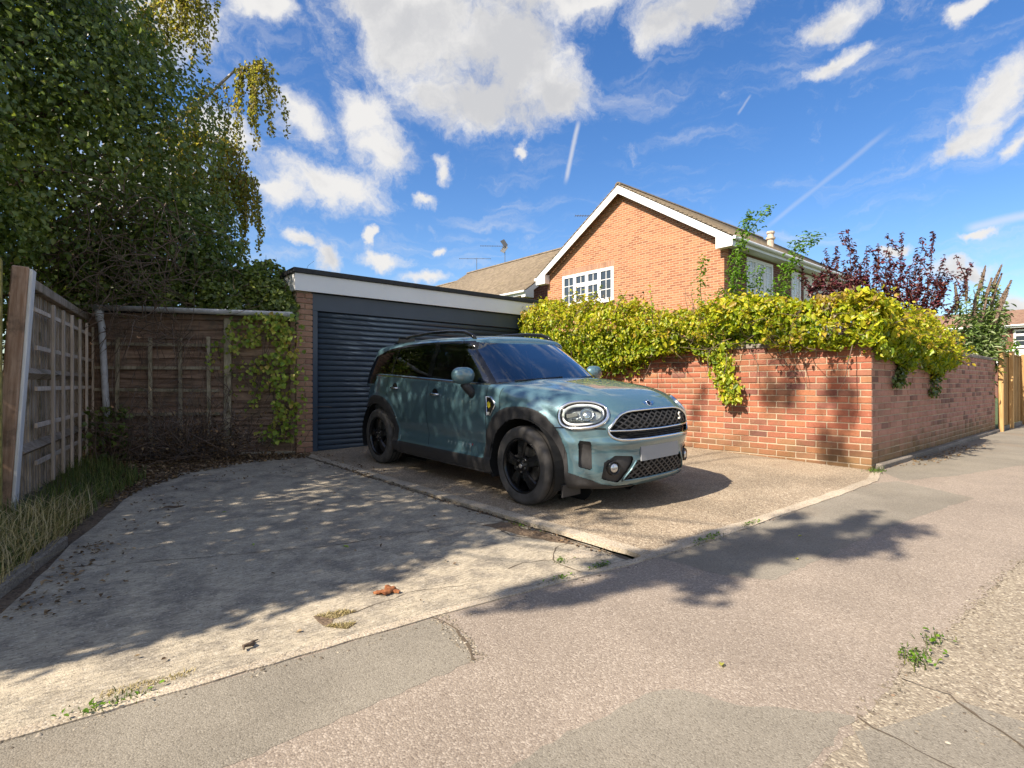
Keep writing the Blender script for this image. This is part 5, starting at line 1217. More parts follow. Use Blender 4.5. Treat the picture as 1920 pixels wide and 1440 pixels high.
wood_mat('fence_wood', (0.28, 0.215, 0.16), (0.52, 0.43, 0.34), (30, 30, 2.5), (0.13, 0.115, 0.07))
wood_mat('post_wood', (0.28, 0.17, 0.11), (0.50, 0.35, 0.26), (35, 35, 3), (0.14, 0.10, 0.075))
wood_mat('post_pale', (0.48, 0.46, 0.44), (0.66, 0.65, 0.63), (35, 35, 3))
wood_mat('board_brown', (0.18, 0.11, 0.078), (0.40, 0.27, 0.19), (2.5, 30, 30), (0.14, 0.115, 0.085))
wood_mat('trellis_wood', (0.28, 0.23, 0.16), (0.50, 0.43, 0.31), (20, 20, 4), (0.085, 0.085, 0.035))
wood_mat('new_fence', (0.38, 0.22, 0.09), (0.58, 0.38, 0.17), (30, 30, 2.5))
plain('mossy_render', (0.30, 0.25, 0.07), 0.9, var=0.5, vscale=18)
class Run:
    """a straight fence line: s along, o out towards the drive, z up"""
    def __init__(r, p, q): r.p = Vector((*p, 0)); r.d = (Vector((*q, 0)) - r.p).normalized(); r.n = Vector((r.d.y, -r.d.x, 0)); r.L = (Vector((*q, 0)) - r.p).length
    def __call__(r, s, o, z): return r.p + r.d * s + r.n * o + Vector((0, 0, z))
    def mat(r): return Matrix(((r.d.x, r.n.x, 0, r.p.x), (r.d.y, r.n.y, 0, r.p.y), (0, 0, 1, 0), (0, 0, 0, 1)))
rr = random.Random(4)
def put_box(run, root, name, mat, s0, s1, o0, o1, z0, z1, bevel=0.0, tilt=0.0, parent=None, me_only=False):
    """box part whose object sits at its own base, so that grain and random tint vary"""
    mb = MB().box(0, s1 - s0, 0, o1 - o0, 0, z1 - z0); o = mb.obj(name, MATS[mat], parent or root, bevel=bevel)
    o.matrix_local = Matrix.Translation((s0, o0, z0)) @ Matrix.Rotation(tilt, 4, 'Y'); return o
# --- side fence with trellis
FR = Run((-0.21, 5.72), (0.42, 9.25))
fen = tag(empty('side_fence'), 'weathered grey picket fence with square trellis on the left boundary', 'fence'); fen.matrix_world = FR.mat()
z_g = 0.06
FT = 1.86
put_box(FR, fen, 'top_rail', 'fence_wood', 0.12, FR.L, -0.05, 0.035, FT - 0.01, FT + 0.075, 0.006)
for k in range(34):
    s0 = 0.14 + k * 0.102; w = 0.058 + rr.uniform(-0.010, 0.010)
    put_box(FR, fen, 'picket', 'fence_wood', s0, s0 + w, -0.045 + rr.uniform(-0.004, 0.004), -0.027, z_g + rr.uniform(-0.02, 0.05), FT - 0.012, 0, rr.gauss(0, 0.006))
for z in (1.13, 0.49):
    mb = MB(); mb.add([(0.1, -0.026, z - 0.05), (0.1, -0.026, z + 0.05), (0.1, 0.045, z), (FR.L, -0.026, z - 0.05), (FR.L, -0.026, z + 0.05), (FR.L, 0.045, z)], [(0, 1, 2), (5, 4, 3), (0, 3, 4, 1), (1, 4, 5, 2), (2, 5, 3, 0)]); mb.obj('arris_rail', MATS['fence_wood'], fen)
tre = tag(empty('trellis'), 'square timber trellis fixed to the picket side fence', 'trellis', 'garden trellis panels'); tre.matrix_world = FR.mat()
for k in range(7):
    s0 = 1.02 + k * 0.45 - 0.18; put_box(FR, tre, 'upright', 'trellis_pale', s0, s0 + 0.042, 0.068, 0.092, 0.11 + rr.uniform(-.02, .05), 1.76 + rr.uniform(-.01, .02), 0.002, rr.gauss(0, 0.006))
for z in (1.66, 1.345, 1.0, 0.69, 0.375):
    put_box(FR, tre, 'crossbar', 'trellis_pale', 0.30 + rr.uniform(-.06, .06), 3.45, 0.046, 0.0675, z - 0.019, z + 0.019, 0.002, rr.gauss(0, 0.002))
po = tag(empty('gate_post'), 'leaning brown timber post with pale face at the frame edge', 'post'); po.matrix_world = FR.mat() @ Matrix.Translation((-0.05, -0.06, 0)) @ Matrix.Rotation(R(-3.4), 4, 'X')
MB().box(-0.06, 0.05, -0.055, 0.052, 0, 1.95).obj('post', MATS['post_wood'], po, bevel=0.01)
MB().box(-0.058, 0.048, 0.0525, 0.075, 0, 1.935).obj('pale_cheek', MATS['post_pale'], po, bevel=0.004)
MB().box(-0.04, -0.015, -0.064, -0.06, 0, 0.10, Matrix.Translation((0.0, 0.03, 1.12))).obj('mortice', MATS['dark_cavity'], po)
px0 = C2(-3.845, 3.95); o = tag(MB().box(-0.09, 0.09, -0.09, 0.09, 0, 1.98, Matrix.Translation((px0[0], px0[1], 0))).obj('gate_pillar', MATS['mossy_render'], bevel=0.02), 'sliver of mossy yellow pillar at the very edge of the view', 'pillar')
# --- timber shed wall with gutter
SR = Run((0.45, 8.85), (2.56, 7.70))
shed = tag(empty('timber_shed'), 'dark brown lapped board shed wall under the ivy beside the garage', 'shed'); shed.matrix_world = SR.mat()
def board(name, s0, s1, z0, h, out, seed, parent=shed, mat='board_brown'):
    r = random.Random(seed); n = 16; V = []; F_ = []
    ph = r.uniform(0, 6); am = 0.010
    for i in range(n + 1):
        x = (s1 - s0) * i / n; w = am * math.sin(x * 3.1 + ph) + am * 0.6 * math.sin(x * 9 + ph * 2) + r.uniform(-.003, .003)
        V += [(x, 0.0, h), (x, 0.012, h), (x, out, w), (x, out - 0.016, w)]
    for i in range(n):
        o = 4 * i
        for k in range(4): F_.append((o + k, o + (k + 1) % 4, o + 4 + (k + 1) % 4, o + 4 + k))
    F_ += [(0, 1, 2, 3), (4 * n + 3, 4 * n + 2, 4 * n + 1, 4 * n)]
    o = MB().add(V, F_).obj(name, MATS[mat], parent); o.location = (s0, 0, z0); return o
for k in range(14): board('board', -0.35, 1.55, 0.10 + k * 0.128, 0.150, 0.042, k)
for k in range(9): board('board', 1.64, 2.38, 0.82 + k * 0.120, 0.140, 0.036, 40 + k)
for k in range(12): board('board', 1.64, 2.38, 0.12 + k * 0.060, 0.075, 0.046, 60 + k)
put_box(SR, shed, 'corner_post', 'trellis_wood', 1.545, 1.635, 0.0, 0.075, 0.05, 1.93, 0.006)
put_box(SR, shed, 'corner_post', 'board_brown', 2.385, 2.45, 0.0, 0.07, 0.05, 1.93, 0.006)
put_box(SR, shed, 'back_panel', 'board_brown', -0.35, 2.44, -0.05, -0.005, 0.05, 1.95)
put_box(SR, shed, 'eaves_batten', 'board_brown', -0.35, 2.44, -0.02, 0.05, 1.90, 1.965)
put_box(SR, shed, 'roof', 'felt_black', -0.40, 2.46, -2.2, 0.06, 1.967, 2.0)
put_box(SR, shed, 'plinth_board', 'edging_concrete', 1.55, 2.45, 0.03, 0.09, 0.02, 0.115, 0.006)
gut = tag(empty('gutter_run'), 'grey plastic gutter and white downpipe on the timber shed', 'gutter'); gut.matrix_world = SR.mat()
mb = MB(); pr = [(0.064 * math.cos(a), 0.064 * math.sin(a)) for a in np.linspace(math.pi, 2 * math.pi, 9)] + [(0.058 * math.cos(a), 0.058 * math.sin(a)) for a in np.linspace(2 * math.pi, math.pi, 9)]
n = len(pr); mb.add([(-0.05, 0.15 + y, 2.045 + z) for y, z in pr] + [(2.44, 0.15 + y, 2.015 + z) for y, z in pr], [tuple(range(n)), tuple(range(n, 2 * n))[::-1]] + [(i, (i + 1) % n, (i + 1) % n + n, i + n) for i in range(n)])
mb.obj('gutter', MATS['gutter_grey'], gut, True)
MB().tube([(0.10, 0.125, 1.99), (0.10, 0.125, 1.88), (0.12, 0.11, 1.78), (0.16, 0.11, 0.95), (0.19, 0.11, 0.36)], [0.05, 0.046, 0.040, 0.038, 0.038], 12).obj('downpipe', MATS['gutter_grey'], gut, True)
tr2 = tag(empty('trellis'), 'square timber trellis leaning on the dark shed boards', 'trellis', 'garden trellis panels'); tr2.matrix_world = SR.mat()
for s0 in (0.284, 0.678, 1.037, 1.38): put_box(SR, tr2, 'upright', 'trellis_wood', s0 - 0.022, s0 + 0.022, 0.095, 0.118, 0.22, 1.66 + rr.uniform(-.02, .02), 0.002, rr.gauss(0, 0.008))
for z in (1.56, 1.25, 0.97, 0.645, 0.335): put_box(SR, tr2, 'crossbar', 'trellis_wood', 0.02, 1.5, 0.072, 0.0945, z - 0.02, z + 0.02, 0.002, rr.gauss(0, 0.006))
# --- new close-boarded fence at the far end of the garden wall
nf = tag(empty('board_fence', (14.69, 1.96, 0.0)), 'golden new close boarded fence beyond the brick wall', 'fence')
for k in range(52):
    o = MB().box(0, 0.094, 0.0, 0.018, 0.16, 1.68).obj('board', MATS['new_fence'], nf); o.location = (0.06 + k * 0.102, rr.uniform(-.003, .003), rr.uniform(-.01, .01)); o.rotation_euler = (0, 0, R(4))
for x in (0.0, 1.25, 3.05, 4.85):
    o = MB().box(-0.05, 0.06, -0.085, -0.006, 0.0, 1.75).obj('post', MATS['new_fence'], nf, bevel=0.006); o.location = (x, 0, 0)
o = MB().box(0.05, 5.4, -0.03, -0.005, 0.02, 0.155).obj('gravel_board', MATS['coping_concrete'], nf)
o = MB().box(0.05, 5.4, -0.012, 0.03, 1.685, 1.71).obj('cap_rail', MATS['new_fence'], nf)

# ------------------------------------------------------------------ planting
leaf_mat('ivy_leaf', [(0.055, 0.082, 0.024), (0.100, 0.148, 0.036), (0.150, 0.208, 0.046), (0.205, 0.265, 0.058), (0.32, 0.36, 0.085)], 0.36, 0.36, 0.5)
leaf_mat('birch_leaf', [(0.18, 0.19, 0.035), (0.27, 0.26, 0.05), (0.36, 0.31, 0.07), (0.55, 0.40, 0.16)], 0.55, 0.5)
leaf_mat('creeper_leaf', [(0.13, 0.21, 0.014), (0.27, 0.35, 0.018), (0.42, 0.45, 0.022), (0.55, 0.49, 0.03), (0.50, 0.32, 0.06), (0.26, 0.20, 0.10)], 0.40, 0.42, 0.45)
leaf_mat('vine_leaf', [(0.16, 0.26, 0.04), (0.29, 0.40, 0.06), (0.44, 0.48, 0.09), (0.52, 0.38, 0.10)], 0.40, 0.5)
leaf_mat('fresh_leaf', [(0.07, 0.16, 0.015), (0.13, 0.26, 0.02), (0.22, 0.36, 0.03)], 0.42, 0.4)
leaf_mat('purple_leaf', [(0.035, 0.014, 0.022), (0.085, 0.022, 0.034), (0.16, 0.035, 0.045), (0.15, 0.08, 0.045)], 0.22, 0.35)
leaf_mat('buddleia_leaf', [(0.10, 0.16, 0.04), (0.18, 0.27, 0.07), (0.40, 0.44, 0.28)], 0.35, 0.5)
leaf_mat('spent_flower', [(0.10, 0.07, 0.045), (0.17, 0.12, 0.075), (0.22, 0.165, 0.095)], 0.1, 0.8)
leaf_mat('dry_leaf', [(0.06, 0.035, 0.02), (0.14, 0.085, 0.045), (0.26, 0.17, 0.09), (0.38, 0.28, 0.17)], 0.2, 0.7)
leaf_mat('grass_blade', [(0.05, 0.09, 0.02), (0.10, 0.14, 0.03), (0.20, 0.19, 0.06), (0.42, 0.34, 0.17), (0.55, 0.46, 0.27)], 0.3, 0.6)
plain('bark_brown', (0.09, 0.062, 0.042), 0.9, var=0.35, vscale=20, bump=0.6, bscale=60); plain('bark_birch', (0.42, 0.38, 0.34), 0.8, var=0.4, vscale=14); plain('twig_brown', (0.15, 0.105, 0.075), 0.9, var=0.3, vscale=12); plain('twig_grey', (0.17, 0.135, 0.115), 0.9, var=0.3, vscale=12); plain('stem_green', (0.09, 0.13, 0.03), 0.7); plain('stem_red', (0.10, 0.035, 0.03), 0.7)
pr_ = np.random.default_rng(21)
def W3(X, Y, z):
    """arrays of metres right/ahead of the viewpoint -> world points"""
    X, Y, z = np.broadcast_arrays(np.asarray(X, float), np.asarray(Y, float), np.asarray(z, float)); return np.stack([X * SA + Y * CA, -X * CA + Y * SA, z], -1)
def at_px(px, py, Y): return W3((px - 960) / FOCAL * Y, Y, CAM_H + (720 - py) / FOCAL * Y)
def blob(ells, n, r, lo=0.62, hi=1.04, rough=0.16, gap=-0.35, gscale=1.3, seed=0, up=0.25):
    """leaf positions through the outer part of a union of ellipsoids (local X, Y, z metres)"""
    E_ = np.array(ells, float); vol = E_[:, 3] * E_[:, 4] + E_[:, 4] * E_[:, 5] + E_[:, 3] * E_[:, 5]; k = r.choice(len(E_), size=int(n * 1.9), p=vol / vol.sum())
    d = unit(r.normal(size=(len(k), 3))); t = lo + (hi - lo) * r.random(len(k)) ** 0.55
    p0 = E_[k, :3] + d * E_[k, 3:6]
    t = t * (1 + rough * vnoise(p0, 1.6, seed) + rough * 0.6 * vnoise(p0, 4.1, seed + 1))
    p = E_[k, :3] + d * E_[k, 3:6] * t[:, None]
    ins = np.zeros(len(p), bool)
    for j in range(len(E_)): ins |= (((p - E_[j, :3]) / E_[j, 3:6]) ** 2).sum(1) < lo * lo * 0.8
    ok = ~ins & (vnoise(p, gscale * 2.2, seed + 2) + 0.5 * vnoise(p, gscale * 5, seed + 3) > gap)
    p, d = p[ok][:n], d[ok][:n]; nn = unit(d / E_[k[ok][:n], 3:6]) + [0, 0, up]; nn = nn + r.normal(size=nn.shape) * 0.55
    return p, nn
def to_world(p, nn): return W3(p[:, 0], p[:, 1], p[:, 2]), W3(nn[:, 0], nn[:, 1], nn[:, 2])
def tints(n, r, mean=0.4, sd=0.2, vlo=0.65, vhi=1.25): return np.stack([np.clip(r.normal(mean, sd, n), 0, 1), r.uniform(vlo, vhi, n), r.uniform(0, 1, n)], 1)
def twigs(name, starts, dirs, L, r0, mat, parent, bend=0.5, r=pr_, seg=5, sides=4, sag=0.0):
    mb = MB()
    for p, d, l in zip(starts, dirs, L):
        p = np.array(p, float); d = unit(np.array(d, float)); P_ = [p.copy()]
        for k in range(seg): d = unit(d + r.normal(size=3) * bend / seg * 1.5 + np.array([0, 0, -sag / seg])); p = p + d * l / seg; P_.append(p.copy())
        mb.tube(P_, list(np.linspace(r0, r0 * 0.35, seg + 1)), sides, cap=False)
    return kind(link(name, mb.mesh(name, True, fix=False), MATS[mat], parent), 'stuff')

# --- the big ivy-clad tree behind the fence (X right, Y ahead, z up)
tree = tag(empty('ivy_tree', tuple(W3(-6.6, 6.4, 0.0))), 'tall dense dark green ivy covered tree above the left fence', 'tree'); Ti = Matrix.Translation(-tree.location)
def child(o, root): o.parent = root; o.matrix_parent_inverse = Matrix.Translation(-root.location); return o
ELL = [(-6.5, 6.3, 4.0, 1.75, 2.0, 3.6), (-6.0, 7.9, 3.9, 1.75, 1.6, 2.5), (-6.6, 4.9, 3.3, 1.9, 1.2, 2.0), (-6.9, 6.6, 6.4, 1.5, 1.9, 2.4), (-5.2, 8.3, 3.0, 1.15, 1.0, 1.0), (-6.1, 3.95, 2.9, 1.8, 1.05, 1.5), (-4.9, 7.35, 2.75, 1.2, 0.55, 0.72), (-6.3, 7.4, 5.4, 1.35, 1.4, 1.9), (-5.75, 5.3, 2.6, 0.9, 1.0, 0.7)]
# boughs over the neighbour's side of the fence (plan coordinates): they shade the drive and the car
MASS = [(-2.6, 3.55, 2.3, 1.2, 0.80, 1.9), (-2.8, 4.8, 2.5, 1.3, 1.1, 2.2), (-2.9, 6.4, 2.6, 1.3, 1.1, 2.3), (-2.5, 3.15, 2.2, 0.9, 0.38, 1.5)]
CROWN = [(-3.0, 3.7, 5.5, 1.2, 0.80, 1.0), (-3.0, 5.2, 5.9, 1.2, 1.0, 1.0), (-3.0, 6.7, 5.9, 1.2, 0.9, 1.0)]
SPREAD = [(-3.0, 2.10, 5.05, 0.6, 0.20, 0.24), (-3.0, 1.92, 5.45, 0.6, 0.32, 0.28), (-3.0, 1.80, 6.0, 0.6, 0.32, 0.30), (-3.0, 1.50, 6.6, 0.5, 0.24, 0.28)]
_sr = np.random.default_rng(3); SPREAD_B = SPREAD; SPREAD = [(e[0] + _sr.normal() * 0.2, e[1] + np.clip(_sr.normal(), -1.3, 1.3) * e[4] * 0.65, e[2] + np.clip(_sr.normal(), -1.4, 1.4) * e[5] * 0.75, _sr.uniform(0.15, 0.4), _sr.uniform(0.05, 0.16), _sr.uniform(0.07, 0.2)) for e in SPREAD_B for _ in range(14)]
TOP = [(-3.2, 2.65, 9.7, 0.6, 0.22, 0.6), (-3.1, 3.3, 10.0, 0.6, 0.30, 0.5), (-3.1, 4.4, 9.9, 0.6, 0.22, 0.4)]
p, nn = blob(ELL, 108000, pr_, 0.42, 1.05, 0.21, -0.85, 1.0, 11)
keep = p[:, 2] > 1.0; p, nn = p[keep], nn[keep]
pw_, nw_ = to_world(p, nn); n_main = len(p)
for E_, n_, lo_b, gp in ((MASS, 30000, 0.15, -1.2), (CROWN, 12000, 0.1, -0.3), (SPREAD, 3300, 0.02, -0.7), (TOP, 1100, 0.05, -0.2)):
    p_h, n_h = blob(E_, n_, pr_, lo_b, 1.08, 0.2, gp, 0.9, 77); pw_, nw_, p = np.concatenate([pw_, p_h]), np.concatenate([nw_, n_h]), np.concatenate([p, p_h])
tt_ = tints(len(p), pr_, 0.54, 0.20); tt_[:, 0] = np.clip(tt_[:, 0] + 0.22 * vnoise(p, 1.5, 91) + 0.12 * vnoise(p, 4.0, 92), 0, 1)
sz_ = pr_.uniform(0.042, 0.088, len(p)); sz_[n_main:] *= 1.35
child(leaf_obj('foliage', pw_, nw_, sz_, tt_, MATS['ivy_leaf'], None, aspect=0.75, seed=3), tree)
mb = MB(); tk = [tuple(W3(-6.6, 6.4, 0.0)), tuple(W3(-6.55, 6.45, 1.8)), tuple(W3(-6.7, 6.5, 3.6)), tuple(W3(-6.8, 6.6, 5.6)), tuple(W3(-6.9, 6.7, 7.8))]
child(mb.tube(tk, [0.24, 0.20, 0.17, 0.11, 0.04], 10).obj('trunk', MATS['bark_brown'], None, True), tree)
mb = MB()
for k in range(26):
    z = pr_.uniform(1.6, 6.5); s0 = W3(-6.65, 6.45, z); az = pr_.uniform(0, 6.28); L = pr_.uniform(1.0, 1.9); e = s0 + np.array([math.cos(az) * L, math.sin(az) * L, L * pr_.uniform(0.1, 0.7)]); mb.tube([s0, (s0 + e) / 2 + pr_.normal(size=3) * 0.08, e], [0.06, 0.04, 0.012], 5, cap=False)
for e_ in CROWN + SPREAD_B + TOP: mb.tube([(-3.2, 4.6, 1.5), (-3.5, 4.4, min(e_[2] - 0.8, 4.5)), (-3.4, (4.4 + e_[1]) / 2 + 0.2, e_[2] - 0.5), (-3.2, (4.4 + 3 * e_[1]) / 4, e_[2] - 0.3), e_[:3]], [0.05, 0.03, 0.016, 0.010, 0.004], 5, cap=False)
mb.tube([(-3.1, 4.7, 0.0), (-3.2, 4.6, 1.6)], [0.22, 0.16], 8)
child(mb.obj('branch', MATS['bark_brown'], None, True), tree)
# brown dead stems showing low in the mass, towards the shed
n = 560; Xs = pr_.uniform(-6.2, -4.1, n); Ys = pr_.uniform(6.3, 7.3, n); zs = pr_.uniform(2.0, 3.9, n) - (Xs + 6.2) * 0.25
st = W3(Xs, Ys, zs); dr = np.c_[pr_.normal(size=(n, 2)) * 0.8, pr_.normal(-0.35, 0.6, n)]
child(twigs('dead_stems', st, dr, pr_.uniform(0.25, 0.9, n), 0.006, 'twig_brown', None, 0.9, sag=0.4), tree)
# --- ivy hanging over the shed roof
ivy = tag(empty('ivy_mound', tuple(SR(1.2, -0.3, 2.0))), 'ivy mound spilling over the shed roof and gutter next to the garage', 'ivy'); 
n = 9000; s_ = pr_.uniform(-0.5, 2.5, n); zt = np.interp(s_, [-0.5, 0.4, 1.4, 2.0, 2.35, 2.5], [2.95, 2.85, 2.78, 2.72, 2.62, 2.35]) + 0.10 * np.sin(s_ * 7) ; u_ = pr_.random(n) ** 0.8
o_ = 0.16 - 1.0 * (1 - np.sqrt(np.maximum(0, 1 - (u_ - 0.15).clip(0) ** 2))) * 1.2 - pr_.exponential(0.12, n); z_ = 2.03 + (zt - 2.03) * u_ + pr_.normal(size=n) * 0.03 - (pr_.random(n) < 0.06) * pr_.uniform(0, 0.22, n)
pts = np.array([SR(a, b, c) for a, b, c in zip(s_, o_ + 0.06 * np.sin(s_ * 9 + z_ * 6), z_)]); nrm = np.tile(np.array(SR.n), (n, 1)) * (1.1 - u_[:, None]) + np.array([0, 0, 0.35]) + u_[:, None] * [0, 0, 0.7] + pr_.normal(size=(n, 3)) * 0.5
child(leaf_obj('leaves', pts, nrm, pr_.uniform(0.045, 0.085, n), tints(n, pr_, 0.60, 0.26), MATS['ivy_leaf'], None, aspect=0.75, seed=5), ivy)
n = 420; s_ = pr_.uniform(-0.45, 2.4, n); child(twigs('stems', [SR(a, b, c) for a, b, c in zip(s_, pr_.uniform(-0.5, 0.15, n), pr_.uniform(2.05, 2.6, n))], pr_.normal(size=(n, 3)) + [0, 0, -0.2], pr_.uniform(0.2, 0.6, n), 0.005, 'twig_brown', None, 0.8), ivy)
# stems trailing down the trellis
n = 46; s_ = pr_.uniform(0.0, 1.5, n); child(twigs('trailing_stems', [SR(a, b, c) for a, b, c in zip(s_, pr_.uniform(0.1, 0.2, n), pr_.uniform(1.5, 2.05, n))], np.c_[pr_.normal(size=(n, 2)) * 0.25, np.full(n, -1)], pr_.uniform(0.4, 1.2, n), 0.004, 'twig_brown', None, 0.5), ivy)

# --- weeping birch behind
bir = tag(empty('birch_tree', tuple(W3(-7.4, 9.6, 0.0))), 'weeping birch with yellowing leaves rising behind the ivy tree', 'tree')
limbs = [[(-7.4, 9.6, 0), (-7.35, 9.6, 2.5), (-7.2, 9.6, 4.6), (-7.0, 9.5, 6.8), (-6.9, 9.3, 8.8), (-6.7, 9.2, 10.4)],
         [(-7.2, 9.6, 4.4), (-6.6, 9.8, 5.4), (-5.8, 10.0, 6.2), (-5.1, 10.0, 6.85), (-4.55, 9.95, 6.95)], [(-6.95, 9.4, 6.9), (-6.5, 9.6, 7.6), (-6.0, 9.8, 8.2), (-5.6, 9.9, 8.4)],
         [(-7.0, 9.5, 6.2), (-6.5, 8.6, 7.4), (-6.1, 7.9, 8.3), (-5.8, 7.3, 8.6)], [(-6.8, 9.3, 8.6), (-6.0, 8.8, 9.5), (-5.3, 8.2, 9.8)], [(-7.2, 9.6, 5.2), (-6.3, 9.7, 5.4), (-5.6, 9.8, 5.6), (-4.95, 9.9, 5.3)], [(-6.9, 9.2, 8.8), (-6.5, 8.0, 9.8), (-6.2, 6.9, 10.2)], [(-6.9, 9.4, 7.6), (-7.6, 8.6, 8.8), (-7.9, 7.8, 9.3)], [(-7.2, 9.6, 4.0), (-6.0, 9.8, 4.7), (-5.2, 9.9, 5.0), (-4.7, 9.9, 4.75)]]
for i, L in enumerate(limbs):
    w = [tuple(W3(*q)) for q in L]; r0 = 0.14 if i == 0 else 0.05; child(MB().tube(w, list(np.linspace(r0, 0.012, len(w))), 8).obj('trunk' if i == 0 else 'limb', MATS['bark_birch'], None, True), bir)
LP, LN, LD, ST = [], [], [], MB()
for i, L in enumerate(limbs):
    L = np.array(L, float); nst = 12 if i == 0 else (48 if i in (1, 2, 5, 8) else 9)
    for k in range(nst):
        t = (0.62 + 0.38 * pr_.random() if i == 0 else 0.22 + 0.78 * pr_.random()) * (len(L) - 1); j = min(int(t), len(L) - 2); q = L[j] + (L[j + 1] - L[j]) * (t - j)
        ln = pr_.uniform(0.5, 1.7); d = np.array([pr_.normal() * 0.5, pr_.normal() * 0.5, 0.5]); P_ = [q.copy()]; p0 = q.copy()
        for m_ in range(9):
            d = d * 0.72 + np.array([pr_.normal() * 0.06, pr_.normal() * 0.06, -0.42]); p0 = p0 + unit(d) * ln / 9; P_.append(p0.copy())
        Pw = [tuple(W3(*v)) for v in P_]; ST.tube(Pw, list(np.linspace(0.006, 0.002, len(Pw))), 3, cap=False)
        P_ = np.array(P_); nl = int(ln * 66)
        tt2 = pr_.uniform(0.8, 9, nl); jj = tt2.astype(int).clip(0, 8); q2 = P_[jj] + (P_[jj + 1] - P_[jj]) * (tt2 - jj)[:, None] + pr_.normal(size=(nl, 3)) * 0.035
        LP.append(q2); LN.append(pr_.normal(size=(nl, 3)) + [0, -0.2, 0.2]); LD.append(np.tile([0, 0, -1.0], (nl, 1)))
LP, LN, LD = map(np.concatenate, (LP, LN, LD)); pw_, nw_ = to_world(LP, LN)
kind(child(link('twigs', ST.mesh('twigs', True, fix=False), MATS['twig_grey'], None), bir), 'stuff')
tb = tints(len(LP), pr_, 0.42, 0.24); child(leaf_obj('foliage', pw_, nw_, pr_.uniform(0.045, 0.085, len(LP)), tb, MATS['birch_leaf'], None, droop=LD, seed=8), bir)

# --- yellow-green climber on the shed corner
vin = tag(empty('shed_climber', tuple(SR(2.3, 0.15, 0.1))), 'yellow green climber hanging over the shed boards beside the garage pier', 'climber')
n = 1100; s_ = np.r_[pr_.normal(2.28, 0.19, 620), pr_.uniform(1.35, 2.4, 420)]; z_ = np.r_[pr_.uniform(0.25, 1.98, 620), 1.95 - np.abs(pr_.normal(0, 0.45, 420))]
ok = (s_ < 2.62) & (z_ > 0.2) & (vnoise(np.c_[s_ * 1.0, z_, z_ * 0], 5.0, 3) > 0.05 - 0.4 * (s_ > 2.2)); s_, z_ = s_[ok], z_[ok]; n = len(s_)
pts = np.array([SR(a, b, c) for a, b, c in zip(s_, pr_.uniform(0.08, 0.26, n) + 0.05 * (s_ > 2.2), z_)]); nrm = np.tile(np.array(SR.n), (n, 1)) + [0, 0, 0.3] + pr_.normal(size=(n, 3)) * 0.4
child(leaf_obj('leaves', pts, nrm, pr_.uniform(0.03, 0.075, n), tints(n, pr_, 0.48, 0.26), MATS['vine_leaf'], None, aspect=0.95, droop=np.tile([0, 0, -1.0], (n, 1)), seed=9), vin)
n = 70; child(twigs('stems', [SR(a, 0.13, c) for a, c in zip(pr_.uniform(1.5, 2.45, n), pr_.uniform(0.05, 1.4, n))], np.c_[pr_.normal(size=(n, 2)) * 0.5, np.ones(n)], pr_.uniform(0.4, 0.9, n), 0.005, 'twig_brown', None, 0.6), vin)
# --- dead shrub against the trellis
ds = tag(empty('dead_shrub', tuple(SR(1.15, 0.35, 0.08))), 'bare brown dead shrub of tangled twigs in front of the shed trellis', 'shrub')
n = 150; base = np.array([SR(a, b, 0.06) for a, b in zip(pr_.normal(1.2, 0.22, n), pr_.uniform(0.15, 0.55, n))]); dv = np.c_[pr_.normal(size=(n, 2)) * 0.75, np.abs(pr_.normal(0.9, 0.4, n))]
child(twigs('stems', base, dv, pr_.uniform(0.4, 1.25, n), 0.008, 'twig_brown', None, 0.9, seg=7), ds)
n = 520; base = np.array([SR(a, b, c) for a, b, c in zip(pr_.normal(1.2, 0.42, n), pr_.uniform(0.1, 0.65, n), np.abs(pr_.normal(0.15, 0.32, n)) + 0.08)])
child(twigs('twigs', base, pr_.normal(size=(n, 3)), pr_.uniform(0.12, 0.5, n), 0.0035, 'twig_grey', None, 0.9), ds)
n = 1500; base = np.array([SR(a, b, c) for a, b, c in zip(pr_.normal(1.3, 0.42, n), pr_.uniform(0.1, 0.7, n), np.abs(pr_.normal(0.05, 0.24, n)) + 0.06)])
child(leaf_obj('dry_leaves', base, pr_.normal(size=(n, 3)) + [0, 0, 0.5], pr_.uniform(0.025, 0.05, n), tints(n, pr_, 0.45, 0.25), MATS['dry_leaf'], None, seed=10), ds)
n = 260; s_ = pr_.uniform(2.4, 3.5, n); pts = np.array([FR(a, b, c) for a, b, c in zip(s_, pr_.uniform(0.05, 0.5, n), pr_.uniform(0.1, 0.75, n))])
br = tag(empty('bramble', tuple(FR(3.0, 0.3, 0.08))), 'small green bramble in the corner of the two fences', 'plant')
child(leaf_obj('leaves', pts, pr_.normal(size=(n, 3)) + np.array(FR.n) + [0, 0, 0.6], pr_.uniform(0.05, 0.10, n), tints(n, pr_, 0.45, 0.15), MATS['ivy_leaf'], None, aspect=0.9, seed=12), br)
n = 130; child(twigs('stems', [FR(a, b, 0.05) for a, b in zip(pr_.uniform(2.3, 3.6, n), pr_.uniform(0.05, 0.5, n))], np.c_[pr_.normal(size=(n, 2)) * 0.4, np.ones(n)], pr_.uniform(0.3, 1.5, n), 0.005, 'twig_brown', None, 0.7), br)

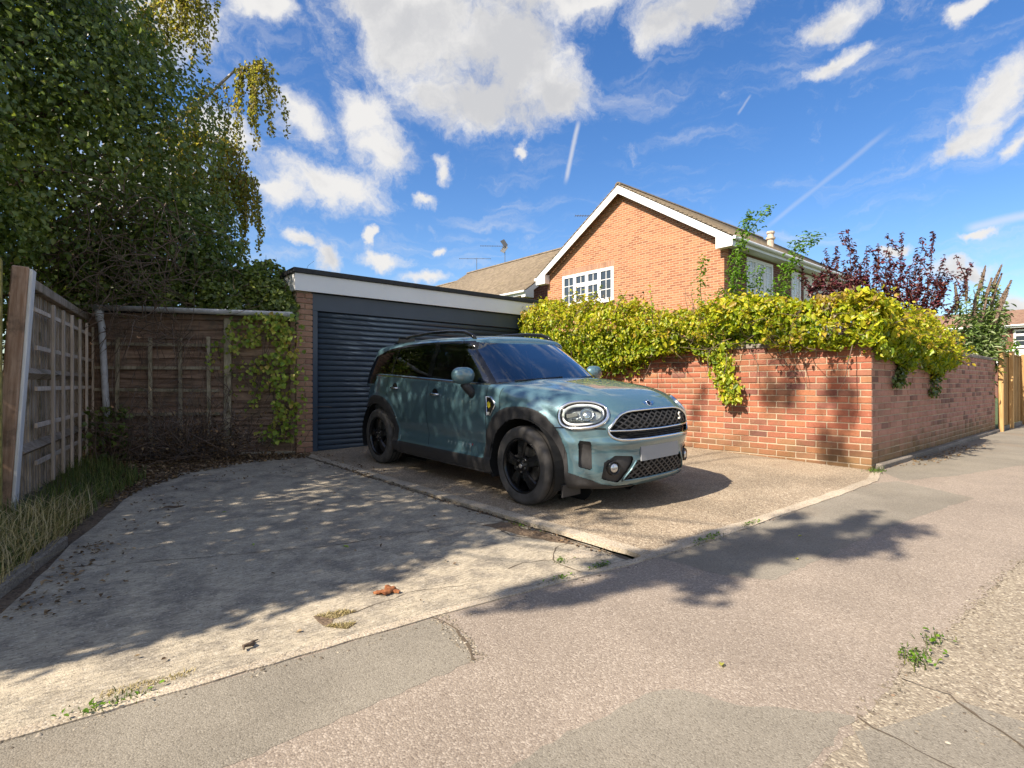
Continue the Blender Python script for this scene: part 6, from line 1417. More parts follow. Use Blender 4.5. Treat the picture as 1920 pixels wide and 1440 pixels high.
# --- the creeper over the garden wall
cre = tag(empty('wall_creeper', (WA, 4.5, 1.5)), 'bright yellow green creeper cascading over the brick garden wall', 'creeper')
tB = [1.95, 2.35, 2.7, 3.08, 3.36, 3.65, 3.95, 4.2, 4.8, 5.2, 5.75, 6.34, 7.27, 7.6]; top_ = [2.02, 2.08, 1.99, 2.10, 2.15, 2.16, 2.10, 2.06, 2.12, 2.28, 2.42, 2.52, 2.56, 2.42]; bot_ = [1.50, 1.41, 1.48, 1.54, 1.64, 1.55, 1.42, 1.50, 1.46, 1.37, 1.27, 1.40, 1.62, 1.85]; dep_ = [0.16, 0.18, 0.20, 0.21, 0.22, 0.24, 0.26, 0.28, 0.34, 0.42, 0.50, 0.52, 0.45, 0.3]
tA = [6.9, 7.5, 7.95, 8.5, 8.95, 9.5, 10.0, 10.45, 10.75]; topA = [2.02, 2.0, 1.99, 1.96, 1.93, 1.90, 1.80, 1.68, 1.58]; botA = [1.48, 1.34, 1.26, 1.30, 1.36, 1.20, 1.25, 1.32, 1.42]; depA = [0.17, 0.19, 0.20, 0.20, 0.21, 0.22, 0.20, 0.17, 0.13]
def creeper(n, u, ts, tp, bt, dp, place, nvec, seed):
    t_, b_, d_ = np.interp(u, ts, tp), np.interp(u, ts, bt), np.interp(u, ts, dp)
    ph = pr_.uniform(-0.62 * np.pi, 0.95 * np.pi, n)         # angle round the section, 0 = straight out
    rad = 1 - np.abs(pr_.normal(0, 0.16, n)); ph = np.where(ph > np.pi * 0.5, ph, ph)
    zc_ = (t_ + b_) / 2; q = np.c_[u, ph, u * 0]
    rad = rad * (1 + 0.26 * vnoise(np.c_[u * 1.0, np.cos(ph), np.sin(ph)], 4.2, seed) + 0.20 * vnoise(np.c_[u, np.cos(ph), np.sin(ph)], 11.0, seed + 1) + 0.16 * np.abs(pr_.normal(size=n)) * (pr_.random(n) < 0.25))
    o_ = d_ * np.cos(ph) * rad * np.where(np.cos(ph) > 0, 1, 1.5) - 0.02; z_ = zc_ + (t_ - b_) / 2 * np.sin(ph) * rad
    o_ = np.where((z_ < 1.60) & (o_ < 0.03), 0.03 + pr_.uniform(0, 0.12, n), o_)
    P_ = place(u, o_, z_); nr = np.cos(ph)[:, None] * nvec + np.sin(ph)[:, None] * np.array([0, 0, 1.0]) + [0, 0, 0.35] + pr_.normal(size=(n, 3)) * 0.75
    return P_, nr, (z_ - b_) / (t_ - b_)
n = 19000; u = pr_.uniform(1.9, 7.62, n) + 0; P1, N1, h1_ = creeper(n, u, tB, top_, bot_, dep_, lambda u, o, z: np.c_[WA - o, u, z], np.array([-1.0, 0, 0]), 31)
n2_ = 11000; u2 = pr_.uniform(6.85, 10.75, n2_); P2, N2, h2_ = creeper(n2_, u2, tA, topA, botA, depA, lambda u, o, z: np.c_[u, WB - o, z], np.array([0, -1.0, 0]), 35)
n3 = 620; b3 = pr_.normal(0, 1, n3); t3 = pr_.random(n3); P3 = np.c_[WA - 0.10 - 0.08 * pr_.random(n3), 3.84 - 0.30 * t3 + b3 * (0.10 - 0.03 * t3), 1.62 - 0.84 * t3]; N3 = np.tile([-1.0, 0, 0.4], (n3, 1)) + pr_.normal(size=(n3, 3)) * 0.4
n4 = 6500; b4 = pr_.uniform(4.3, 7.6, n4); z4 = np.interp(b4, tB, bot_) + (1.95 - np.interp(b4, tB, bot_)) * pr_.random(n4); P4 = np.c_[WA - pr_.uniform(0.04, 0.30, n4), b4, z4]; N4 = np.tile([-1.0, 0, 0.5], (n4, 1)) + pr_.normal(size=(n4, 3)) * 0.5
P3, N3, n3 = np.concatenate([P3, P4]), np.concatenate([N3, N4]), n3 + n4
PP = np.concatenate([P1, P2, P3]); NN_ = np.concatenate([N1, N2, N3]); hh_ = np.concatenate([h1_, h2_, np.full(n3, 0.3)])
tc = tints(len(PP), pr_, 0.32, 0.20, 0.6, 1.25); tc[:, 0] = np.clip(tc[:, 0] + 0.30 * (hh_ - 0.45) + 0.18 * vnoise(PP, 1.7, 40) + 0.35 * (vnoise(PP, 3.3, 41) > 0.75), 0, 1)
child(leaf_obj('leaves', PP, NN_, np.clip(pr_.lognormal(-2.9, 0.36, len(PP)), 0.025, 0.12), tc, MATS['creeper_leaf'], None, aspect=0.6, droop=np.tile([0, 0, -0.8], (len(PP), 1)), seed=13), cre)
n = 260; b_ = pr_.uniform(2.0, 7.5, n); child(twigs('stems', np.c_[WA - pr_.uniform(-0.1, 0.14, n), b_, pr_.uniform(1.45, 1.9, n)], pr_.normal(size=(n, 3)) + [-0.3, 0, 0.1], pr_.uniform(0.3, 0.7, n), 0.006, 'twig_brown', None, 0.8), cre)
n = 260; kind(child(leaf_obj('flower_heads', np.c_[WA - pr_.uniform(0.0, 0.35, n), pr_.uniform(4.9, 7.3, n), pr_.uniform(1.9, 2.5, n)], pr_.normal(size=(n, 3)) + [0, 0, 1], pr_.uniform(0.03, 0.06, n), tints(n, pr_, 0.5, 0.3), MATS['spent_flower'], None, seed=15), cre), 'stuff')
n = 150; b_ = pr_.uniform(2.0, 7.5, n); zt_ = np.interp(b_, tB, top_); k_ = pr_.random(n); SPR = []
mbs_ = MB(); sp_a, sp_b, sp_c, sp_d = [], [], [], []
for i in range(n):
    onr = i % 3 == 0; uu_ = pr_.uniform(7.0, 10.5) if onr else b_[i]; zt0 = np.interp(uu_, tA, topA) if onr else zt_[i]; dpp = np.interp(uu_, tA, depA) if onr else np.interp(uu_, tB, dep_)
    up_ = pr_.random() ** 0.7; o0 = dpp * math.cos(up_ * 1.5); z0 = zt0 - 0.12 - (1 - up_) * 0.35; base = np.array([uu_, WB - o0, z0]) if onr else np.array([WA - o0, uu_, z0])
    d = unit(np.array([(0 if onr else -1) * (1.1 - up_), (-1 if onr else 0) * (1.1 - up_), 0.35 + up_]) + pr_.normal(size=3) * 0.35); L = pr_.uniform(0.12, 0.34); pts_ = [base]
    for q in range(5): d = unit(d + pr_.normal(size=3) * 0.12 + [0, 0, -0.22]); pts_.append(pts_[-1] + d * L / 5)
    mbs_.tube([tuple(v) for v in pts_], [0.004, 0.0035, 0.003, 0.0025, 0.002, 0.0015], 3, cap=False); pts_ = np.array(pts_); m_ = int(L * 75); t_ = pr_.uniform(0.5, 5, m_); j_ = t_.astype(int).clip(0, 4); p_ = pts_[j_] + (pts_[j_ + 1] - pts_[j_]) * (t_ - j_)[:, None]; of_ = pr_.normal(size=(m_, 3)) * 0.03
    sp_a.append(p_ + of_); sp_b.append(pr_.normal(size=(m_, 3)) * 0.6 + [0, 0, 1]); sp_c.append(unit(of_) + d * 0.5); sp_d.append(pr_.uniform(0.04, 0.07, m_))
kind(child(link('spray_stems', mbs_.mesh('spray_stems', True, fix=False), MATS['twig_brown'], None), cre), 'stuff')
sp_a, sp_b, sp_c, sp_d = (np.concatenate(v) for v in (sp_a, sp_b, sp_c, sp_d)); child(leaf_obj('spray_leaves', sp_a, sp_b, sp_d, tints(len(sp_a), pr_, 0.52, 0.2), MATS['creeper_leaf'], None, aspect=0.55, droop=sp_c, seed=14), cre)
# thin upright shoots above the creeper
shoots = tag(empty('creeper_shoot', (WA + 0.1, 5.0, 1.5)), 'thin leafy shoots standing above the creeper under the gable window', 'plant')
def shoot(root, pxs, Y, mat_leaf, size, dens, r0=0.008, stem='stem_green', tmean=0.5, spread=0.05, LPx=None):
    """stem through picture points at distance Y; returns leaf arrays"""
    Q = np.array([at_px(a, b, Y) for a, b in pxs]); seg = []
    for i in range(len(Q) - 1):
        for k in range(6): seg.append(Q[i] + (Q[i + 1] - Q[i]) * k / 6)
    seg.append(Q[-1]); seg = np.array(seg)
    for _ in range(2): seg[1:-1] = (seg[:-2] + 2 * seg[1:-1] + seg[2:]) / 4
    L = np.linalg.norm(np.diff(seg, axis=0), axis=1).sum(); n = max(6, int(L * dens)); t = np.sort(pr_.uniform(0.03, 1, n)) * (len(seg) - 1); j = t.astype(int).clip(0, len(seg) - 2)
    p = seg[j] + (seg[j + 1] - seg[j]) * (t - j)[:, None]; taper = 1 - 0.6 * t / len(seg)
    off = unit(pr_.normal(size=(n, 3))) * spread * taper[:, None] * pr_.uniform(0.3, 1.0, (n, 1)); ax = unit(seg[j + 1] - seg[j])
    return seg, p + off, unit(off) * 0.5 + [0, 0, 0.8] + pr_.normal(size=(n, 3)) * 0.35, off + ax * 0.25, size * pr_.uniform(0.6, 1.1, n) * (0.6 + 0.4 * taper)
def shoot_plant(root, stems, mat_leaf, size, dens, r0, stem_mat, tmean=0.5, tsd=0.2, spread=0.05, aspect=0.55, seed=0):
    mb = MB(); A_ = [[], [], [], []]
    for (pxs, Y) in stems:
        seg, p, nn, dr, sz = shoot(root, pxs, Y, mat_leaf, size, dens, spread=spread); mb.tube([tuple(q) for q in seg], list(np.linspace(r0, r0 * 0.3, len(seg))), 5, cap=False)
        for a, b in zip(A_, (p, nn, dr, sz)): a.append(b)
    p, nn, dr, sz = (np.concatenate(a) for a in A_)
    child(link('stems', mb.mesh('stems', True, fix=False), MATS[stem_mat], None), root)
    child(leaf_obj('leaves', p, nn, sz, tints(len(p), pr_, tmean, tsd), MATS[mat_leaf], None, aspect=aspect, droop=unit(dr) * 1.2, seed=seed), root)
shoot_plant(shoots, [([(1225, 620), (1222, 570), (1218, 530)], 7.5), ([(1212, 600), (1205, 565)], 7.5), ([(1235, 610), (1243, 575)], 7.4), ([(1080, 590), (1120, 548), (1128, 535)], 8.6), ([(1150, 590), (1165, 558), (1172, 552)], 8.2)], 'creeper_leaf', 0.075, 30, 0.006, 'twig_brown', 0.15, 0.1, 0.06, seed=3)
# fresh green rambler
ram = tag(empty('rambler', tuple(at_px(1390, 720, 9.2) * [1, 1, 0])), 'fresh green rambling shoots climbing past the corner of the brick house', 'plant')
stems = [([(1330, 650), (1318, 590), (1312, 530), (1318, 485)], 8.8), ([(1318, 600), (1340, 565), (1352, 545)], 8.7), ([(1375, 660), (1368, 590), (1372, 520), (1388, 460), (1398, 420), (1410, 400)], 9.2), ([(1392, 450), (1415, 420), (1428, 405), (1445, 388)], 9.2), ([(1385, 640), (1385, 560), (1375, 500), (1392, 455)], 9.1), ([(1395, 650), (1410, 580), (1420, 540), (1425, 500)], 9.2), ([(1400, 640), (1430, 580), (1460, 530), (1490, 480)], 9.3), ([(1470, 520), (1500, 465), (1530, 450)], 9.3), ([(1490, 480), (1485, 470), (1510, 445), (1545, 443)], 9.3), ([(1410, 640), (1450, 590), (1475, 540), (1480, 500)], 9.2), ([(1360, 640), (1355, 580), (1362, 540)], 9.0), ([(1420, 640), (1440, 600), (1446, 560)], 9.1), ([(1390, 600), (1400, 540), (1398, 500)], 9.0), ([(1365, 600), (1380, 530), (1390, 480)], 9.0)]
shoot_plant(ram, stems, 'fresh_leaf', 0.085, 150, 0.010, 'stem_green', 0.5, 0.25, 0.24, 0.5, 4)
# purple shrub
pur = tag(empty('purple_shrub', tuple(at_px(1650, 720, 10.0) * [1, 1, 0])), 'dark purple leaved shrub with upright wands behind the wall', 'shrub')
tips = [(1549, 469), (1567, 463), (1590, 429), (1598, 455), (1625, 469), (1648, 459), (1668, 470), (1690, 436), (1696, 488), (1720, 470), (1749, 433), (1727, 501), (1772, 479), (1821, 494), (1500, 498), (1525, 513), (1612, 500), (1660, 500), (1580, 490), (1640, 510), (1540, 510), (1705, 510), (1745, 520), (1780, 520), (1560, 530), (1600, 530), (1680, 530), (1620, 540), (1720, 540), (1760, 545)]
stems = []
for k, (a, b) in enumerate(tips): x0 = 1645 + (a - 1645) * 0.30; xm = 1645 + (a - 1645) * 0.72; stems.append(([(x0, 760), (xm, 600), (a - (a - xm) * 0.35 - 6 * math.sin(k * 1.7), (600 + b) / 2), (a, b)], 10.0 + 0.7 * math.sin(k * 2.1)))
for k, (a, b) in enumerate(tips):
    for j in range(3): f = pr_.uniform(0.15, 0.8); x1 = a - (a - 1645) * 0.3 * (1 - f); y1 = b + (620 - b) * (1 - f); sd2 = pr_.choice([-1, 1]); stems.append(([(x1, y1), (x1 + sd2 * pr_.uniform(5, 14), y1 - pr_.uniform(10, 20)), (x1 + sd2 * pr_.uniform(12, 26), y1 - pr_.uniform(24, 44))], 10.0 + 0.7 * math.sin(k * 2.1)))
shoot_plant(pur, stems, 'purple_leaf', 0.10, 72, 0.012, 'stem_red', 0.52, 0.24, 0.115, 0.42, 5)
# buddleia
bud = tag(empty('buddleia', tuple(at_px(1815, 720, 11.5) * [1, 1, 0])), 'buddleia with brown spent flower spikes at the end of the creeper', 'shrub')
tips = [(1848, 497), (1879, 495), (1879, 512), (1897, 525), (1891, 545), (1882, 566), (1860, 520), (1838, 525), (1812, 517), (1868, 545), (1850, 560), (1830, 550), (1790, 530), (1880, 590), (1865, 600), (1845, 590)]
stems = [([(1812, 740), (1812 + (a - 1812) * 0.62, 655), (a - (a - 1812) * 0.20, b + 40)], 11.3 + 0.35 * math.sin(k)) for k, (a, b) in enumerate(tips)]
shoot_plant(bud, stems, 'buddleia_leaf', 0.18, 150, 0.012, 'stem_green', 0.52, 0.3, 0.42, 0.30, 6)
mb = MB()
sp_p, sp_n = [], []
for k, (a, b) in enumerate(tips):
    Y_ = 11.3 + 0.35 * math.sin(k); q0 = at_px(a - (a - 1812) * 0.30, b + 48, Y_); q1 = at_px(a, b, Y_); child(MB().tube([q0, q0 + (q1 - q0) * 0.4, q0 + (q1 - q0) * 0.8, q1], [0.02, 0.030, 0.022, 0.006], 6).obj('flower_spike', MATS['twig_brown'], None), bud)
    for j in range(70): t = pr_.random(); sp_p.append(q0 + (q1 - q0) * t + pr_.normal(size=3) * 0.03 * (1.1 - t)); sp_n.append(pr_.normal(size=3))
kind(child(leaf_obj('flower_husks', np.array(sp_p), np.array(sp_n), 0.045, tints(len(sp_p), pr_, 0.5, 0.3), MATS['spent_flower'], None, seed=17), bud), 'stuff')
# low greenery behind the wall so that the garden is not bare
gd = tag(empty('garden_shrub', (9.5, 4.2, 0)), 'mixed green shrub filling the garden behind the creeper', 'shrub')
p, nn = blob([(0, 0, 0.9, 1.6, 1.0, 0.9), (1.4, 0.4, 0.8, 1.2, 0.9, 0.9), (-1.0, 0.9, 0.9, 0.9, 1.0, 0.9)], 5000, pr_, 0.6, 1.05, 0.15, -0.8, 1.0, 51)
child(leaf_obj('foliage', p + [9.5, 4.0, 0], nn, pr_.uniform(0.06, 0.1, len(p)), tints(len(p), pr_, 0.4, 0.2), MATS['fresh_leaf'], None, seed=19), gd)
# ivy sprigs hanging on the road face of the wall
for (x, z0, z1, lab_) in ((8.02, 1.32, 1.0, 'dark ivy sprig on the road side of the wall near the corner'), (9.75, 1.30, 0.86, 'dark ivy sprig at the lower end of the creeper')):
    iv = tag(empty('ivy_sprig', (x, WB - 0.03, z0)), lab_, 'ivy', 'ivy sprigs on the wall'); n = 150; t = pr_.random(n)
    pts = np.c_[x + pr_.normal(0, 0.10, n) - 0.25 * t, WB - pr_.uniform(0.01, 0.09, n), z0 + (z1 - z0) * t]
    child(leaf_obj('leaves', pts, np.tile([0, -1.0, 0.3], (n, 1)) + pr_.normal(size=(n, 3)) * 0.4, pr_.uniform(0.04, 0.075, n), tints(n, pr_, 0.3, 0.15), MATS['ivy_leaf'], None, aspect=0.8, seed=21), iv)
    child(twigs('stems', [(x, WB - 0.02, z0 + 0.1)] * 6, np.c_[pr_.normal(size=6) * 0.3 - 0.4, pr_.normal(size=6) * 0.02, -np.ones(6)], [0.45] * 6, 0.004, 'twig_brown', None, 0.2), iv)
# far trees behind the houses and down the road
for (px, Y_, h, w, lb_) in ((1935, 62, 6.5, 4.5, 'round green tree far down the road past the terrace'),):
    c = at_px(px, 720, Y_); tr = tag(empty('far_tree', (c[0], c[1], 0)), lb_, 'tree'); child(MB().tube([(c[0], c[1], 0), (c[0], c[1], h * 0.6)], [0.2, 0.1], 8).obj('trunk', MATS['bark_brown']), tr)
    p, nn = blob([(0, 0, h * 0.62, w * 0.5, w * 0.5, h * 0.38)], 2500, pr_, 0.5, 1.05, 0.2, -0.7, 0.6, 61); child(leaf_obj('foliage', p + [c[0], c[1], 0], nn, 0.3, tints(len(p), pr_, 0.4, 0.2), MATS['ivy_leaf'], None, seed=23), tr)
sh = tag(empty('young_shrub', (17.2, 3.2, 0)), 'two light green sprays standing above the new fence', 'shrub')
shoot_plant(sh, [([(1886, 700), (1884, 640)], 14.5), ([(1890, 700), (1894, 645)], 14.5), ([(1903, 700), (1902, 635)], 15.0), ([(1906, 700), (1910, 640)], 15.0), ([(1898, 700), (1897, 650)], 15.0)], 'fresh_leaf', 0.14, 60, 0.01, 'stem_green', 0.6, 0.2, 0.12, 0.4, 7)

# ------------------------------------------------------------------ grass, litter and weeds
def inside(px, py, poly):
    r = np.zeros(len(px), bool); n = len(poly)
    for i in range(n):
        (x0, y0), (x1, y1) = poly[i], poly[(i + 1) % n]; c = ((y0 > py) != (y1 > py)) & (px < (x1 - x0) * (py - y0) / (y1 - y0 + 1e-12) + x0); r ^= c
    return r
def scatter(poly, n, r):
    P_ = np.array(poly); lo_, hi_ = P_.min(0), P_.max(0); q = r.uniform(lo_, hi_, (n * 3, 2)); q = q[inside(q[:, 0], q[:, 1], poly)][:n]; return q
def blades(name, xy, h, w, tint, lean, mat, parent=None, dz=0.02, seed=0, outdir=None):
    r = np.random.default_rng(seed); n = len(xy); h = np.broadcast_to(h, n); base = np.c_[xy, [zg(a, b) + dz for a, b in xy]]
    az = r.uniform(0, 6.28, n); d = np.c_[np.cos(az), np.sin(az), np.zeros(n)] * np.abs(r.normal(0, lean, n))[:, None]
    if outdir is not None: d[:, :2] += outdir
    s = np.c_[-np.sin(az), np.cos(az), np.zeros(n)] * w
    m1 = base + (d * 0.25 + [0, 0, 0.55]) * h[:, None]; t = base + (d * 0.9 + [0, 0, 0.92]) * h[:, None]
    V = np.stack([base - s, base + s, m1 + s * 0.75, m1 - s * 0.75, t], 1).reshape(-1, 3); k = np.arange(n)[:, None] * 5
    me = np_mesh(name, V, [k + np.array([[0, 1, 2, 3]]), k + np.array([[3, 2, 4]])], False, np.repeat(tint, 5, 0)); return link(name, me, MATS[mat], parent)
gr = np.random.default_rng(5)
BED = [(-0.9, 2.95), (-0.25, 3.5), (0.0, 4.35), (0.45, 5.9), (0.75, 6.6), (0.45, 8.6), (0.25, 8.3), (-0.1, 6.0), (-0.25, 5.65), (-1.2, 4.4)]
q = scatter(BED, 5200, gr); far_ = (q[:, 1] - 3.2) / 4.5
kind(blades('grass', q, gr.uniform(0.05, 0.17, len(q)), 0.0030, tints(len(q), gr, 0.24, 0.15), 0.7, 'grass_blade', seed=1), 'stuff')['label'] = 'rough green grass along the foot of the fence'
DRY = [(-0.7, 3.1), (-0.25, 3.45), (-0.02, 4.2), (0.25, 5.2), (-0.1, 5.4), (-0.35, 4.8), (-0.9, 3.8)]
q = scatter(DRY, 1500, gr); kind(blades('dry_grass', q, gr.uniform(0.07, 0.27, len(q)), 0.0032, tints(len(q), gr, 0.80, 0.13), 1.25, 'grass_blade', seed=2), 'stuff')['label'] = 'straw coloured dry grass at the frame edge'
def lying(name, xy, size, tint, mat, parent=None, dz=0.006, seed=0):
    r = np.random.default_rng(seed); n = len(xy); p = np.c_[xy, [zg(a, b) + dz for a, b in xy]] + np.c_[np.zeros((n, 2)), r.uniform(0.002, 0.012, n)]
    return leaf_obj(name, p, np.tile([0, 0, 1.0], (n, 1)) + r.normal(size=(n, 3)) * 0.28, size, tint, MATS[mat], parent, aspect=0.55, seed=seed)
LIT = [(0.35, 5.4), (0.62, 6.0), (1.15, 6.75), (1.9, 7.1), (2.6, 7.15), (2.75, 7.55), (2.3, 7.75), (0.7, 8.6), (0.3, 7.5)]
q = scatter(LIT, 3200, gr); kind(lying('leaf_litter', q, gr.uniform(0.02, 0.055, len(q)), tints(len(q), gr, 0.5, 0.26), 'dry_leaf', seed=3), 'stuff')['label'] = 'brown dead leaf litter along the back of the drive'
q = np.concatenate([scatter([(0.0, 3.2), (0.5, 5.5), (1.2, 6.6), (2.6, 6.9), (2.6, 6.2), (1.2, 6.0), (0.5, 4.4), (0.25, 3.1)], 260, gr), scatter([(-0.3, 2.4), (2.6, 2.2), (2.6, 6.0), (0.6, 5.5)], 22, gr), scatter([(2.9, 5.5), (2.9, 7.5), (2.6, 7.5), (2.6, 5.5)], 90, gr), scatter([(-0.2, 3.3), (0.15, 4.4), (0.3, 4.4), (0.0, 3.2)], 120, gr)])
kind(lying('leaf_litter', q, gr.uniform(0.014, 0.035, len(q)), tints(len(q), gr, 0.5, 0.26), 'dry_leaf', seed=4), 'stuff')['label'] = 'loose dead leaves scattered over the old concrete'
q = scatter([(7.4, 1.93), (11, 1.93), (11, 1.6), (8, 1.65)], 200, gr); kind(lying('leaf_litter', q, gr.uniform(0.02, 0.04, len(q)), tints(len(q), gr, 0.55, 0.2), 'dry_leaf', dz=0.006, seed=5), 'stuff')['label'] = 'dead leaves swept along the foot of the road wall'
q = scatter([(2.62, 2.1), (2.72, 2.1), (2.64, 6.5), (2.55, 6.5)], 260, gr); kind(lying('joint_debris', q, gr.uniform(0.012, 0.03, len(q)), tints(len(q), gr, 0.3, 0.25), 'dry_leaf', dz=0.006, seed=6), 'stuff')['label'] = 'crumbs and leaf bits in the joint between the drives'
# single yellow leaves lying about
mt = MATS['vine_leaf']
for i, (a, b, s_, lab_) in enumerate([(1.98, 1.07, 0.05, 'pale yellow leaf alone on the pink pavement'), (3.93, 1.55, 0.035, 'yellow leaf on the grey patch in the tree shadow'), (3.45, 1.38, 0.04, 'narrow yellow leaf near the corner of the grey patch'), (1.45, 3.35, 0.05, 'green leaf on the long crack of the concrete'), (1.0, 3.75, 0.04, 'small green leaf left of the long crack'), (1.05, 4.75, 0.035, 'yellow leaf in the middle of the shaded concrete')]):
    V, F, c = leaves(np.array([[0, 0, 0.0]]), np.array([[0.1, 0.05, 1.0]]), s_, np.array([[0.75 if i < 3 else 0.35, 1.2, 1]]), seed=30 + i, aspect=0.4)
    o = tag(link('fallen_leaf', np_mesh('fallen_leaf', V, F, False, c), mt), lab_, 'leaf', 'fallen leaves'); o.location = (a, b, zg(a, b) + 0.009)
o = MB()
# tufts of weed in the joints
def tuft(a, b, n, spread, h, label, tm=0.2):
    xy = gr.normal(size=(n, 2)) * spread + [a, b]; e = tag(empty('weed_tuft', (a, b, zg(a, b))), label, 'weed', 'weeds in the joints')
    o = blades('blades', xy, gr.uniform(0.3, 0.9, n) * h * 0.6, 0.0022, tints(n, gr, tm, 0.12), 0.9, 'grass_blade', None, 0.003, seed=int(a * 100)); kind(child(o, e), 'stuff')
    V, F, c = leaves(np.c_[gr.normal(size=(n // 3, 2)) * spread + [a, b], [zg(a, b) + 0.02] * (n // 3)], gr.normal(size=(n // 3, 3)) * 0.4 + [0, 0, 1], 0.02, tints(n // 3, gr, 0.5, 0.2), seed=4); child(link('leaves', np_mesh('leaves', V, F, False, c), MATS['fresh_leaf']), e)
tuft(3.43, 1.94, 90, np.array([0.09, 0.02]), 0.05, 'green weed in the drive edge under the car shadow'); tuft(3.95, 1.91, 50, np.array([0.06, 0.015]), 0.045, 'small weed further along the drive edge')
tuft(2.62, 0.60, 90, np.array([0.05, 0.03]), 0.06, 'bright green weed at the pavement and verge joint'); tuft(2.85, 0.585, 50, np.array([0.04, 0.025]), 0.05, 'second smaller weed beside the verge joint')
tuft(6.90, 1.93, 120, np.array([0.07, 0.04]), 0.12, 'weed clump at the foot of the wall corner', 0.15); tuft(0.16, 2.26, 60, np.array([0.06, 0.025]), 0.06, 'flat weed in the near drive edge'); tuft(2.45, 2.09, 50, np.array([0.05, 0.02]), 0.05, 'weed where the concrete lip is broken'); tuft(2.15, 2.10, 40, np.array([0.05, 0.015]), 0.04, 'weed on the concrete edging beside the break', 0.4)
tuft(2.35, 2.30, 30, np.array([0.03, 0.02]), 0.04, 'weed in the spalled concrete'); tuft(2.66, 3.0, 40, np.array([0.02, 0.09]), 0.04, 'weed in the joint beside the front wheel', 0.3)
# dry moss in the hollow of the concrete
q = np.concatenate([scatter([(0.92, 2.49), (1.06, 2.47), (1.10, 2.41), (0.98, 2.40)], 420, gr), scatter([(0.95, 2.36), (1.05, 2.31), (0.99, 2.27), (0.92, 2.35)], 300, gr), scatter([(0.15, 2.36), (0.42, 2.32), (0.40, 2.28), (0.10, 2.31)], 240, gr)])
mo = kind(blades('dry_moss', q, gr.uniform(0.003, 0.012, len(q)), 0.002, tints(len(q), gr, 0.78, 0.10), 1.6, 'grass_blade', None, 0.005, seed=9), 'stuff'); mo['label'] = 'dry brown moss in hollows of the concrete'
# curled brown leaves and bark on the drive
cl = tag(empty('bark_scrap', (1.31, 2.51, zg(1.31, 2.51))), 'curled reddish brown bark scrap on the sunny concrete', 'debris')
wood_mat('bark_scrap', (0.13, 0.045, 0.02), (0.34, 0.14, 0.06), (40, 40, 40))
for i, (dx, dy, az, L, r0) in enumerate([(0, 0, 0.4, 0.10, 0.020), (0.02, 0.03, 1.3, 0.085, 0.016), (-0.03, 0.02, -0.3, 0.075, 0.014), (0.035, -0.015, 2.1, 0.05, 0.012)]):
    V, F_ = [], []; n, m_ = 9, 8
    for k in range(n):
        t = k / (n - 1)
        for j in range(m_): ph = -0.4 + 3.6 * j / (m_ - 1); r1 = r0 * (0.5 + math.sin(math.pi * (0.15 + 0.7 * t)) * 0.6) * (1 + 0.15 * math.sin(k * 2.3 + j)); V.append((L * (t - 0.5), r1 * math.cos(ph), r1 * math.sin(ph) * 0.8 + r0 * 0.4))
    for k in range(n - 1):
        for j in range(m_ - 1): F_.append((k * m_ + j, k * m_ + j + 1, (k + 1) * m_ + j + 1, (k + 1) * m_ + j))
    o = link('curl', np_mesh('curl', V, np.array(F_), True), MATS['bark_scrap'], cl); o.location = (dx, dy, 0.006); o.rotation_euler = (0, 0, az)
for (a, b, L, az, lab_) in ((0.76, 5.14, 0.16, 0.1, 'short mossy stick on the shaded concrete'), (0.62, 2.37, 0.09, 0.8, 'thin twig near the lip of the drive')):
    n = 7; t = tag(MB().tube([(L * (k / (n - 1) - 0.5), 0.012 * math.sin(k * 1.7), 0.012 + 0.006 * math.sin(k)) for k in range(n)], [0.003, 0.007, 0.009, 0.008, 0.008, 0.006, 0.002], 7).obj('stick', MATS['bark_brown'], None, True), lab_, 'stick', 'sticks on the drive'); t.location = (a, b, zg(a, b) + 0.004); t.rotation_euler = (0, 0, az)

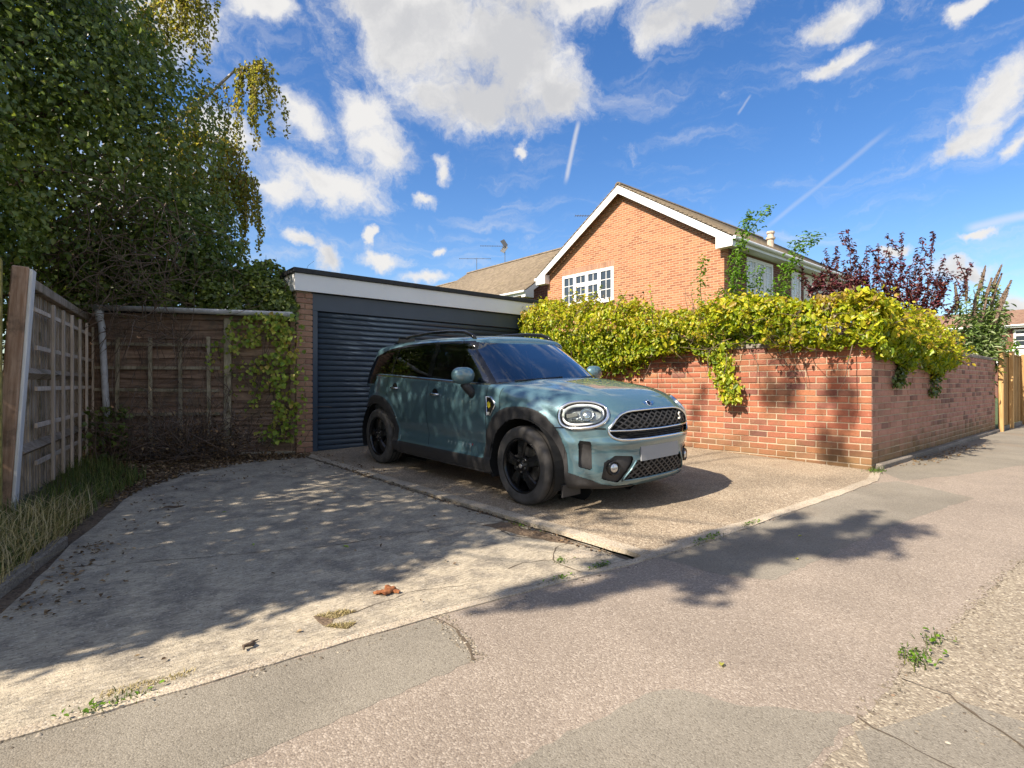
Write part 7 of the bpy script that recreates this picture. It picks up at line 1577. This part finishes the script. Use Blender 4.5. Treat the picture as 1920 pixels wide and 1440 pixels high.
# loose and embedded stones of the exposed aggregate verge
def pebbles(name, xy, size, tint, mat, dz, seed):
    r = np.random.default_rng(seed); n = len(xy); base = np.c_[xy, [zg(a, b) + dz for a, b in xy]]
    k = np.array([[1, 0, 0], [0.5, 0.8, 0], [-0.5, 0.85, 0], [-1, 0, 0], [-0.5, -0.8, 0], [0.5, -0.85, 0], [0, 0, 1]], float); k[:6] *= 1
    mid = k[:6] * 0.72 + [0, 0, 0.7]; K7 = np.concatenate([k[:6], mid, [[0, 0, 0.95]]])
    az = r.uniform(0, 6.28, n); c, s = np.cos(az), np.sin(az); sx = size * r.uniform(0.7, 1.25, n); sy = size * r.uniform(0.55, 0.95, n); sz = size * r.uniform(0.25, 0.5, n)
    L = K7[None] * np.stack([sx, sy, sz], 1)[:, None] * (1 + r.normal(0, 0.10, (n, 13, 1)))
    V = np.stack([L[..., 0] * c[:, None] - L[..., 1] * s[:, None], L[..., 0] * s[:, None] + L[..., 1] * c[:, None], L[..., 2]], -1) + base[:, None]
    i = np.arange(n)[:, None] * 13; q = np.concatenate([i + np.array([[j, (j + 1) % 6, 6 + (j + 1) % 6, 6 + j]]) for j in range(6)]); t = np.concatenate([i + np.array([[6 + j, 6 + (j + 1) % 6, 12]]) for j in range(6)])
    return link(name, np_mesh(name, V.reshape(-1, 3), [q, t], True, np.repeat(tint, 13, 0)), MATS[mat])
leaf_mat('pebble', [(0.10, 0.08, 0.06), (0.20, 0.165, 0.12), (0.29, 0.25, 0.19), (0.42, 0.38, 0.31), (0.26, 0.18, 0.12)], 0.0, 0.7, 0.3)
q = scatter([(1.95, 0.58), (2.6, 0.58), (3.4, 0.52), (4.6, 0.44), (7.5, 0.36), (7.0, -0.6), (3.0, -0.5), (2.3, 0.1)], 22000, gr); d_ = np.hypot(q[:, 0], q[:, 1])
kind(pebbles('verge_pebbles', q, np.clip(gr.lognormal(-5.15, 0.35, len(q)), 0.003, 0.012), tints(len(q), gr, 0.42, 0.18, 0.75, 1.1), 'pebble', -0.003, 3), 'stuff')['label'] = 'small stones of the exposed aggregate verge'
q = np.concatenate([scatter([(1.25, 1.70), (1.33, 1.70), (1.42, 2.15), (1.33, 2.16)], 260, gr), scatter([(-0.3, 2.25), (2.8, 1.98), (2.8, 1.94), (-0.3, 2.19)], 420, gr), scatter([(2.8, 1.98), (6.3, 1.80), (6.3, 1.74), (2.8, 1.92)], 300, gr), scatter([(2.0, 0.66), (4.4, 0.53), (4.4, 0.47), (2.0, 0.59)], 400, gr), scatter([(2.5, 2.1), (2.7, 2.1), (2.7, 3.3), (2.45, 3.2)], 500, gr)])
kind(pebbles('grit', q, np.clip(gr.lognormal(-5.4, 0.4, len(q)), 0.002, 0.010), tints(len(q), gr, 0.35, 0.24, 0.6, 1.1), 'pebble', 0.001, 4), 'stuff')['label'] = 'grit gathered along the pavement edges'
